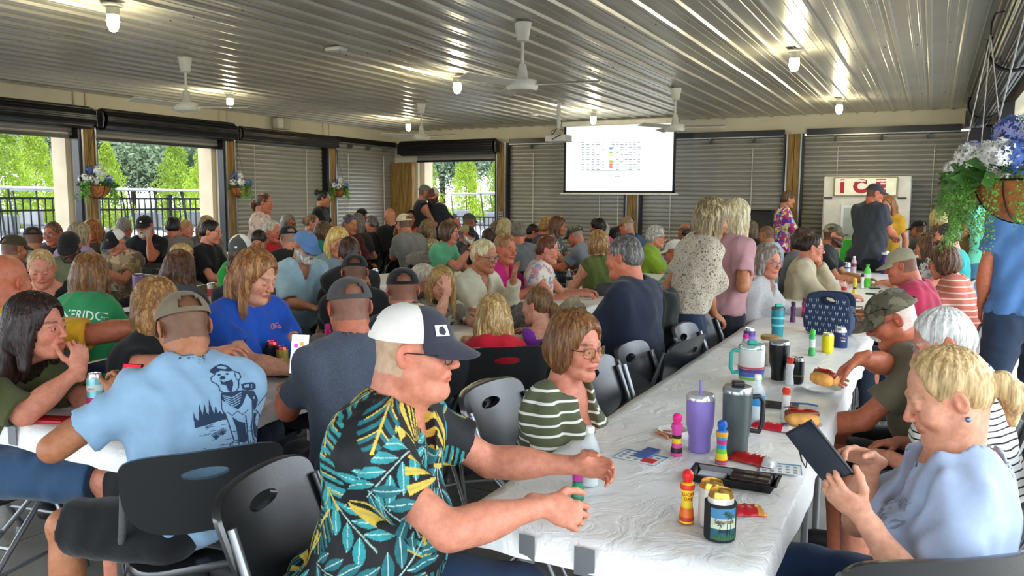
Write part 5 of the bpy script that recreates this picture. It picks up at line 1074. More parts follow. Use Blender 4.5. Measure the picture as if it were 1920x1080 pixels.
bk = [
 ('blonde woman in the black tank top', 'blonde woman with a low bun in black tank top leaning forward', dict(px=78, py=502, hp=66, t=140, h=128, pitch=22, lv=1, w=1.2, bust=1, skin='pink', shirt='#141417', sleeve='none', neck='strap', hair='updo', hc='#a8865a', hc2='#dcc08a', shut=True)),
 ('woman with very long brown hair', 'woman with very long straight brown hair and grey top, back turned', dict(px=338, py=505, hp=64, t=-20, h=-18, lv=1, skin='warm', shirt='#5b5a5c', hair='longer', hc='#4a2d1a', hc2='#84552e', sleeve='long')),
 ('blonde woman with glasses in profile', 'blonde woman with glasses in profile beyond the very long brown hair', dict(px=343, py=484, hp=47, t=60, h=62, lv=1, skin='pink', shirt='#8f8a84', hair='mid', hc='#b8955e', hc2='#e2c690', glasses=dict(c='#2a2220'))),
 ('man in the bright green hoodie', 'man in bright green hoodie and grey cap with white mesh', dict(px=450, py=467, hp=54, t=75, h=150, pitch=22, lv=1, w=1.1, skin='red', shirt='#1f9a3c', sleeve='long', neck='high', hat=dict(c='#4a4d4b', c2='#e4e4e0', logo=.012), beard='#6a5040', hc='#4a3a2c')),
 ('boy with brown hair beside green hoodie', 'boy with short brown hair looking down before the green hoodie man', dict(px=447, py=505, hp=60, hs=.9, t=-30, h=-60, pitch=30, lv=1, skin='pink', shirt='#23252b', hc='#3a2416', hc2='#5a3a22')),
 ('man in light blue shirt and denim cap', 'white-bearded man in denim-blue cap and pale blue shirt', dict(px=573, py=461, hp=57, t=110, h=100, pitch=22, lv=1, w=1.15, belly=.5, skin='tan', shirt='#a6c6d2', sleeve='elbow', neck='v', hat=dict(c='#5b7fae'), beard='#c9c4ba', hc='#a8a39a', glasses=dict(c='#1a1a1a', dark=1), extra={'longbeard': 1})),
 ('woman with long yellow-blonde hair', 'woman with long yellow-blonde hair and grey-blue T-shirt', dict(px=634, py=454, hp=50, t=120, h=130, pitch=14, lv=1, w=1.2, bust=.8, skin='pink', shirt='#7d949d', hair='longer', hc='#c9a458', hc2='#f2d894', fringe=True)),
 ('dark-haired person before the blonde', 'dark brown-haired person just above the plain black cap', dict(px=655, py=474, hp=58, t=-40, h=-40, lv=1, skin='tan', shirt='#1d1d20', hair='short', hc='#2a1a12', hc2='#6a4428', sleeve='short')),
 ('man in plain black cap resting his head', 'man in plain black cap resting his head on a wristbanded hand', dict(px=665, py=510, hp=68, t=-45, h=-40, pitch=12, lv=1, w=1.1, skin='tan', shirt='#15161a', hat=dict(c='#121316'), hc='#1d1612', rh='cheek', rel=(.5, .4, -1))),
 ('man in black cap with pale strap', 'man in black cap with pale strap, seen from behind', dict(px=755, py=543, hp=84, t=-55, h=-42, pitch=6, lv=1, w=1.15, skin='red', shirt='#1d2740', hat=dict(c='#121113'), hc='#5a4434')),
 ('white-haired woman with dark glasses', 'white-haired woman with dark glasses beside the black cap with pale strap', dict(px=795, py=527, hp=62, t=60, h=52, lv=1, skin='pink', shirt='#3a3d45', hair='short', hc='#b8ae98', hc2='#e6e0d0', glasses=dict(c='#15161a', r=.003))),
 ('girl covering her face', 'girl with wavy blonde hair covering her face with one hand', dict(px=828, py=533, hp=60, hs=.92, t=130, h=140, pitch=14, lv=1, skin='fair', shirt='#6f6a58', sk='camo', s2='#a8a288', s3='#3a3628', hair='long', hc='#a07a44', hc2='#dcb878', rh=(.01, .17, 1.0), rhd=(.05, -.25, 1), rhn=(0, -1, -.2), rcurl=12, rel=(.2, .4, -1), lh=(-.2, .3, .8), shut=True)),
 ('woman in the white cardigan', 'older woman with cropped white-blonde hair, glasses and cream cardigan', dict(px=908, py=480, hp=60, hs=1.03, t=105, h=98, lv=1, w=1.05, skin='tan', shirt='#d5cfb6', sleeve='long', neck='v', hair='short', hc='#c0b080', hc2='#efe6c6', glasses=dict(c='#3a1512', r=.002), lh=(-.0, .30, 1.0), lhd=(0, .2, 1), lhn=(-.3, 1, 0), lcurl=8)),
 ('woman in the magenta top', 'woman in magenta top with reddish hair and sunglasses on her head', dict(px=947, py=466, hp=53, hs=1.04, t=95, h=100, lv=1, w=1.25, bust=1.2, skin='red', shirt='#b8166c', neck='v', hair='short', hc='#8a5a38', hc2='#c09468', rh='cross')),
 ('woman in pale patterned blouse', 'woman with short auburn hair in pale patterned sleeveless blouse', dict(px=1027, py=468, hp=50, t=80, h=72, lv=1, skin='pink', shirt='#e0d8cc', sk='floral', s2='#c08f9a', s3='#7d93b8', sleeve='cap', hair='short', hc='#5a2f1a', hc2='#8a5230')),
 ('man with sunglasses on his head', 'large grey-haired man in navy long-sleeved shirt with purple glasses on head', dict(px=1170, py=482, hp=78, t=-82, h=-86, pitch=6, lv=1, w=1.25, belly=.8, skin='red', shirt='#1c2436', sleeve='long', hc='#4f4a46', hc2='#9a948c', glasses=dict(c='#5a3a80', z=.075, y=-.03, name='glasses_on_head'), rh=(-.05, .32, .87), lh=(-.1, .34, .85))),
 ('woman in the olive tank top', 'woman with blonde bob in olive tank top, back turned', dict(px=1122, py=458, hp=47, t=-50, h=-30, lv=1, w=1.1, skin='fair', shirt='#55602f', sleeve='none', hair='bob', hc='#8a6236', hc2='#dcb878')),
 ('girl with plaited hair', 'girl with plaited brown hair and purple straps looking left', dict(px=1008, py=573, hp=68, hs=.9, t=-60, h=-84, pitch=4, lv=1, skin='fair', shirt='#7a2f9a', sleeve='none', neck='strap', hair='pony', hc='#6a4c2e', hc2='#96744a', pants='#6a2a8a')),
 ('girl in the red top', 'small girl with straight blonde hair in red top, back turned', dict(px=925, py=593, hp=74, hs=.92, t=-40, h=-30, lv=1, skin='fair', shirt='#c4192f', sleeve='short', hair='mid', hc='#a88048', hc2='#ead2a0')),
 ('woman in grey knit top and glasses', 'woman with grey bob, glasses and light grey knit top', dict(px=1440, py=490, hp=59, t=100, h=120, pitch=8, lv=1, w=1.05, bust=.6, skin='pink', shirt='#a8a9a9', sk='heather', s2='#c4c5c5', neck='v', sleeve='three', hair='mid', hc='#827a6e', hc2='#c4beb2', glasses=dict(c='#5a2a2a'), rh='lap')),
 ('woman in the cream hoodie', 'woman with dark updo, glasses and cream hoodie in profile', dict(px=1522, py=464, hp=50, t=82, h=72, lv=1, w=1.15, skin='pink', shirt='#b5a98e', sleeve='long', neck='high', hair='updo', hc='#2a1a16', hc2='#4a322a', glasses=dict(c='#6a2a2a'), rh='table', lh='cheek')),
 ('person behind the cream hoodie', 'person with dark brown hair in grey-blue shirt behind the cream hoodie', dict(px=1508, py=452, hp=44, t=80, h=60, lv=2, skin='pink', shirt='#5a6268', hair='bob', hc='#2f1d16', sleeve='long')),
 ('bearded man in camouflage cap and black shirt', 'bearded man in camouflage cap and black shirt resting on his elbows', dict(px=1562, py=440, hp=42, t=95, h=85, pitch=2, lv=1, w=1.2, belly=.4, skin='tan', shirt='#151719', hat=dict(c='#4c4636', mat=cloth('#4e4a3a', 'camo', '#8a8060', '#2f2c22')), beard='#3a241a', hc='#1d1411', rh='table')),
 ('man in the teal polo', 'bearded man with dark hair in teal polo shirt', dict(px=1776, py=443, hp=47, t=-88, h=-82, pitch=8, lv=1, w=1.15, skin='pink', shirt='#0f8f8c', hair='short', hc='#2a211e', hc2='#4d4441', beard='#1f1512')),
 ('woman in the white patterned top', 'woman with long brown hair in white patterned top beside teal polo', dict(px=1738, py=462, hp=45, t=-85, h=-75, lv=1, skin='pink', shirt='#d8d8da', sk='floral', s2='#5a5f70', s3='#a8a8b8', hair='mid', hc='#4f3526', hc2='#9a7450', glasses=dict(c='#333'))),
 ('man in the raspberry T-shirt', 'man in raspberry-pink T-shirt and khaki cap leaning forward', dict(px=1690, py=497, hp=64, t=-80, h=-86, pitch=16, lv=1, w=1.3, belly=.9, skin='red', shirt='#b93454', hat=dict(c='#a39b80'), hc='#4a3a2c', lean=24)),
 ('woman in the coral striped top', 'woman with brown bob and glasses in coral striped top', dict(px=1768, py=492, hp=57, t=-88, h=-80, pitch=14, lv=1, w=1.0, skin='pink', shirt='#c66f5c', sk='stripe', s2='#e6c8b8', ssc=7, hair='bob', hc='#4a3020', hc2='#85603c', glasses=dict(c='#5a2020'), lean=18)),
 ('man in dark olive cap', 'man in dark olive cap and black shirt at the left edge, back turned', dict(px=27, py=466, hp=53, t=-20, h=0, lv=1, skin='tan', shirt='#17191d', hat=dict(c='#3a3626'), hc='#3a2c20', w=1.1)),
 ('man in black cap and grey shirt', 'man in black cap and grey T-shirt beside the woman in glasses', dict(px=62, py=447, hp=45, t=-10, h=-60, lv=1, skin='tan', shirt='#6e6a64', hat=dict(c='#1a1916'), hc='#2a2019', w=1.1)),
 ('bearded man in black cap looking down', 'bearded man in black cap and sage T-shirt looking down at the left', dict(px=130, py=461, hp=53, t=130, h=135, pitch=26, lv=1, w=1.15, skin='tan', shirt='#6a6e50', hat=dict(c='#121113'), beard='#2a1c14', hc='#2a1c14')),
 ('woman in glasses and dark jacket', 'woman in glasses and dark jacket by the leftmost doorway', dict(px=99, py=438, hp=42, t=150, h=155, lv=1, skin='red', shirt='#26211f', sleeve='long', hair='short', hc='#5a3a28', hc2='#8a6848', glasses=dict(c='#2a2220'))),
 ('woman in the lilac shirt', 'woman with grey-blonde bob in lilac shirt, back turned', dict(px=151, py=441, hp=43, t=-10, h=10, lv=1, w=1.2, skin='fair', shirt='#a890b4', hair='bob', hc='#8a7a5c', hc2='#cfc09a')),
 ('auburn-haired woman', 'auburn-haired woman with fringe below the left flower basket', dict(px=173, py=432, hp=38, t=150, h=160, lv=2, skin='red', shirt='#4a3a2a', hair='mid', hc='#8a4f24', hc2='#d09a50', fringe=True)),
 ('boy in the camouflage shirt', 'boy in tan camouflage shirt and black-and-white cap using a phone', dict(px=216, py=452, hp=45, t=160, h=165, pitch=26, lv=1, skin='pink', shirt='#a08a6c', sk='camo', s2='#8a7556', s3='#6a5a48', hat=dict(c='#17161a', c2='#e6e4e0', logo=.018, logo_c='#7a5a34'), hc='#6a4a30', rh=(.04, .3, .92), lh=(-.04, .3, .92))),
 ('grey-haired man in teal-grey print shirt', 'grey-haired man in teal-grey printed shirt, back turned by the fence', dict(px=233, py=428, hp=38, t=-25, h=-30, lv=1, w=1.2, skin='red', shirt='#5d6b6c', sk='camo', s2='#4a5a5e', s3='#7f8a84', hc='#857d74', hc2='#aaa299')),
 ('laughing man in the black polo', 'laughing grey-bearded man in black cap and black polo, hand on cheek', dict(px=271, py=423, hp=39, t=155, h=150, lv=1, w=1.2, belly=.4, skin='red', shirt='#16171a', hat=dict(c='#151518', logo=.014), beard='#b5a99a', hc='#5a5048', glasses=dict(c='#3a1518', r=.003), lh='cheek', lel=(-.3, .6, -1))),
 ('man in the taupe T-shirt', 'dark-haired man in taupe T-shirt with dark back patch', dict(px=325, py=426, hp=38, t=-30, h=-45, lv=1, w=1.2, skin='red', shirt='#77716a', hc='#191310', hc2='#2a211c')),
 ('fair-haired child by the fence', 'small fair-haired child between taupe shirt and black shirt', dict(px=349, py=429, hp=32, hs=.88, t=60, h=60, lv=2, skin='pink', shirt='#8a8478', hc='#b08a58', hc2='#dcb98a')),
 ('blonde person in grey hooded top', 'blonde person in grey top behind the boy in black', dict(px=388, py=425, hp=36, t=120, h=110, lv=2, skin='fair', shirt='#77726e', hair='long', hc='#8a7444', hc2='#c8b078', sleeve='long')),
 ('boy in the black T-shirt', 'dark-haired boy in black T-shirt looking to the right', dict(px=396, py=435, hp=43, hs=.95, t=75, h=62, lv=1, w=.95, skin='pink', shirt='#14161c', hc='#120e0d', hc2='#241c1a', rh='cross')),
 ('white-haired woman in red', 'white-haired woman in red top below the standing woman', dict(px=510, py=434, hp=40, t=80, h=76, lv=1, skin='red', shirt='#b3122a', hair='updo', hc='#b9ac98', hc2='#e9e2d4')),
 ('dark-haired child in red', 'dark-haired child beside the white-haired woman', dict(px=486, py=453, hp=42, hs=.92, t=150, h=150, pitch=24, lv=1, skin='tan', shirt='#c01828', hc='#17100e', hc2='#2a1d18', fringe=True)),
 ('man in black cap with a white mark', 'man in black cap and glasses wearing black and grey shirt', dict(px=541, py=445, hp=45, t=-60, h=-65, lv=1, w=1.1, skin='pink', shirt='#1b1a1c', hat=dict(c='#131316'), hc='#8a7d6c', glasses=dict(c='#15151a', r=.0025))),
 ('grey-haired woman drinking', 'grey-haired woman raising a drink near the first shutter', dict(px=541, py=419, hp=31, t=90, h=100, lv=2, skin='red', shirt='#5a5658', hair='mid', hc='#6a6258', hc2='#968c7e', rh='mouth', glasses=dict(c='#222', r=.003))),
 ('woman with a light brown bun', 'woman with gathered light brown hair near the second shutter', dict(px=586, py=419, hp=32, t=60, h=62, lv=2, skin='pink', shirt='#1d6f68', hair='updo', hc='#6a4a2c', hc2='#a8865a')),
 ('woman with wavy brown hair', 'woman with wavy brown hair behind the denim cap man', dict(px=606, py=435, hp=36, t=-20, h=-20, lv=2, skin='pink', shirt='#1f7a70', hair='mid', hc='#4a3220', hc2='#8a683e')),
 ('person in the maroon sweater', 'person in maroon sweater with blue sunglasses on short dark hair', dict(px=656, py=421, hp=36, t=110, h=95, lv=2, w=1.1, skin='tan', shirt='#4a1620', sleeve='long', hair='short', hc='#4a3e34', hc2='#7a6a58', glasses=dict(c='#2a4a90', z=.075, y=-.03, r=.004, name='glasses_on_head'))),
 ('woman with long grey hair', 'woman with long grey-brown hair beside the maroon sweater', dict(px=671, py=419, hp=33, t=-20, h=-10, lv=2, skin='pink', shirt='#2a2426', hair='long', hc='#5a5042', hc2='#8f8470')),
 ('man in dark cap by the corner shutter', 'man in dark cap and lettered dark shirt against corner shutter', dict(px=678, py=405, hp=29, t=170, h=165, lv=2, w=1.1, skin='red', shirt='#1b181a', hat=dict(c='#17151a'), beard='#3a2a20', hc='#2a2019')),
 ('grey-haired man in black T-shirt', 'short grey-haired man in black T-shirt facing left', dict(px=697, py=420, hp=31, t=-80, h=-85, lv=2, skin='red', shirt='#131316', hc='#544e48', hc2='#8a847c')),
 ('bald man in black by the timber panel', 'bald man in black shirt beside the timber panel', dict(px=731, py=406, hp=31, t=-60, h=-60, lv=2, w=1.1, skin='tan', shirt='#121215', hair='bald', rh='mouth', extra={'tattoo': 1})),
 ('man in cream mesh cap', 'man in cream mesh cap and grey T-shirt resting on elbows', dict(px=757, py=419, hp=37, t=-80, h=-75, lv=1, w=1.25, skin='tan', shirt='#6f6f6c', hat=dict(c='#c9bf98', brim='#c8705e'), hc='#2a211a', rh='mouth', lh='mouth', lean=18)),
 ('dark-haired person in bright red', 'dark-haired person in bright red below the tattooed man', dict(px=772, py=408, hp=29, t=160, h=160, lv=2, skin='tan', shirt='#c0141f', hc='#1a1412')),
 ('dark-haired man beside long brown hair', 'dark-haired man in grey behind the long brown-haired woman', dict(px=791, py=417, hp=29, t=-50, h=-60, lv=2, skin='tan', shirt='#6a7076', hc='#1d1714')),
 ('woman with long light brown hair', 'woman with long light brown hair and patterned top, back turned', dict(px=802, py=432, hp=36, t=-20, h=-20, lv=1, skin='pink', shirt='#a89878', sk='animal', s2='#6a5a3c', s3='#c8b898', hair='longer', hc='#5f472c', hc2='#9a7a4c')),
 ('woman in the mint green top', 'woman with brown bob in mint green top, arm raised', dict(px=843, py=436, hp=40, t=85, h=75, lv=1, w=1.2, skin='pink', shirt='#5fae84', hair='bob', hc='#46301f', hc2='#7a5a38', rh=(.02, .26, 1.05), rel=(.3, .3, -1))),
 ('bald man behind the mint top', 'balding red-skinned man behind the woman in mint green', dict(px=854, py=423, hp=29, t=-40, h=-30, lv=2, skin='red', shirt='#3a4a60', hair='bald')),
 ('man in two-tone dark cap', 'man in tan and black cap with glasses beside mint green woman', dict(px=876, py=439, hp=35, t=90, h=80, lv=1, w=1.1, skin='red', shirt='#2a2c38', sk='plaid', s2='#4a3a40', s3='#20222c', hat=dict(c='#1a1917', c2='#8a7e5c'), beard='#c4b8a8', hc='#5a5048', glasses=dict(c='#222', r=.003))),
 ('man in olive cap and blue shirt', 'man in olive cap and blue shirt at the back doorway', dict(px=880, py=415, hp=31, t=20, h=10, lv=2, w=1.15, skin='tan', shirt='#3c5f92', hat=dict(c='#3f4232'), hc='#3a3028')),
 ('dark curly-haired person', 'person with dark curly hair just left of sunglasses woman', dict(px=916, py=448, hp=34, t=-20, h=-30, lv=2, skin='red', shirt='#5a4a48', hair='curly', hc='#2a1814')),
 ('grey-haired person below the shutter edge', 'person with greyish short hair near the socket post', dict(px=931, py=432, hp=32, t=0, h=20, lv=2, skin='red', shirt='#55504a', hc='#5a5040', hc2='#8a7d64')),
 ('blonde-grey person beside grey shirt', 'blonde-grey haired person left of the broad grey shirt', dict(px=946, py=428, hp=33, t=-10, h=-20, lv=2, skin='pink', shirt='#6a645c', hair='mid', hc='#9a8a60', hc2='#cfc094')),
 ('broad man in the grey T-shirt', 'broad man with short grey hair in grey T-shirt, back turned', dict(px=971, py=436, hp=41, t=-28, h=-40, lv=1, w=1.35, skin='red', shirt='#6a6d6e', hc='#5f564c', hc2='#8a8276')),
 ('dark-haired woman in glasses', 'dark-haired woman in glasses looking down beside the grey shirt', dict(px=1000, py=436, hp=31, t=60, h=60, pitch=20, lv=2, skin='pink', shirt='#3a3a48', hair='short', hc='#2a1a14', glasses=dict(c='#222', r=.003))),
 ('woman with curly ginger-blonde hair', 'woman with curly ginger-blonde hair in purple-grey shirt', dict(px=1026, py=425, hp=32, t=40, h=40, lv=2, skin='pink', shirt='#5a5068', hair='curly', hc='#9a6f3a', hc2='#d0a460')),
 ('brown-haired woman eating', 'brown-haired woman in patterned top beside the ginger-blonde woman', dict(px=1047, py=424, hp=33, t=80, h=75, lv=2, skin='tan', shirt='#5a6a68', sk='floral', s2='#c8c8b8', s3='#39484a', hair='mid', hc='#4f2e1e', hc2='#80502f')),
 ('man in the small camouflage cap', 'man in green camouflage cap and grey T-shirt bending over', dict(px=1078, py=441, hp=37, t=-90, h=-92, pitch=20, lv=1, w=1.15, skin='red', shirt='#737a80', hat=dict(c='#45463a', mat=cloth('#34352c', 'camo', '#6f6f58', '#1f2019')), hc='#8a7a6c', lean=24)),
 ('dark-haired person in pink', 'person with dark curly hair in pink shirt facing left', dict(px=1120, py=426, hp=32, t=-70, h=-80, lv=2, skin='red', shirt='#c84a78', hair='curly', hc='#17110f')),
 ('white-curly-haired woman', 'woman with short white curls behind the blonde bob', dict(px=1131, py=435, hp=31, t=-20, h=-20, lv=2, skin='pink', shirt='#8a4a5a', hair='curly', hc='#a8a294', hc2='#dcd8cc')),
 ('dark-haired person by the big man', 'dark-haired person between white curls and blue shirt', dict(px=1154, py=443, hp=31, t=-30, h=-20, lv=2, skin='tan', shirt='#2a2a30', hair='curly', hc='#1c1412')),
 ('man in tan cap and blue T-shirt', 'man in tan cap and steel-blue T-shirt before a timber post', dict(px=1175, py=423, hp=34, t=-75, h=-80, lv=2, w=1.3, belly=.6, skin='red', shirt='#2f4a66', hat=dict(c='#8a7556'), hc='#a89a8a', glasses=dict(c='#222', r=.003))),
 ('woman in the lime green top', 'silver-haired woman with glasses in lime green top', dict(px=1231, py=444, hp=37, t=80, h=75, lv=1, w=1.1, bust=.8, skin='pink', shirt='#7f9f2a', sleeve='elbow', hair='curly', hc='#9a9890', hc2='#d4d2ca', glasses=dict(c='#2a2220', r=.0025))),
 ('man in white cap and green stripes', 'man in white cap and striped sage shirt behind standing woman', dict(px=1266, py=472, hp=46, t=-82, h=-85, lv=1, w=1.2, belly=.8, skin='red', shirt='#8fb094', sk='stripe', s2='#5f8068', ssc=6, hat=dict(c='#d9d6cc'), hc='#8a7a6c', glasses=dict(c='#444'))),
 ('man behind the standing women', 'balding brown man behind the woman in the patterned top', dict(px=1284, py=436, hp=32, t=-60, h=-60, lv=2, skin='tan', shirt='#3a3238', hc='#2a211c', hair='balding')),
 ('man in pale blue shirt near the grill', 'man with shaved head in pale blue shirt near the black grill', dict(px=1437, py=440, hp=34, t=-70, h=-80, lv=2, w=1.1, skin='tan', shirt='#a9c4e0', hair='buzz', hc='#4a3a2c', eyes=False)),
 ('person in black furry hood', 'person in black with cream collar near the pink-haired woman', dict(px=1408, py=432, hp=32, t=10, h=10, lv=2, skin='tan', shirt='#15141a', sleeve='long', hair='mid', hc='#5a4a34')),
 ('person in grey sweatshirt by the freezer', 'person in dark cap and grey sweatshirt below the freezer', dict(px=1722, py=429, hp=33, t=-60, h=-60, lv=2, skin='tan', shirt='#48484c', sleeve='long', hat=dict(c='#1a1518', logo=.014, logo_c='#c03040'), hc='#1d1512')),
]
for who, lab, kw in bk: seat(who, lab, **kw)
# standing people
up = [
 ('woman with shoulder-length grey-blonde hair in patterned top leaning on a chair', dict(px=1336, py=410, hp=68, t=50, h=50, pitch=14, lv=0, hem=.88, rel=(.5, -.9, -.3), w=1.12, bust=.9, skin='tan', shirt='#a39480', sk='animal', s2='#c9beaa', s3='#5f5244', ssc=1.5, hair='mid', hc='#7d6a48', hc2='#d0bf92', pants='#1f2c46', lean=12, rh=D_(1338, 588, 5.3), lh='down', rhd=(.1, .7, -.5), sleeve='short')),
 ('woman with blonde and pink hair in dusty pink T-shirt', dict(px=1381, py=408, hp=62, t=40, h=30, pitch=8, lv=1, w=1.15, skin='tan', shirt='#b88a8f', hair='mid', hc='#bfae84', hc2='#e8dcb8', pants='#22242c', lean=6, rh=D_(1403, 520, 5.6), hem=.80)),
 ('person in tie-dye long-sleeved shirt standing by the timber post', dict(px=1477, py=374, hp=30, t=65, h=62, lv=1, w=.95, skin='warm', shirt='#b8447a', sk='tie', ssc=1.7, sleeve='long', hc='#4a3524', hc2='#8a6844', pants='#1d222e', rh='front', lh='front')),
 ('large man in charcoal T-shirt and cap standing before the ice freezer', dict(px=1641, py=362, hp=36, t=40, h=75, lv=1, w=1.5, belly=.8, skin='red', shirt='#383b42', hat=dict(c='#3c3d40'), hc='#3a2a20', pants='#14171d', rh='front', lh='front')),
 ('auburn-haired woman in mustard top facing the man at the freezer', dict(px=1665, py=385, hp=31, t=200, h=205, lv=2, w=.95, skin='pink', shirt='#c9962a', hair='long', hc='#8a5a30', hc2='#c08a4c', pants='#2a2c34')),
 ('blonde woman in teal lettered T-shirt bending beside the freezer', dict(px=1758, py=412, hp=34, t=-75, h=-20, pitch=25, lean=55, lv=1, w=1.1, skin='tan', shirt='#2e7890', hair='bob', hc='#c0a468', hc2='#efdca8', pants='#22262e', rh=(.1, .3, .85), lh=(-.2, .3, .85), sit=False)),
 ('person in mint T-shirt and denim shorts behind the hanging basket', dict(px=1850, py=362, hp=38, t=-30, h=-30, lv=1, w=1.15, skin='pink', shirt='#6fcdb0', hair='short', hc='#6a5040', pants='#4f7f9e', plen='knee', rh='front', lh='front')),
 ('man in blue T-shirt and navy shorts standing at right edge, hand in pocket', dict(px=1925, py=352, hp=72, t=-20, h=-20, lv=0, w=1.2, skin='red', shirt='#4a6f9e', hc='#5a4636', pants='#27344a', plen='knee', lh=(-.20, .03, .93), lel=(-1, -.4, -1), eyes=False, hem=.92)),
 ('woman with brown ponytail in pale pink patterned blouse standing at left', dict(px=496, py=381, hp=35, t=60, h=62, lv=1, w=1.15, bust=.8, skin='red', shirt='#d8bfae', sk='floral', s2='#e9dccb', s3='#b98f86', sleeve='three', hair='pony', hc='#4a2e1c', hc2='#a87c48', pants='#2a2c34')),
 ('person in black T-shirt with dark top knot standing by left shutters', dict(px=607, py=373, hp=29, t=60, h=60, pitch=10, lv=1, w=1.05, skin='tan', shirt='#121214', hair='bun', hc='#120f10', hc2='#201b1d', pants='#1d1f24', rh='front', lh='front')),
 ('tattooed man in black tank top and grey cap in the back doorway', dict(px=797, py=361, hp=29, t=40, h=55, lv=1, w=1.0, skin='tan', shirt='#15161a', sleeve='none', hat=dict(c='#6a6a62'), hc='#3a2a20', pants='#1d1f26', rh='front', lh='down', extra={'tattoo': 1})),
 ('bearded man in dark T-shirt, hand on hip, in the back doorway', dict(px=812, py=367, hp=29, t=190, h=185, lv=1, w=1.1, skin='red', shirt='#23262c', hat=dict(c='#6a3a30', c2='#cfc8bc'), beard='#1f1512', hc='#1f1512', pants='#1a2232', lh='hip', lel=(-1, -.3, -.3), rh='front')),
]
for lab, kw in up: kw = dict(dict(sit=False, lean=3), **kw); human(lab, **kw)
# ---------------------------------------------------------------- things on the tables
def mat_rows(c): return plain(c, .35)
def at_table(px, py): p = onz(px, py, TZ+.003); return p
def lathe_part(prof, mat, name, par, n=24, auto=35): mb = MB(); mb.lathe(prof, n); return mb.put(name, mat, par, smooth=True, auto=auto)
CLEAR = plain('#eef6f8', .05, alpha=.3, var=0); METAL = plain('#c9cacc', .22, .9)
def scale_at(p): return float((p-v3_((0, 0, CZ)))@_f)/FPX           # metres per photo pixel at that distance
def can(px, py, h, label, c, top='#c8c9cc', band=None, txt=None, r=.033, H=None, group=None, cat='can', koozie=None, z0=0):
    p = at_table(px, py); s = scale_at(p); H = H or h*s; o = thing('drink_can', label, cat, (p[0], p[1], TZ+.002+z0), YAW, group)
    lathe_part([(0, 0), (r*.78, 0), (r*.98, .012), (r, .02), (r, H-.02), (r*.98, H-.016)], plain(c, .28, .3), 'body', o)
    lathe_part([(r*.98, H-.016), (r*.83, H-.003), (r*.82, H), (r*.78, H), (r*.76, H-.004), (0, H-.004)], plain(top, .25, .8), 'lid', o); mb = MB(); mb.box((-.004, -.012, H-.004), (.004, .008, H-.0015)); mb.put('pull_tab', plain(sh(top, .8), .3, .8), o)
    for b in band or []: lathe_part([(r*1.005, H*b[0]), (r*1.01, H*b[0]+.001), (r*1.01, H*b[1])], plain(b[2], .35), 'label_band', o)
    if koozie: lathe_part([(0, -.001), (r+.006, -.001), (r+.007, .004), (r+.007, H-.03), (r+.001, H-.03)], plain(koozie, .8), 'sleeve', o)
    if txt:
        for t_, z, sz, tc in txt: text('lettering', t_, sz, plain(tc, .5), o, (0, 0, H*z), bend=(r*1.012 if not koozie else r+.0078))
    return o
def dauber(px, py, h, label, body, cap, bands=(), txt=None, group='ink daubers', c2=None):
    p = at_table(px, py); s = scale_at(p); H = max(.11, min(.145, h*s)); o = thing('ink_dauber', label, 'dauber', (p[0], p[1], TZ+.002), YAW, group); r = .019
    lathe_part([(0, 0), (r, 0), (r*1.05, .004), (r*1.02, H*.1), (r*.80, H*.32), (r*.80, H*.5), (r, H*.68), (r*.95, H*.75), (r*.6, H*.77)], plain(body, .3, coat=.3), 'bottle', o)
    lathe_part([(r*.62, H*.76), (r*.66, H*.80), (r*.85, H*.86), (r*.82, H*.94), (r*.5, H*.99), (0, H)], plain(cap, .3, coat=.4), 'cap', o)
    pr = lambda z: np.interp(z, [0, .1, .32, .5, .68, .75], [r, r*1.02, r*.8, r*.8, r, r*.95])
    for a, b, c in bands:
        zs = np.linspace(a, b, 5); lathe_part([(pr(z)+.0006, H*z) for z in zs], plain(c, .4), 'label_band', o)
    if txt:
        for t_, z, sz, tc in txt: text('lettering', t_, sz, plain(tc, .5), o, (0, 0, H*z), bend=pr(z)+.0012)
    return o
def bottle(px, py, h, label, liquid=None, cap='#f2f2f2', lab=None, r=None, clear=True, group=None, H=None, solid=None):
    p = at_table(px, py); s = scale_at(p); H = H or h*s; r = r or H*.155; o = thing('drink_bottle', label, 'bottle', (p[0], p[1], TZ+.002), YAW, group)
    prof = [(0, 0), (r*.85, 0), (r, H*.03), (r, H*.1), (r*.93, H*.14), (r, H*.18), (r*.93, H*.3), (r, H*.34), (r, H*.62), (r*.85, H*.72), (r*.42, H*.86), (r*.40, H*.93)]
    lathe_part(prof, plain(solid, .35) if solid else CLEAR, 'bottle', o, 28)
    if liquid: lathe_part([(0, H*.012), (r*.9, H*.015), (r*.93, H*.1), (r*.9, H*.3), (r*.93, H*.55), (0, H*.55)], plain(liquid, .15, trans=.3 if liquid == '#dfeef2' else 0), 'drink', o)
    lathe_part([(r*.44, H*.9), (r*.46, H*.905), (r*.46, H*.985), (r*.40, H), (0, H)], plain(cap, .4), 'cap', o)
    if lab: lathe_part([(r*1.015, H*.38), (r*1.02, H*.385), (r*1.02, H*.58), (r*1.015, H*.585)], plain(lab, .4), 'label', o)
    return o
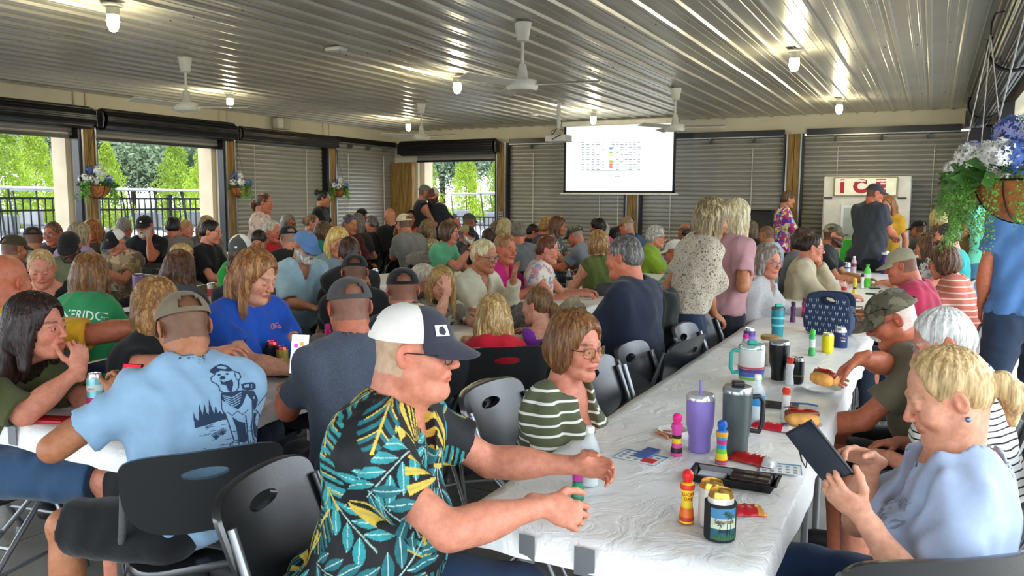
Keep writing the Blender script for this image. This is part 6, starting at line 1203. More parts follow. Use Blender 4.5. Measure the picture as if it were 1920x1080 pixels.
def tumbler(px, py, h, label, c, w=None, lid='#dfe3e6', straw=None, handle=None, hs=1, lid_c=None, taper=.78, H=None, cat='tumbler', bands=(), name='tumbler', knob=None, hx=None):
    p = at_table(px, py); s = scale_at(p); H = H or h*s; r = (w*s/2) if w else .043; o = thing(name, label, cat, (p[0], p[1], TZ+.002), YAW+(0 if hs > 0 else 0)); m = plain(c, .38, .1, coat=.15)
    lathe_part([(0, 0), (r*taper, 0), (r*taper*1.02, .005), (r*(taper+.02), H*.25), (r*.97, H*.45), (r, H*.8), (r, H*.9), (r*.96, H*.91)], m, 'body', o, 32)
    lathe_part([(r*1.01, H*.90), (r*1.03, H*.905), (r*1.02, H*.955), (r*.9, H), (0, H*.99)], plain(lid, .15, .5 if lid_c is None else 0), 'lid', o, 32)
    for a, b, k in bands: lathe_part([(r*(taper+(1-taper)*min(1, a/.45))*1.012, H*a), (r*(taper+(1-taper)*min(1, b/.45))*1.012, H*b)], plain(k, .4), 'band', o)
    if straw: mb = MB(); mb.tube([(0, 0, H*.9), (-.004, 0, H+straw[1])], .0045, 10); mb.put('straw', plain(straw[0], .4), o, smooth=True)
    if knob: mb = MB(); mb.box((-.02, -.02, H*.99), (.02, .015, H+.018)); mb.put('flip_spout', plain(knob, .4), o, bevel=.006)
    if handle:
        mb = MB(); x = r*.9*hs; e = hs*.042; mb.tube([(x, 0, H*.84), (x+e*.7, 0, H*.85), (x+e, 0, H*.78), (x+e, 0, H*.45), (x+e*.75, 0, H*.34), (x*.95, 0, H*.36)], .0085, 10); mb.put('handle', plain(handle, .4), o, smooth=True)
    return o
# the near end of the right table
bottle(1105, 908, 112, 'clear water bottle with blue label beside the man\'s right hand', '#dfeef2', '#eef3f4', '#8fcbe6', group=None)
dauber(1083, 935, 84, 'pink-capped dauber held between the hands of tropical shirt man', '#2c6b52', '#e02a62', ((.45, .7, '#c23a9a'), (.1, .4, '#2f8f6a')))
dauber(1287, 978, 125, 'red and yellow dauber with red cap at the near table end', '#f3d21c', '#d5161f', ((0, .13, '#c03a2a'), (.13, .3, '#e8701c'), (.64, .74, '#d93a22')), (('LUCKY', .56, .012, '#c8202a'), ('DAB', .47, .013, '#c8202a')))
dauber(1268, 853, 86, 'pink and black patterned dauber left of the lilac tumbler', '#d8449a', '#e81f83', ((.08, .2, '#151515'), (.3, .42, '#f0c81c'), (.42, .5, '#1a1a1a')))
dauber(1352, 868, 98, 'rainbow dauber with round blue cap before the grey mug', '#2a9ad0', '#1c5fc0', ((0, .1, '#d8262c'), (.1, .25, '#f0d020'), (.25, .36, '#6fbf3a'), (.62, .74, '#e8a020'), (.46, .56, '#c83a7a')))
tumbler(1311, 843, 108, 'lilac tumbler with straw and clear lid', '#8f7cc9', 52, '#d5d8e0', ('#8f78cf', .045), taper=.76)
tumbler(1379, 852, 132, 'dark grey travel mug with black handle', '#4d5657', 54, '#9a9ea2', handle='#17181a', hs=1, taper=.8, knob='#1a1b1d')
can(1332, 984, 95, 'plain white can with gold top behind the printed sleeve', '#d9d6cf', '#c8a24a', H=.122)
kz = can(1349, 1005, 100, 'gold-topped can in a black-edged sleeve printed with palms at sunset', '#e4e0d6', '#c8a24a', koozie='#101418', H=.124, r=.033)
r0 = .0402
def wrap(o, shapes, r, name='print'):
    mats = []; mb = MB()
    for poly, c in shapes:
        if c not in mats: mats.append(c)
        V = []; n = len(poly)
        P = []
        for i in range(n):
            a, b = np.array(poly[i]), np.array(poly[(i+1) % n])
            for t in (0, .34, .67): P.append(a+(b-a)*t)
        mb.add([((r+.0003*mats.index(c))*sin(u/r), -(r+.0003*mats.index(c))*cos(u/r), v) for u, v in P], [tuple(range(len(P)))], mats.index(c))
    return mb.put(name, [plain(c, .7, var=.1) for c in mats], o)
sky = []
for i in range(8): u = -.035+i*.00875; sky += [([(u, .006), (u+.0088, .006), (u+.0088, .035), (u, .035)], '#1f5566'), ([(u, .035), (u+.0088, .035), (u+.0088, .062), (u, .062)], '#b9c2a8'), ([(u, .062), (u+.0088, .062), (u+.0088, .088), (u, .088)], '#3f78a0')]
for x_, h_ in ((.006, .075), (.015, .068), (-.012, .05)):
    sky.append(([(x_, .02), (x_+.0016, .02), (x_+.003, h_), (x_+.0018, h_)], '#1d2a1c'))
    for k in range(7): a = k*2*pi/7+.3; sky.append(([(x_+.002, h_), (x_+.002+.007*cos(a), h_+.007*sin(a)+.002), (x_+.002+.014*cos(a+.15), h_+.009*sin(a)-.002), (x_+.002+.007*cos(a+.5), h_+.005*sin(a+.4))], '#24462a'))
for k in range(9): u = -.03+k*.007; sky.append(([(u, .007), (u+.009, .007), (u+.005, .022+.004*(k % 3))], '#2c5a34'))
wrap(kz, sky, r0); text('lettering', 'Seacrest', .015, plain('#6f6a5a'), kz, (0, 0, .055), bend=r0+.0025); text('lettering', 'BEACH', .009, plain('#1d2a30'), kz, (0, 0, .03), bend=r0+.0025)
def card(cx, cy, w, h, rz, label, hdr='#3a8fc0', red=None, blue=None):
    p = at_table(cx, cy); o = thing('bingo_card', label, 'bingo card', (p[0], p[1], TZ+.004), radians(rz)); mb = MB(); mb.box((-w/2, -h/2, 0), (w/2, h/2, .0012)); mb.put('sheet', plain('#e9ecec', .5), o); mb = MB(); z = .0018
    mb.box((-w/2, h*.38, .0012), (w/2, h/2, z), 0)
    for k in range(5):
        for j in range(3): mb.box((-w*.42+k*w*.18, -h*.42+j*h*.27, .0012), (-w*.42+k*w*.18+w*.09, -h*.42+j*h*.27+h*.15, z), 1)
    for x0_, x1_ in ((-w/2, -w*.48), (w*.48, w/2)): mb.box((x0_, -h/2, .0012), (x1_, h/2, z), 0)
    mb.put('printing', [plain(hdr, .5), plain('#8b9aa5', .5)], o)
    if red: mb = MB(); mb.box((w*.1, -h*.4, .002), (w*.4, 0, .0032)); mb.put('red_window', plain('#d2242c', .4), o)
    if blue: mb = MB(); mb.box((-w*.15, -h*.1, .002), (w*.15, h*1.0, .006)); mb.put('blue_tab', plain('#3f63b0', .4), o)
    return o
card(1202, 858, .155, .10, -8, 'bingo card with blue tab and red patch left of pink dauber', red=1, blue=1); card(1463, 879, .13, .10, 10, 'bingo card sticking out behind the red snack wrapper')
card(150, 802, .14, .08, 35, 'bingo card with red patch beside the red phone', red=1); card(150, 762, .11, .07, 30, 'bingo card behind the tall turquoise can')
def packet(px, py, w, h, th, rz, label, c, c2='#e8e4e0', txt=None, tilt=0, name='snack_wrapper', open_=False, z=0):
    p = at_table(px, py); o = thing(name, label, 'snack packet', (p[0], p[1], TZ+.003+z), radians(rz)); mb = MB(); nx, ny = 14, 8; V = []; r_ = np.random.default_rng(int(px)); ph = r_.uniform(0, 6, 4)
    for sd_ in (1, 0):
        for i in range(nx):
            for j in range(ny):
                u, v = i/(nx-1)*2-1, j/(ny-1)*2-1; b = (max(0, 1-abs(u)**5)*max(0, 1-v*v))**.5; V.append((u*w/2*(1+.03*sin(v*9+ph[0])), v*h/2*(1+.06*sin(u*8+ph[1])), (th*(b*(.9+.15*sin(u*13+ph[2])+.1*sin(v*11+ph[3])))+.002) if sd_ else 0))
    K = nx*ny; F = []; M = []
    for i in range(nx-1):
        for j in range(ny-1): a = i*ny+j; F += [(a, a+ny, a+ny+1, a+1), (a+K, a+1+K, a+ny+1+K, a+ny+K)]; m_ = 1 if i >= nx*.68 else 0; M += [m_, m_]
    for i in range(nx-1): F += [(i*ny, i*ny+K, (i+1)*ny+K, (i+1)*ny), (i*ny+ny-1, (i+1)*ny+ny-1, (i+1)*ny+ny-1+K, i*ny+ny-1+K)]; M += [0, 0]
    for j in range(ny-1): F += [(j, j+1, j+1+K, j+K), ((nx-1)*ny+j, (nx-1)*ny+j+K, (nx-1)*ny+j+1+K, (nx-1)*ny+j+1)]; M += [0, 1]
    mb.add(V, F); mb.M = M; mb.put('foil', [plain(c, .25, .1, .08, 20), plain(c2, .25, .3)], o, smooth=True, auto=80)
    if txt: text('lettering', txt[0], txt[1], plain(txt[2], .5), o, (txt[3] if len(txt) > 3 else 0, 0, th+.004), (0, 0, 0), bold=.0005)
    if tilt: o.rotation_euler = (radians(tilt), 0, radians(rz))
    return o
packet(1448, 803, .16, .06, .022, -8, 'red and white snack packet behind the grey mug', '#c41c30', '#e6e4e4', ('Bar', .022, '#222c70', .05))
packet(1412, 868, .15, .06, .025, -12, 'opened red candy wrapper with silver ends above the black tray', '#b5161f', '#c9cacc', z=.004)
packet(1398, 958, .10, .075, .014, 25, 'small red and yellow chip bag right of the palm sleeve can', '#c9202e', '#e8b04a')
tr_ = thing('brownie_tray', 'black plastic tray with two dark chocolate cakes', 'tray', (*at_table(1376, 905)[:2], TZ+.003), radians(2)); mb = MB(); W2, H2 = .125, .055
rings = [[(x*k, y*k, z) for x, y in ((-W2, -H2), (W2, -H2), (W2, H2), (-W2, H2))] for k, z in ((.9, 0), (1, .022), (1.06, .024), (1.06, .027), (.98, .025), (.87, .003))]; mb.loft(rings); mb.put('tray', plain('#0f0f11', .2), tr_, bevel=.003)
for dy in (.02, -.022): mb = MB(); mb.box((-.01, dy-.018, .004), (.11, dy+.018, .034)); mb.put('chocolate_cake', plain('#25130d', .45, bmp=.4), tr_, bevel=.008)
mb = MB(); mb.box((-.11, .0, .004), (-.03, .045, .010)); mb.put('film', plain('#d8dadc', .15), tr_)
def plate(px, py, r, label): p = at_table(px, py); o = thing('paper_plate', label, 'plate', (p[0], p[1], TZ+.003)); lathe_part([(0, 0), (r*.65, 0), (r*.78, .010), (r, .014), (r, .016), (r*.77, .012), (r*.64, .003), (0, .003)], plain('#efefec', .6), 'plate', o, 36); return o
def hotdog(p, rz, label, L=.13, tilt=0):
    o = thing('hot_dog', label, 'hot dog', tuple(p), radians(rz))
    for s in (1, -1):
        mb = MB(); mb.loft([[(x, s*.016+.021*q*cos(a), .024+.024*q*sin(a)) for a in np.linspace(0, 2*pi, 14, endpoint=False)] for x, q in ((-L*.5, .3), (-L*.46, .75), (-L*.3, 1), (0, 1.05), (L*.3, 1), (L*.46, .75), (L*.5, .3))]); mb.put('bun_half', plain('#d99a4a', .55, 0, .15, 25), o, smooth=True, auto=80)
    mb = MB(); mb.loft([[(x, .013*q*cos(a), .044+.013*q*sin(a)) for a in np.linspace(0, 2*pi, 12, endpoint=False)] for x, q in ((-L*.52, .4), (-L*.48, .9), (0, 1), (L*.48, .9), (L*.52, .4))]); mb.put('sausage', plain('#7a2f1c', .35), o, smooth=True, auto=80)
    mb = MB(); mb.tube([(x, .006*sin(x*120), .059) for x in np.linspace(-L*.4, L*.4, 16)], .004, 6); mb.put('ketchup', plain('#b01818', .3), o, smooth=True)
    if tilt: o.rotation_euler = (radians(tilt), 0, radians(rz))
    return o
plate(1502, 801, .075, 'paper plate under the nearer hot dog'); q = at_table(1502, 804); hotdog((q[0], q[1], TZ+.018), 18, 'hot dog in a bun on the nearer paper plate', .12)
o_ = plate(1262, 812, .055, 'small paper plate with orange crisps behind the pink dauber')
for k in range(7): mb = MB(); mb.sphere((.012*cos(k*2.1)+.01, .02*sin(k*1.7), .016+.004*(k % 3)), (.013, .01, .006), 8); mb.put('crisp', plain('#d8742a', .6), o_)
plate(1540, 732, .088, 'empty-looking paper plate under the moustached man\'s hand'); q = ray(1546, 712)*3.02+v3_((0, 0, CZ)); hotdog((q[0], q[1], q[2]-.02), -35, 'hot dog held by the man in the camouflage cap', .095)
dauber(1472, 784, 60, 'white dauber with orange-red cap beside the nearer hot dog', '#e9e9e7', '#e8391c', (), (('Carnival', .4, .008, '#222222'),)); dauber(1480, 720, 52, 'white dauber with orange-red cap before the dark can', '#e9e9e7', '#e8391c', ())
def slab(px, py, w, h, th, rz, label, c, name='phone', cat='phone', parts=None, z=0):
    p = at_table(px, py); o = thing(name, label, cat, (p[0], p[1], TZ+.003+z), radians(rz)); mb = MB(); mb.box((-w/2, -h/2, 0), (w/2, h/2, th)); mb.put('case', plain(c, .4), o, bevel=.004); return o
s_ = slab(1462, 762, .15, .075, .010, 4, 'dark wallet phone lying by the clear water bottle', '#2f2a28'); mb = MB(); mb.box((-.072, -.036, .010), (.072, .036, .012)); mb.put('screen', plain('#3a3430', .1), s_)
mb = MB(); p = at_table(1505, 760); mb.tube([(-.05, 0, .004), (.02, .012, .006), (.06, .002, .004)], .004, 8); tag(mb.put('blue_pen', plain('#4a68b0', .4), loc=(p[0], p[1], TZ+.003), smooth=True), 'blue pen behind the dark wallet phone', 'pen')
s_ = slab(92, 789, .155, .075, .012, 22, 'red phone lying on the left table', '#b5121f'); mb = MB(); mb.box((.035, -.025, .012), (.07, .015, .016)); mb.put('camera_bump', plain('#7a0c15', .3), s_, bevel=.003)
bottle(1418, 792, 92, 'clear bottle with bright blue label behind the grey mug', '#cfe6ec', '#eaf2f4', '#2a8fd0', group=None)
tumbler(1407, 725, 82, 'white mug with teal handle and coloured arrow print', '#e8e8e4', 48, '#bfe0dc', handle='#2fb3a4', hs=-1, taper=.82, knob='#2fb3a4', bands=((.20, .26, '#7fc060'), (.28, .36, '#3a6fc0'), (.37, .45, '#5a4a9a'), (.46, .5, '#c84a5a')))
tumbler(1459, 711, 74, 'tall black tumbler with steel rim', '#0f0f11', 37, '#9a9c9e', taper=.7); can(1493, 718, 50, 'dark can behind the white orange-capped dauber', '#141512', '#8a8c88', H=.125, band=((.3, .36, '#5a5230'),))
jr = thing('nut_jar', 'clear jar of peanuts with brown lid', 'jar', (*at_table(1442, 684)[:2], TZ+.003)); lathe_part([(0, 0), (.044, 0), (.047, .006), (.047, .125), (.040, .135)], CLEAR, 'jar', jr); lathe_part([(0, .004), (.042, .004), (.043, .11), (0, .112)], plain('#b08f68', .8, 0, .5, 130, .9, 160), 'peanuts', jr); lathe_part([(.046, .135), (.049, .137), (.049, .152), (.045, .155), (0, .155)], plain('#9a7436', .5), 'lid', jr)
can(1404, 652, 32, 'purple patterned can behind the teal-handled mug', '#5a3f8a', H=.12, band=((.3, .6, '#8a6ac0'),)); dauber(1397, 662, 34, 'dauber with pink cap against the purple can', '#b0a8c0', '#d8207a', ())
tumbler(1457, 630, 56, 'teal shaker bottle with grey lid and teal loop', '#1f8a98', 24, '#4a4f52', lid_c=1, handle=None, taper=.85, knob='#2fb39a', bands=((.35, .42, '#7fc8cc'), (.6, .66, '#7fc8cc')))
dauber(1486, 603, 48, 'purple dauber standing left of the lunch bag', '#5f2a66', '#4a1f5a', ()); dauber(1507, 594, 42, 'magenta dauber touching the lunch bag', '#8a1f50', '#6a1640', ((.3, .5, '#d8207a'),))
dauber(1522, 665, 58, 'green dauber before the lunch bag', '#3fae5a', '#2fc43a', ((.3, .62, '#d8e8d8'),)); can(1551, 660, 42, 'yellow can beside the green dauber', '#e8d61c', '#c9c08a', H=.112); can(1575, 650, 42, 'can in navy sleeve with gold and white lettering', '#d8d8d4', '#b8b8b4', koozie='#1a2a5c', H=.118, txt=(("IT'S", .68, .012, '#ffffff'), ('Miller', .5, .014, '#c8a04a'), ('TIME', .34, .012, '#ffffff')))
dauber(1547, 622, 38, 'white and blue dauber with red cap before the lunch bag', '#c9d4e0', '#d8202c', ((.3, .5, '#3a6fc0'),))
# lunch bag
LB = at_table(1553, 628); lb = thing('lunch_bag', 'navy lunch bag with butterfly print and oval handle', 'bag', (LB[0], LB[1]+.05, TZ+.002), radians(-14)); ho, wo = .275, .30
def bag_panel(y, mat_):
    n = 40; rings = []
    for f_ in np.linspace(0, 1, 7):
        rg = []
        for k in range(n):
            a = k/n*2*pi; c, s = cos(a), sin(a); e = 5; q = (abs(c)**e+abs(s)**e)**(-1/e); hx, hz_ = .048*c, .225+.021*s; ox, oz = wo/2*c*q*(1 if s < 0 else .93), ho/2+ho/2*s*q; rg.append((hx+(ox-hx)*f_, y, hz_+(oz-hz_)*f_))
        rings.append(rg)
    mb = MB(); mb.loft(rings, cap=False); o = mb.put('panel', mat_, lb, smooth=True); m = o.modifiers.new('s', 'SOLIDIFY'); m.thickness = .006; return o
bm1 = cloth('#2c3a55'); bag_panel(-.055, bm1); bag_panel(.055, bm1); mb = MB(); mb.box((-wo/2*.97, -.055, .004), (wo/2*.97, .055, .19)); mb.put('body', bm1, lb, bevel=.02)
mb = MB(); 
for r_i in range(6):
    for c_i in range(7):
        x, z = -.125+c_i*.042+(.021 if r_i % 2 else 0), .025+r_i*.038
        if abs(x) < .138 and not (abs(x) < .055 and z > .19):
            for s in (1, -1): mb.add([(x+s*.002, -.0655, z), (x+s*.009, -.0655, z+.004), (x+s*.008, -.0655, z+.018), (x+s*.004, -.0655, z+.010)], [(0, 1, 2, 3)]); mb.add([(x+s*.002, -.0655, z), (x+s*.007, -.0655, z-.003), (x+s*.006, -.0655, z-.009)], [(0, 1, 2)])
mb.put('butterfly_print', plain('#b9c4d4', .8), lb)
mb = MB(); P = [(.050*cos(a), -.063, .225+.023*sin(a)) for a in np.linspace(0, 2*pi, 25)]; mb.tube(P, .004, 6, cap=False); mb.put('handle_trim', plain('#141c2e', .8), lb)
def mugp(px, py, h, label, c): return tumbler(px, py, h, label, c, 26, c, (c, .03), handle=c, hs=-1, lid_c=1, taper=.9)
mugp(1526, 555, 32, 'hot pink lidded mug with straw', '#e0158a'); bottle(1582, 556, 32, 'clear bottle of red drink with red label', '#c02838', '#a01822', '#c02838'); dauber(1602, 550, 32, 'yellow dauber near the middle of the right table', '#e0cc20', '#e8d820', ((.3, .4, '#222222'),)); dauber(1616, 540, 28, 'white dauber with black cap left of green soda', '#e4e4e4', '#151515', ())
bottle(1625, 537, 42, 'green soda bottle on the right table', '#3fbf3a', '#3fae3a', '#e8f0e8', solid='#5fcf4a'); can(1588, 520, 32, 'steel can with blue band near the cream hoodie', '#c9ccd0', H=.17, band=((.1, .4, '#2a9ad8'), (.6, .7, '#2a4aa0'))); bottle(1600, 512, 32, 'white and purple juice bottle by the camouflage cap man', '#6a1f3a', '#e8e8e8', '#7a2a4a', solid='#c0a8b0')
tumbler(1646, 508, 44, 'tall sage green tumbler on the far right table', '#8f9f8c', 15, '#9fae9c', handle='#8f9f8c', hs=1, lid_c=1, taper=.85); tumbler(1661, 513, 40, 'purple tumbler with white spout lid', '#3f1f86', 19, '#e8e8ea', lid_c=1, taper=.9, knob='#eeeeee'); tumbler(1652, 500, 40, 'white spout bottle behind the purple tumbler', '#dcdcdc', 10, '#f0f0f0', lid_c=1)
for px, py, lb_ in ((1563, 545, 'pale blue takeaway cup beside the pink mug'), (1545, 541, 'small clear cup beside pale blue cup')): tumbler(px, py, 20, lb_, '#b8cfe0', 16, '#dfe8ee', lid_c=1)
slab(1645, 552, .2, .07, .008, -5, 'black flat folder behind the lunch bag', '#141518', 'folder', 'folder'); slab(1640, 541, .1, .05, .008, 20, 'black phone behind the black folder', '#141518'); slab(1600, 576, .16, .012, .006, 30, 'black pen beside the lunch bag', '#17181b', 'marker_pen', 'pen')
# left front table
can(181, 776, 92, 'tall turquoise and magenta drink can', '#8fd2d6', '#c9ced0', H=.165, r=.031, band=((.02, .44, '#b03a8a'), (.6, .74, '#d8e8e4')), txt=(('alani', .66, .014, '#d86a5a'),)); can(229, 735, 50, 'green and magenta drink can behind the held phone', '#6fc23a', '#b8c8b8', H=.155, r=.031, band=((.35, .6, '#a01f6a'),))
can(511, 702, 70, 'tall can in a black sleeve beside the gold can', '#1a1012', '#b8404a', H=.165, r=.031, koozie='#0d0d0f'); can(530, 706, 64, 'tall gold and brown drink can', '#a08a3a', '#a04048', H=.150, r=.029, band=((.0, .1, '#3a2f14'),), txt=(('TEA', .6, .018, '#e8dcb0'),))
dauber(478, 664, 26, 'purple dauber held by the reaching woman', '#7a2a9a', '#8a2fb0', ()); dauber(615, 652, 46, 'bright pink dauber in front of the charcoal cap man', '#e01f8a', '#f0309a', ((.3, .5, '#c83a2a'),)); bottle(282, 690, 24, 'water bottle with white cap behind the dog-print shirt', '#dfeef2', '#f0f0f0', group=None, H=.2)
def stand_phone(px, py, d, rz, tilt, label, screen='#e8e4f0', w=.075, h=.155, roll=0, icons=True):
    p = ray(px, py)*d+v3_((0, 0, CZ)); o = thing('phone', label, 'phone', tuple(p)); o.rotation_euler = (radians(tilt), radians(roll), radians(rz)); mb = MB(); mb.box((-w/2, -.004, -h/2), (w/2, .004, h/2)); mb.put('case', plain('#101114', .4), o, bevel=.003)
    mb = MB(); mb.box((-w/2+.004, -.0052, -h/2+.005), (w/2-.004, -.0042, h/2-.005)); mb.put('screen', plain(screen, .15, emit=.8 if icons else 0), o)
    if icons:
        mb = MB(); [mb.box((a*w-.008, -.0060, b*h-.008), (a*w+.008, -.0052, b*h+.008), k % 2) for k, (a, b) in enumerate(((-.2, .2), (.1, .25), (.2, .05), (-.1, -.02), (0, -.25)))]; mb.put('icons', [plain('#b04a9a', .4, emit=.6), plain('#e08a3a', .4, emit=.6)], o)
    return o
stand_phone(562, 664, 3.0, 20, -14, 'phone with lit screen leaning against the gold can'); stand_phone(236, 722, 2.66, 15, -35, 'phone with red screen held by the dog-print shirt man', '#b01f2a')
ph_ = stand_phone(1535, 848, 1.93, -28, 20, 'black phone with wrist strap held by the blonde woman', '#0e1a2a', roll=-36, icons=False, w=.088, h=.155)
mb = MB(); mb.tube([(-.038, 0, .07), (-.05, 0, .02), (-.048, 0, -.03), (-.04, 0, -.05), (-.034, 0, -.03), (-.042, 0, .03)], .002, 6); st_o = mb.put('wrist_strap', plain('#141414', .6), ph_, smooth=True); st_o.rotation_euler = (0, radians(33), 0)
# middle tables
tumbler(562, 546, 45, 'orange tumbler in front of the denim cap man', '#d8442a', 15, '#e89a80', lid_c=1, taper=.9); dauber(543, 543, 32, 'teal dauber beside the orange tumbler', '#2fa08a', '#3fb8a0', ()); dauber(570, 549, 32, 'dark red dauber right of the orange tumbler', '#7a1418', '#a01a20', ()); can(397, 566, 42, 'patterned can with red fruit print by the green hoodie', '#c8a89a', H=.16, band=((.3, .7, '#b83a4a'),))
tumbler(262, 575, 62, 'purple tumbler with carry loop behind the green shirt woman', '#7a5a80', 22, '#5a3f62', lid_c=1, handle=None, taper=.9); bottle(267, 582, 42, 'teal bottle beside the purple tumbler', None, '#d8d8d8', solid='#1f7a7a'); slab(568, 551, .15, .08, .01, 10, 'black phone near the dark red dauber', '#141417')
tumbler(266, 512, 30, 'pink drink cup with white straw before the camouflage boy', '#d88a80', 13, '#dfe8e8', ('#f0f0f0', .05), lid_c=1, taper=.85); dauber(280, 511, 26, 'crimson dauber beside the pink drink cup', '#b8204a', '#d0285a', ()); dauber(215, 512, 26, 'green dauber in front of the camouflage boy', '#2f9a3a', '#3fb848', ())
can(704, 526, 28, 'can in royal blue sleeve right of the plain black cap', '#c8d0d8', koozie='#1f3a7a', H=.125); bottle(826, 500, 32, 'blue-labelled water bottle by the mint green woman', '#3a5fb0', '#e8f0f4', '#2a4fb0'); can(843, 504, 22, 'navy can beside the blue-labelled bottle', '#1a2a55', H=.12); can(834, 498, 16, 'small green can behind the navy can', '#2f6a3a', H=.11)
tumbler(887, 578, 56, 'turquoise to pink bottle with black cap before the cardigan woman', '#6fd0b8', 19, '#17181a', lid_c=1, taper=1.0, bands=((.02, .3, '#e8a0b8'), (.3, .42, '#a8c0c0')), knob='#141416', name='water_flask', cat='bottle'); dauber(893, 582, 26, 'dauber with royal blue cap beside the flask', '#3a4fa0', '#1f3fc0', ())
packet(868, 588, .16, .10, .03, -40, 'white and red chip bag in front of the girl', '#e4e4e2', '#c01f30', tilt=25)
bottle(1099, 528, 38, 'red ketchup bottle with white cap on the middle table', '#8a1420', '#f0f0f0', '#7a1018', solid='#8a1a20'); bottle(1066, 538, 34, 'small clear glass bottle with dark label', '#8a8f90', '#d0c0c0', '#1a1d28'); dauber(1041, 548, 34, 'teal dauber beside the beige puffy bag', '#1f7a72', '#1f8a80', ()); dauber(1109, 532, 20, 'cream and green dauber right of the ketchup', '#c8c8a0', '#3a7a3a', ()); dauber(1128, 530, 22, 'white dauber with black cap before the navy shirt man', '#dfe0e0', '#141416', ()); bottle(1148, 524, 30, 'clear bottle close to the navy shirt man', '#c8ccd0', '#e8e8e8'); dauber(1139, 530, 18, 'white and blue dauber close to clear bottle', '#c8d4dc', '#3a8ab0', ()); dauber(1083, 531, 12, 'dauber with green cap left of ketchup', '#d0d8d0', '#2a8a4a', ()); dauber(1076, 531, 12, 'dauber with red cap left of ketchup', '#d8c0c0', '#b02030', ())
dauber(1224, 508, 30, 'red dauber in front of the lime green woman', '#b01a24', '#c02030', ()); dauber(1247, 503, 24, 'blue dauber before the white-capped man', '#1f4fb0', '#2a5fc8', ()); bottle(1231, 506, 30, 'dark bottle with pale cap behind the red dauber', '#1a1412', '#d8d8d8', solid='#201816')
tumbler(694, 484, 22, 'pale lilac tumbler near the cream mesh cap man', '#9a9ab8', 14, '#c8c8d8', lid_c=1); tumbler(712, 484, 22, 'black tumbler right of the pale lilac one', '#17181a', 13, '#2a2b2d', lid_c=1); dauber(677, 482, 18, 'blue dauber left of the pale lilac tumbler', '#2a4a9a', '#3a5ab8', ())
# soft bags
def softbag(px, py, d, dims, label, mat_, name='bag', seed=1, amp=.012, wl=.06, rz=0, z=None):
    p = ray(px, py)*d+v3_((0, 0, CZ)); a, b, c = dims; f = Field([axis(-a-.05, a+.05, .009), axis(-b-.05, b+.05, .009), axis(-c-.05, c+.05, .009)])
    f.ell((0, 0, 0), (a, b, c)); f.ell((a*.3, 0, c*.25), (a*.6, b*.9, c*.8), k=.03); f.ell((-a*.35, 0, -c*.2), (a*.6, b, c*.75), k=.03); f.rumple(amp, wl, seed); V, Q = f.mesh()
    o = put(name, fastmesh(name, V, Q), mat_, None, (p[0], p[1], (z if z else TZ+c+.002)), (0, 0, radians(rz))); return tag(o, label, 'bag')
softbag(1071, 568, 4.75, (.075, .07, .13), 'beige quilted puffy bag left of the navy shirt man', plain('#b9a98c', .9, 0, .12, 12, .6, 60), 'puffy_bag', 3); softbag(975, 558, 5.1, (.085, .07, .085), 'dark grey striped bag behind the girl with plaited hair', cloth('#4a4843', 'heather', '#8a867c'), 'tote_bag', 4)
jb = ray(800, 500)*8.8; softbag(800, 500, 8.8, (.25, .11, .08), 'grey-brown jacket bundled over a chair beyond the girl covering her face', cloth('#6f675e', 'heather', '#867d73'), 'bundled_jacket', 5, z=.93); chair(jb[0]-.24, jb[1], -90, 'empty chair under the grey-brown bundled jacket'); softbag(593, 540, 4.4, (.055, .045, .04), 'grey knitted cap lying beside the orange tumbler', cloth('#6f6a60', 'heather', '#8a8478'), 'knitted_cap', 6)
sp = softbag(970, 588, 4.6, (.12, .045, .03), 'black and white striped pouch at the girls\' table end', cloth('#e0dde0', 'stripe', '#2a2228', sc=9), 'pouch', 7, .004)
# empty chairs
def empty_chair(px, py, X, t, label, z=.77): p = onz(px, py, z); chair(p[0]+.24*sin(radians(t)), p[1]+.24*cos(radians(t)), t, label)
empty_chair(925, 770, -1.62, 80, 'empty black folding chair between tropical shirt man and striped shirt woman')
for px, py, lb_ in ((1132, 712, 'empty chair just behind the striped shirt woman'), (1200, 680, 'first empty chair beyond the striped shirt woman'), (1298, 640, 'empty chair nearest the leaning woman, second beyond the striped shirt'), (1330, 612, 'empty chair whose back the leaning woman grips'), (1366, 590, 'empty chair between the leaning woman and the grey knit top'), (1410, 572, 'empty chair just before the woman in grey knit top')): empty_chair(px, py, -1.52, 90, lb_)
chair(.04-.24*sin(radians(35)), 1.90+.24*cos(radians(35)), -35, 'empty black folding chair at the bottom right corner')
for px, py, X, t, lb_ in ((690, 500, -4.1, -90, 'empty chair beyond the blue-sleeved can'), (745, 500, -4.1, -90, 'empty chair behind the cream mesh cap man'), (800, 505, -4.1, -90, 'empty chair beside the grey-brown backpack'), (870, 560, -3.5, 90, 'empty chair draped beside the turquoise flask'), (1180, 520, -2.1, -90, 'empty chair left of the olive tank top woman'), (335, 530, -5.7, 90, 'empty chair between the camouflage boy and green hoodie'), (1000, 480, -3.9, -90, 'empty chair behind the pale patterned blouse'), (1345, 545, -1.95, -90, 'empty chair beside the draped dark jacket')): empty_chair(px, py, X, t, lb_)
jk = ray(1222, 612)*4.75+v3_((0, 0, CZ)); f = Field([axis(-.3, .3, .012), axis(-.12, .12, .012), axis(-.36, .3, .012)]); f.cone((-.17, 0, .15), (.17, 0, .15), .035, k=.04); f.cone((-.14, 0, .12), (-.17, .02, -.22), .055, .04, .06); f.cone((.12, 0, .12), (.16, -.02, -.24), .055, .04, .06); f.ell((0, 0, -.02), (.16, .04, .17), k=.05); f.rumple(.010, .08, 3, (1, 1, .4)); V, Q = f.mesh()
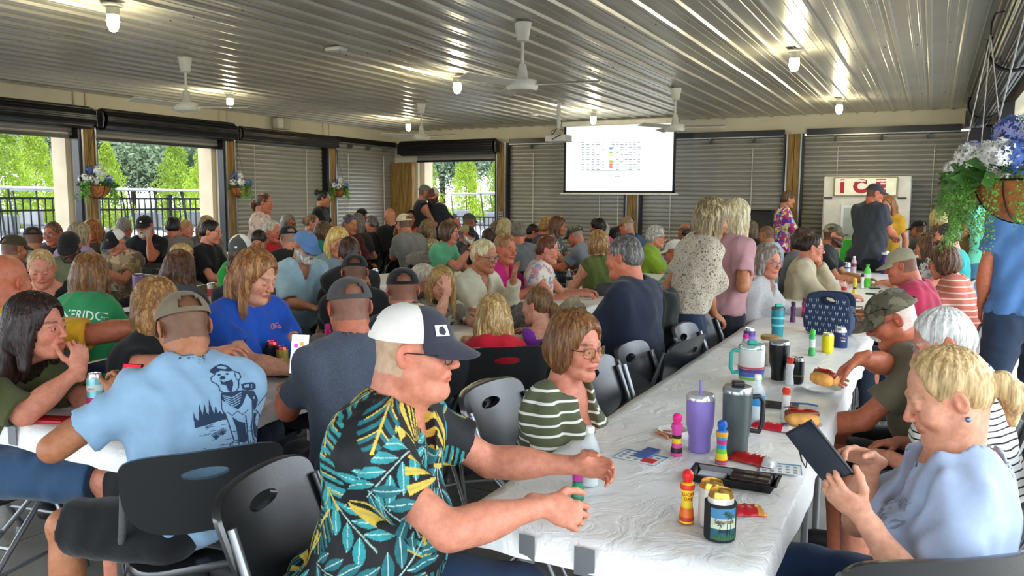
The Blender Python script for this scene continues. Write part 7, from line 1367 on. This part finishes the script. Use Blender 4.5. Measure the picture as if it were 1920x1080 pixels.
tag(put('jacket', fastmesh('jacket', V, Q), cloth('#1f2322'), None, (jk[0], jk[1], jk[2]+.02), (0, 0, radians(65))), 'dark jacket draped over the chair behind navy shirt man', 'jacket')
# ---------------------------------------------------------------- ice freezer, grill, cartons
a, b_ = ony(1545, 331, 13.05), ony(1709, 331, 13.05); xc = (a[0]+b_[0])/2; hw = (b_[0]-a[0])/2; zt = a[2]; ic = thing('ice_freezer', 'white ice freezer with red lettered sign against the back shutter', 'freezer', (xc, 13.4, 0)); wt = plain('#d9d3c4', .4)
mb = MB(); mb.box((-hw, -.33, .0), (hw, .36, zt)); mb.put('cabinet', wt, ic, bevel=.012); mb = MB(); mb.box((-hw*.97, -.345, .12), (-hw*.02, -.33, zt-.36)); d1 = mb.put('door', wt, ic, bevel=.006); mb = MB(); mb.box((hw*.02, -.345, .12), (hw*.97, -.33, zt-.36)); mb.put('door', wt, ic, bevel=.006)
mb = MB(); mb.box((-hw*.56, -.36, .35), (hw*.40, -.345, zt-.42)); mb.put('door_frame', plain('#c4c2bb', .3, .5), ic, bevel=.006); mb = MB(); mb.box((-hw*.49, -.364, .42), (hw*.33, -.36, zt-.47)); mb.put('glass_pane', plain('#9fa596', .12), ic)
sx = hw*.02; mb = MB(); mb.box((-hw*.76, -.37, zt-.30), (hw*.72, -.33, zt-.01)); mb.put('sign_frame', plain('#8f8a62', .4), ic, bevel=.008); mb = MB(); mb.box((-hw*.72, -.376, zt-.28), (hw*.68, -.37, zt-.03)); mb.put('sign_panel', plain('#ece6cc', .4, emit=.06), ic)
for ch, xx in (('I', -.55), ('C', -.14), ('E', .33)):
    text('sign_letter', ch, .26, plain('#b0182a', .5), ic, (hw*xx, -.379, zt-.158), bold=.016); mb = MB(); q = .05 if ch == 'I' else .075; mb.loft([[(x, y, z) for x, z in [(-q+2*q*i/8, .006*sin(i*2.1)*(1 if 0 < i < 8 else 0)) for i in range(9)]+[(q, .018), (0, .024), (-q, .018)]] for y in (-.003, .001)]); mb.put('snow_cap', plain('#f6f3e6', .6), ic, loc=(hw*xx, -.382, zt-.082))
for x in (-hw*.88, hw*.82): mb = MB(); mb.box((x-.06, -.352, zt-.335), (x+.06, -.345, zt-.31)); mb.put('hinge_plate', plain('#2a2a2a', .4), ic)
gp = ony(1413, 405, 12.9); gr_ = thing('grill', 'black covered grill in front of the back shutter', 'grill', (gp[0], 12.9, 0)); mb = MB(); mb.loft([[(-.42, y0_, z0_), (.42, y0_, z0_), (.42*k, y1_, z1_), (-.42*k, y1_, z1_)] for y0_, z0_, y1_, z1_, k in ((-.28, .1, .28, .1, 1), (-.28, .95, .28, .95, 1))]) if 0 else mb.box((-.42, -.28, .1), (.42, .28, .95)); mb.put('body', plain('#0c0c0d', .6), gr_, bevel=.02)
mb = MB(); mb.loft([[(x*k, y*k, z) for x, y in ((-.42, -.28), (.42, -.28), (.42, .28), (-.42, .28))] for z, k in ((.95, 1), (1.25, .93), (1.42, .8), (1.45, .7))]); mb.put('lid', plain('#0c0c0d', .5), gr_, bevel=.02)
for k, (px, py, s, lb_) in enumerate(((1828, 430, .5, 'tall brown cardboard carton under the far basket'), (1838, 470, .55, 'lower brown cardboard carton on the stack'))):
    p = ray(px, py)*9.6+v3_((0, 0, CZ)); mb = MB(); mb.box((-s/2, -.2, 0), (s/2, .2, (.36 if k == 0 else 1.0))); o = mb.put('carton', plain('#8a6a44', .9, 0, .1, 6), None, loc=(p[0]+.05, p[1], 1.0 if k == 0 else 0), bevel=.004); tag(o, lb_, 'box')
    mb = MB(); mb.box((-s/2-.001, -.203, (.3 if k == 0 else .9)), (s/2+.001, -.2, (.32 if k == 0 else .93))); mb.put('tape', plain('#c0a070', .4), o)
gb = ray(1602, 472)*10.2+v3_((0, 0, CZ)); mb = MB(); mb.box((-.16, -.1, -.2), (.16, .1, .16)); tag(mb.put('lime_crate', plain('#3fd02a', .5), None, loc=tuple(gb), bevel=.02), 'bright green crate just left of the charcoal shirt man', 'crate')
# ---------------------------------------------------------------- prints on clothes, laid on the cloth surface
def bvh(o): me = o.data; return BVHTree.FromPolygons([v.co for v in me.vertices], [p.vertices[:] for p in me.polygons])
def decal_mesh(V2, F, o, origin, ux, uy, dirn, off=.0015):
    t = bvh(o); out = []; ok = []
    for u, v in V2:
        p = Vector(origin+ux*u+uy*v-dirn*.4); h = t.ray_cast(p, Vector(dirn), .9)
        if h[0] is None: out.append(p); ok.append(False)
        else: out.append(h[0]+h[1]*(off if h[1].dot(Vector(dirn)) < 0 else -off)); ok.append(True)
    F = [f for f in F if all(ok[i] for i in f) and max((Vector(out[f[0]])-Vector(out[i])).length for i in f) < .11]; return out, F
def decal_text(info, s, size, origin, ux, uy, dirn, c, bold=.0006):
    me = textmesh(s, size, 0, 'CENTER', bold); V = [(v.co.x, v.co.y) for v in me.vertices]; F = [tuple(p.vertices) for p in me.polygons]; V, F = decal_mesh(V, F, info['shirt'], origin, ux, uy, dirn)
    if F: m2 = bpy.data.meshes.new('l'); m2.from_pydata(V, [], F); put('lettering', m2, plain(c, .8), info['shirt'])
def inpoly(X, Y, poly):
    c = np.zeros(X.shape, bool); n = len(poly)
    for i in range(n):
        (x0_, y0_), (x1_, y1_) = poly[i], poly[(i+1) % n]; m = ((y0_ > Y) != (y1_ > Y)); c ^= m & (X < (x1_-x0_)*(Y-y0_)/(y1_-y0_+1e-9)+x0_)
    return c
def decal_ink(info, W_px, H_px, size, draw, origin, ux, uy, dirn, c, step=1.0):
    X, Y = np.meshgrid(np.arange(0, W_px, step)+step/2, np.arange(0, H_px, step)+step/2); ink = draw(X, Y); k = size/W_px; idx = {}; V = []; F = []
    def vid(i, j):
        if (i, j) not in idx: idx[(i, j)] = len(V); V.append(((j*step-W_px/2)*k, (H_px/2-i*step)*k))
        return idx[(i, j)]
    for i, j in zip(*np.nonzero(ink)): F.append((vid(i, j), vid(i+1, j), vid(i+1, j+1), vid(i, j+1)))
    V, F = decal_mesh(V, F, info['shirt'], origin, ux, uy, dirn); m2 = bpy.data.meshes.new('ink'); m2.from_pydata(V, [], F); put('shirt_print', m2, plain(c, .8), info['shirt'])
def seg(X, Y, pts, w):
    m = np.zeros(X.shape, bool)
    for (a, b), (c, d) in zip(pts[:-1], pts[1:]):
        L2 = (c-a)**2+(d-b)**2+1e-9; t = np.clip(((X-a)*(c-a)+(Y-b)*(d-b))/L2, 0, 1); m |= (X-a-t*(c-a))**2+(Y-b-t*(d-b))**2 < w*w
    return m
def dog(X, Y):                                             # a seated dog with cap, neckerchief and pack before pines and a peak
    X = X+295; Y = Y+140; m = np.zeros(X.shape, bool); P = lambda *p: inpoly(X, Y, p)
    trees = P((298, 712), (296, 560), (304, 600), (315, 630), (335, 640), (345, 480), (358, 560), (372, 600), (388, 492), (405, 580), (425, 600), (436, 462), (456, 550), (478, 610), (492, 530), (512, 600), (535, 580), (548, 610), (580, 600), (598, 668), (520, 672), (400, 695)); m |= trees
    m |= P((520, 160), (565, 142), (625, 160), (665, 195), (690, 220), (640, 222), (560, 205), (500, 232), (466, 212), (475, 188)); m &= ~P((530, 168), (580, 160), (632, 184), (610, 196), (540, 182))
    hd_ = P((510, 235), (640, 215), (690, 235), (725, 260), (720, 320), (690, 390), (640, 425), (580, 415), (535, 350), (515, 300)); m |= seg(X, Y, [(510, 235), (470, 262), (475, 300), (505, 318), (530, 340), (545, 395), (590, 420)], 4)|seg(X, Y, [(690, 225), (735, 245), (745, 285), (718, 318), (715, 380), (690, 405)], 5)|seg(X, Y, [(690, 240), (700, 300), (720, 310)], 4)
    for e in ((545, 245, 16, 9), (620, 243, 18, 9), (575, 275, 26, 17)): m |= ((X-e[0])/e[2])**2+((Y-e[1])/e[3])**2 < 1
    m |= P((545, 290), (575, 318), (660, 300), (665, 340), (640, 420), (610, 400), (600, 350), (560, 335)); m &= ~P((562, 340), (590, 345), (595, 368), (572, 362))
    m |= P((740, 350), (790, 345), (860, 345), (885, 370), (880, 410), (840, 420), (790, 415), (745, 400)); m &= ~P((765, 362), (815, 358), (815, 388), (770, 386)); m &= ~P((835, 360), (848, 362), (846, 400), (834, 398))
    m |= P((552, 415), (700, 410), (760, 410), (790, 440), (740, 540), (695, 585), (610, 530), (555, 480)); 
    for q in range(5): m &= ~seg(X, Y, [(565+6*q, 440+q*18), (640, 470+q*22), (735-6*q, 430+q*24)], 5)
    m |= P((760, 410), (860, 430), (905, 520), (880, 590), (850, 620), (835, 520), (800, 470)); m &= ~P((845, 480), (868, 484), (870, 504), (850, 506))
    m |= seg(X, Y, [(552, 440), (550, 560), (600, 690), (625, 800), (645, 880), (600, 900), (612, 950), (650, 962), (690, 935), (695, 880), (680, 760), (660, 690)], 4.5)
    m |= seg(X, Y, [(838, 520), (838, 680), (820, 760), (835, 880), (860, 915), (830, 945), (790, 935), (785, 880), (780, 760), (765, 650)], 5)
    m |= P((640, 650), (700, 700), (760, 720), (775, 850), (780, 900), (745, 915), (700, 900), (688, 800)); m |= seg(X, Y, [(880, 620), (935, 670), (950, 760), (930, 850), (880, 880)], 5); m |= P((850, 640), (890, 650), (862, 720), (880, 780), (945, 770), (950, 820), (900, 860), (850, 870), (838, 760)); m &= ~P((880, 845), (920, 840), (925, 872), (888, 876))
    m |= P((860, 875), (985, 820), (960, 880), (900, 910)); m |= seg(X, Y, [(600, 600), (640, 640), (690, 600), (740, 640), (790, 600)], 3)|seg(X, Y, [(620, 910), (640, 930)], 3)|seg(X, Y, [(810, 905), (812, 930)], 3)|seg(X, Y, [(835, 905), (836, 930)], 3)
    m |= seg(X, Y, [(905, 575), (960, 520), (1000, 480), (1035, 452), (1075, 470), (1085, 580)], 4)|P((1035, 452), (1075, 470), (1085, 580), (1000, 585), (1020, 530)); m &= ~P((1040, 475), (1062, 478), (1040, 520))
    r = np.random.default_rng(2)
    for k in range(52): x0_, y0_ = r.uniform(320, 1000), r.uniform(700, 1000); m |= seg(X, Y, [(x0_, y0_), (x0_+r.uniform(20, 80), y0_-r.uniform(-4, 8))], 2.2) & ~hd_
    for bx, by in ((540, 810), (480, 840), (1010, 730), (970, 740)):
        for k in range(9): a = radians(40+k*12); m |= seg(X, Y, [(bx, by), (bx+55*cos(a), by-65*sin(a))], 2.4)
    return m
t_ = tan; Xr = v3(1, 0, 0); Rt = nrm(np.cross(t_['Fw'], t_['A']))
decal_ink(t_, 800, 870, .275, dog, t_['P']+t_['A']*t_['L']*.74+Rt*.125, Rt, t_['A'], t_['Fw'], '#1b3350', 4.2)
for i_, s1, s2_ in ((pin, 'PINERIDGE', '#e8efe8'),):
    decal_text(i_, s1, .075, i_['P']+i_['A']*i_['L']*.83+v3(.10, 0, 0), nrm(np.cross(i_['Fw'], i_['A'])), i_['A'], i_['Fw'], s2_)
def info_of(k): return next(v for q_, v in PEOPLE.items() if k in q_)
i_ = info_of('teal lettered'); decal_text(i_, 'PINERIDGE', .06, i_['P']+i_['A']*i_['L']*.7, nrm(np.cross(i_['Fw'], i_['A'])), i_['A'], i_['Fw'], '#d8e8ec')
def chest(i_, s, size, u, v, c):
    decal_text(i_, s, size, i_['P']+i_['A']*i_['L']*v+Xr*u, -Xr, i_['A'], -i_['Fw'], c)
chest(blo, 'Saloon', .042, -.09, .74, '#7f8aa0'); chest(blo, 'JACK', .03, -.09, .83, '#8b96ac'); chest(blu, 'LBG', .032, -.085, .84, '#e0705a')
chest(info_of('laughing grey'), 'M', .05, -.08, .66, '#d8d8d4')
# tropical print: fronds and leaves in the weave of the shirt
def tropical(i_):
    o = i_['shirt']; bmh = bmesh.new(); bmh.from_mesh(o.data); bmesh.ops.subdivide_edges(bmh, edges=bmh.edges[:], cuts=2, use_grid_fill=True, smooth=.0); me = o.data; bmh.to_mesh(me); bmh.free(); n = len(me.vertices); co = np.zeros(n*3, F32); me.vertices.foreach_get('co', co); V = co.reshape(-1, 3).astype(float)
    ax_ = V-i_['P']; z = ax_@i_['A']; f_ = ax_@i_['Fw']; x = ax_[:, 0]; U = np.arctan2(x, -f_)*.2; Wv = z; col = np.tile(srgb('#121418'), (n, 1))
    for s in (1, -1):
        Sx, E, Wr = i_['arms'][s]; d = nrm(E-Sx); q = V-Sx; t = q@d; rad = np.linalg.norm(q-t[:, None]*d, axis=1); m = (t > .04) & (rad < .105); u1 = nrm(np.cross(d, i_['Fw'])); u2 = np.cross(d, u1); U[m] = s*1.3+np.arctan2((q@u2)[m], (q@u1)[m])*.075; Wv[m] = .2-t[m]
    r = np.random.default_rng(12); T, T2, Y_, Y2 = (srgb(c) for c in ('#2f9aa0', '#1f6f78', '#dcc04a', '#c8b25a')); pts = []
    for k in range(900):
        u0, w0 = r.choice([r.uniform(-.65, .65), r.uniform(-1.6, -1.0), r.uniform(1.0, 1.6)], p=[.7, .15, .15]), r.uniform(-.12, .62)
        if all((u0-a)**2+(w0-b)**2 > .108**2 for a, b in pts): pts.append((u0, w0))
    for k, (u0, w0) in enumerate(pts):
        a = r.uniform(0, 2*pi); kind = k % 5; S_ = r.uniform(.075, .105); du, dw = U-u0, Wv-w0; near = np.nonzero(du*du+dw*dw < (S_*1.4)**2)[0]
        if not len(near): continue
        p = (du[near]*cos(a)+dw[near]*sin(a))/S_; q = (-du[near]*sin(a)+dw[near]*cos(a))/S_
        if kind in (0, 3):                                  # broad frond: yellow rib, feathered teal blades
            env = (np.abs(q) < .62*np.sqrt(np.clip(1-p*p, 0, 1))); fr = np.sin((p*1.0-np.abs(q)*.75)*26) > .0; col[near[env & fr]] = T if kind == 0 else T2; rib = (np.abs(q) < .035) & (np.abs(p) < 1.0)|((np.abs(np.sin((p-np.abs(q)*.75)*6.5)) < .12) & (np.abs(q) < .45) & env); col[near[rib]] = Y_
        elif kind == 1:                                     # yellow fan of curved fingers
            an = np.arctan2(q, p+.75); rr = np.hypot(p+.75, q); fan_ = (np.abs(an) < 1.15) & (rr < 1.55-.35*np.abs(an)) & (rr > .12) & (np.cos(an*17+.35*np.sin(rr*3)) > .05+.0*rr); col[near[fan_]] = Y_; ed = fan_ & (np.cos(an*17+.35*np.sin(rr*3)) > .93); col[near[ed]] = Y2
        else:                                               # pointed leaves on a stem
            for b in (-1, -.35, .3, .9):
                for sd_ in (1, -1):
                    cx, cy = b*.75+.1, sd_*.34; pp, qq = (p-cx)*.75+(q-cy)*sd_*.66, -(p-cx)*sd_*.66+(q-cy)*.75; lf_ = (np.abs(pp) < .42) & (np.abs(qq) < .15*(1-(pp/.42)**2)); col[near[lf_]] = T if kind == 2 else T2; col[near[lf_ & (np.abs(qq) < .012)]] = srgb('#bfe0dc')
            col[near[(np.abs(q) < .018) & (np.abs(p) < 1)]] = srgb('#a8cfc8')
    a = me.color_attributes.new('Col', 'FLOAT_COLOR', 'POINT'); c4 = np.ones((n, 4), F32); c4[:, :3] = col; a.data.foreach_set('color', c4.ravel()); me.materials.clear(); me.materials.append(vcol(.7, .3, 90, 0, 'tropical_fabric')); me.polygons.foreach_set('use_smooth', np.ones(len(me.polygons), bool))
tropical(haw)
# collar and placket of the tropical shirt, charcoal undershirt
mb = MB(); i_ = haw; c0_ = i_['Nk']; A_, F_ = i_['A'], i_['Fw']
for s in (1, -1):
    rows = []
    for a in np.linspace(0, 1.0, 14):
        an = pi-a*(pi*.80); d_ = v3(s*sin(an), 0, 0)*.088+F_*(cos(an)*.075+.012); top = c0_+d_*.80+A_*(.055-.075*a**3); bot = c0_+d_*1.22+A_*(.012-.085*a**2.2); rows.append([top, (top+bot)/2+d_*.06, bot])
    mb.add([p for r_ in rows for p in r_], [(i*3+j, i*3+j+1, i*3+j+4, i*3+j+3) for i in range(13) for j in range(2)])
co_ = np.concatenate(mb.V); cc = np.tile(srgb('#14171b'), (mb.n, 1)); k_ = (np.sin(co_[:, 0]*150+np.sin(co_[:, 2]*120)*2)*np.sin(co_[:, 1]*130) > .15); cc[k_] = srgb('#2f9aa0'); k_ = np.sin(co_[:, 1]*110+co_[:, 2]*90) > .86; cc[k_] = srgb('#dcc04a')
me_ = fastmesh('collar', co_, np.array(mb.F), cc); col_o = put('collar', me_, vcol(.7, .3, 90, 0, 'tropical_fabric'), i_['shirt']); m_ = col_o.modifiers.new('s', 'SOLIDIFY'); m_.thickness = .003; m_ = col_o.modifiers.new('ss', 'SUBSURF'); m_.levels = m_.render_levels = 1
# wristband, earring, necklace
def band(i_, s, t, r, c, label, name='wristband'):
    Sx, E, Wr = i_['arms'][s]; p = E+(Wr-E)*t; d = nrm(Wr-E); u1 = nrm(np.cross(d, (0, 0, 1))); u2 = np.cross(d, u1); mb = MB(); mb.loft([[p+d*z+(u1*cos(a)+u2*sin(a))*r for a in np.linspace(0, 2*pi, 18, endpoint=False)] for z in (-.008, .008)]); mb.put(name, plain(c, .4), i_['root'])
band(info_of('plain black cap'), 1, .93, .034, '#d8203a', ''); band(info_of('mint green top'), 1, .9, .034, '#15151a', '', 'wrist_watch')
mb = MB(); e_ = blo['H']+(v3(-.088, -.008, -.045)@blo['R']); mb.sphere(e_, .0075, 12); mb.put('earring', plain('#6f7f8f', .2, .6), blo['root'], smooth=True)
# sunglasses parked on the camouflage cap
make_glasses(cam_['root'], cam_['Mh']@Matrix.Translation((0, .028, .058)), 0, dict(c='#15120f', dark=1, name='sunglasses_on_cap'))
text('lettering', 'LIFETIME', .014, plain('#c8c8cc', .4), CH0, (.06, -.255, .70), (pi/2, 0, 0), ext=.0004)
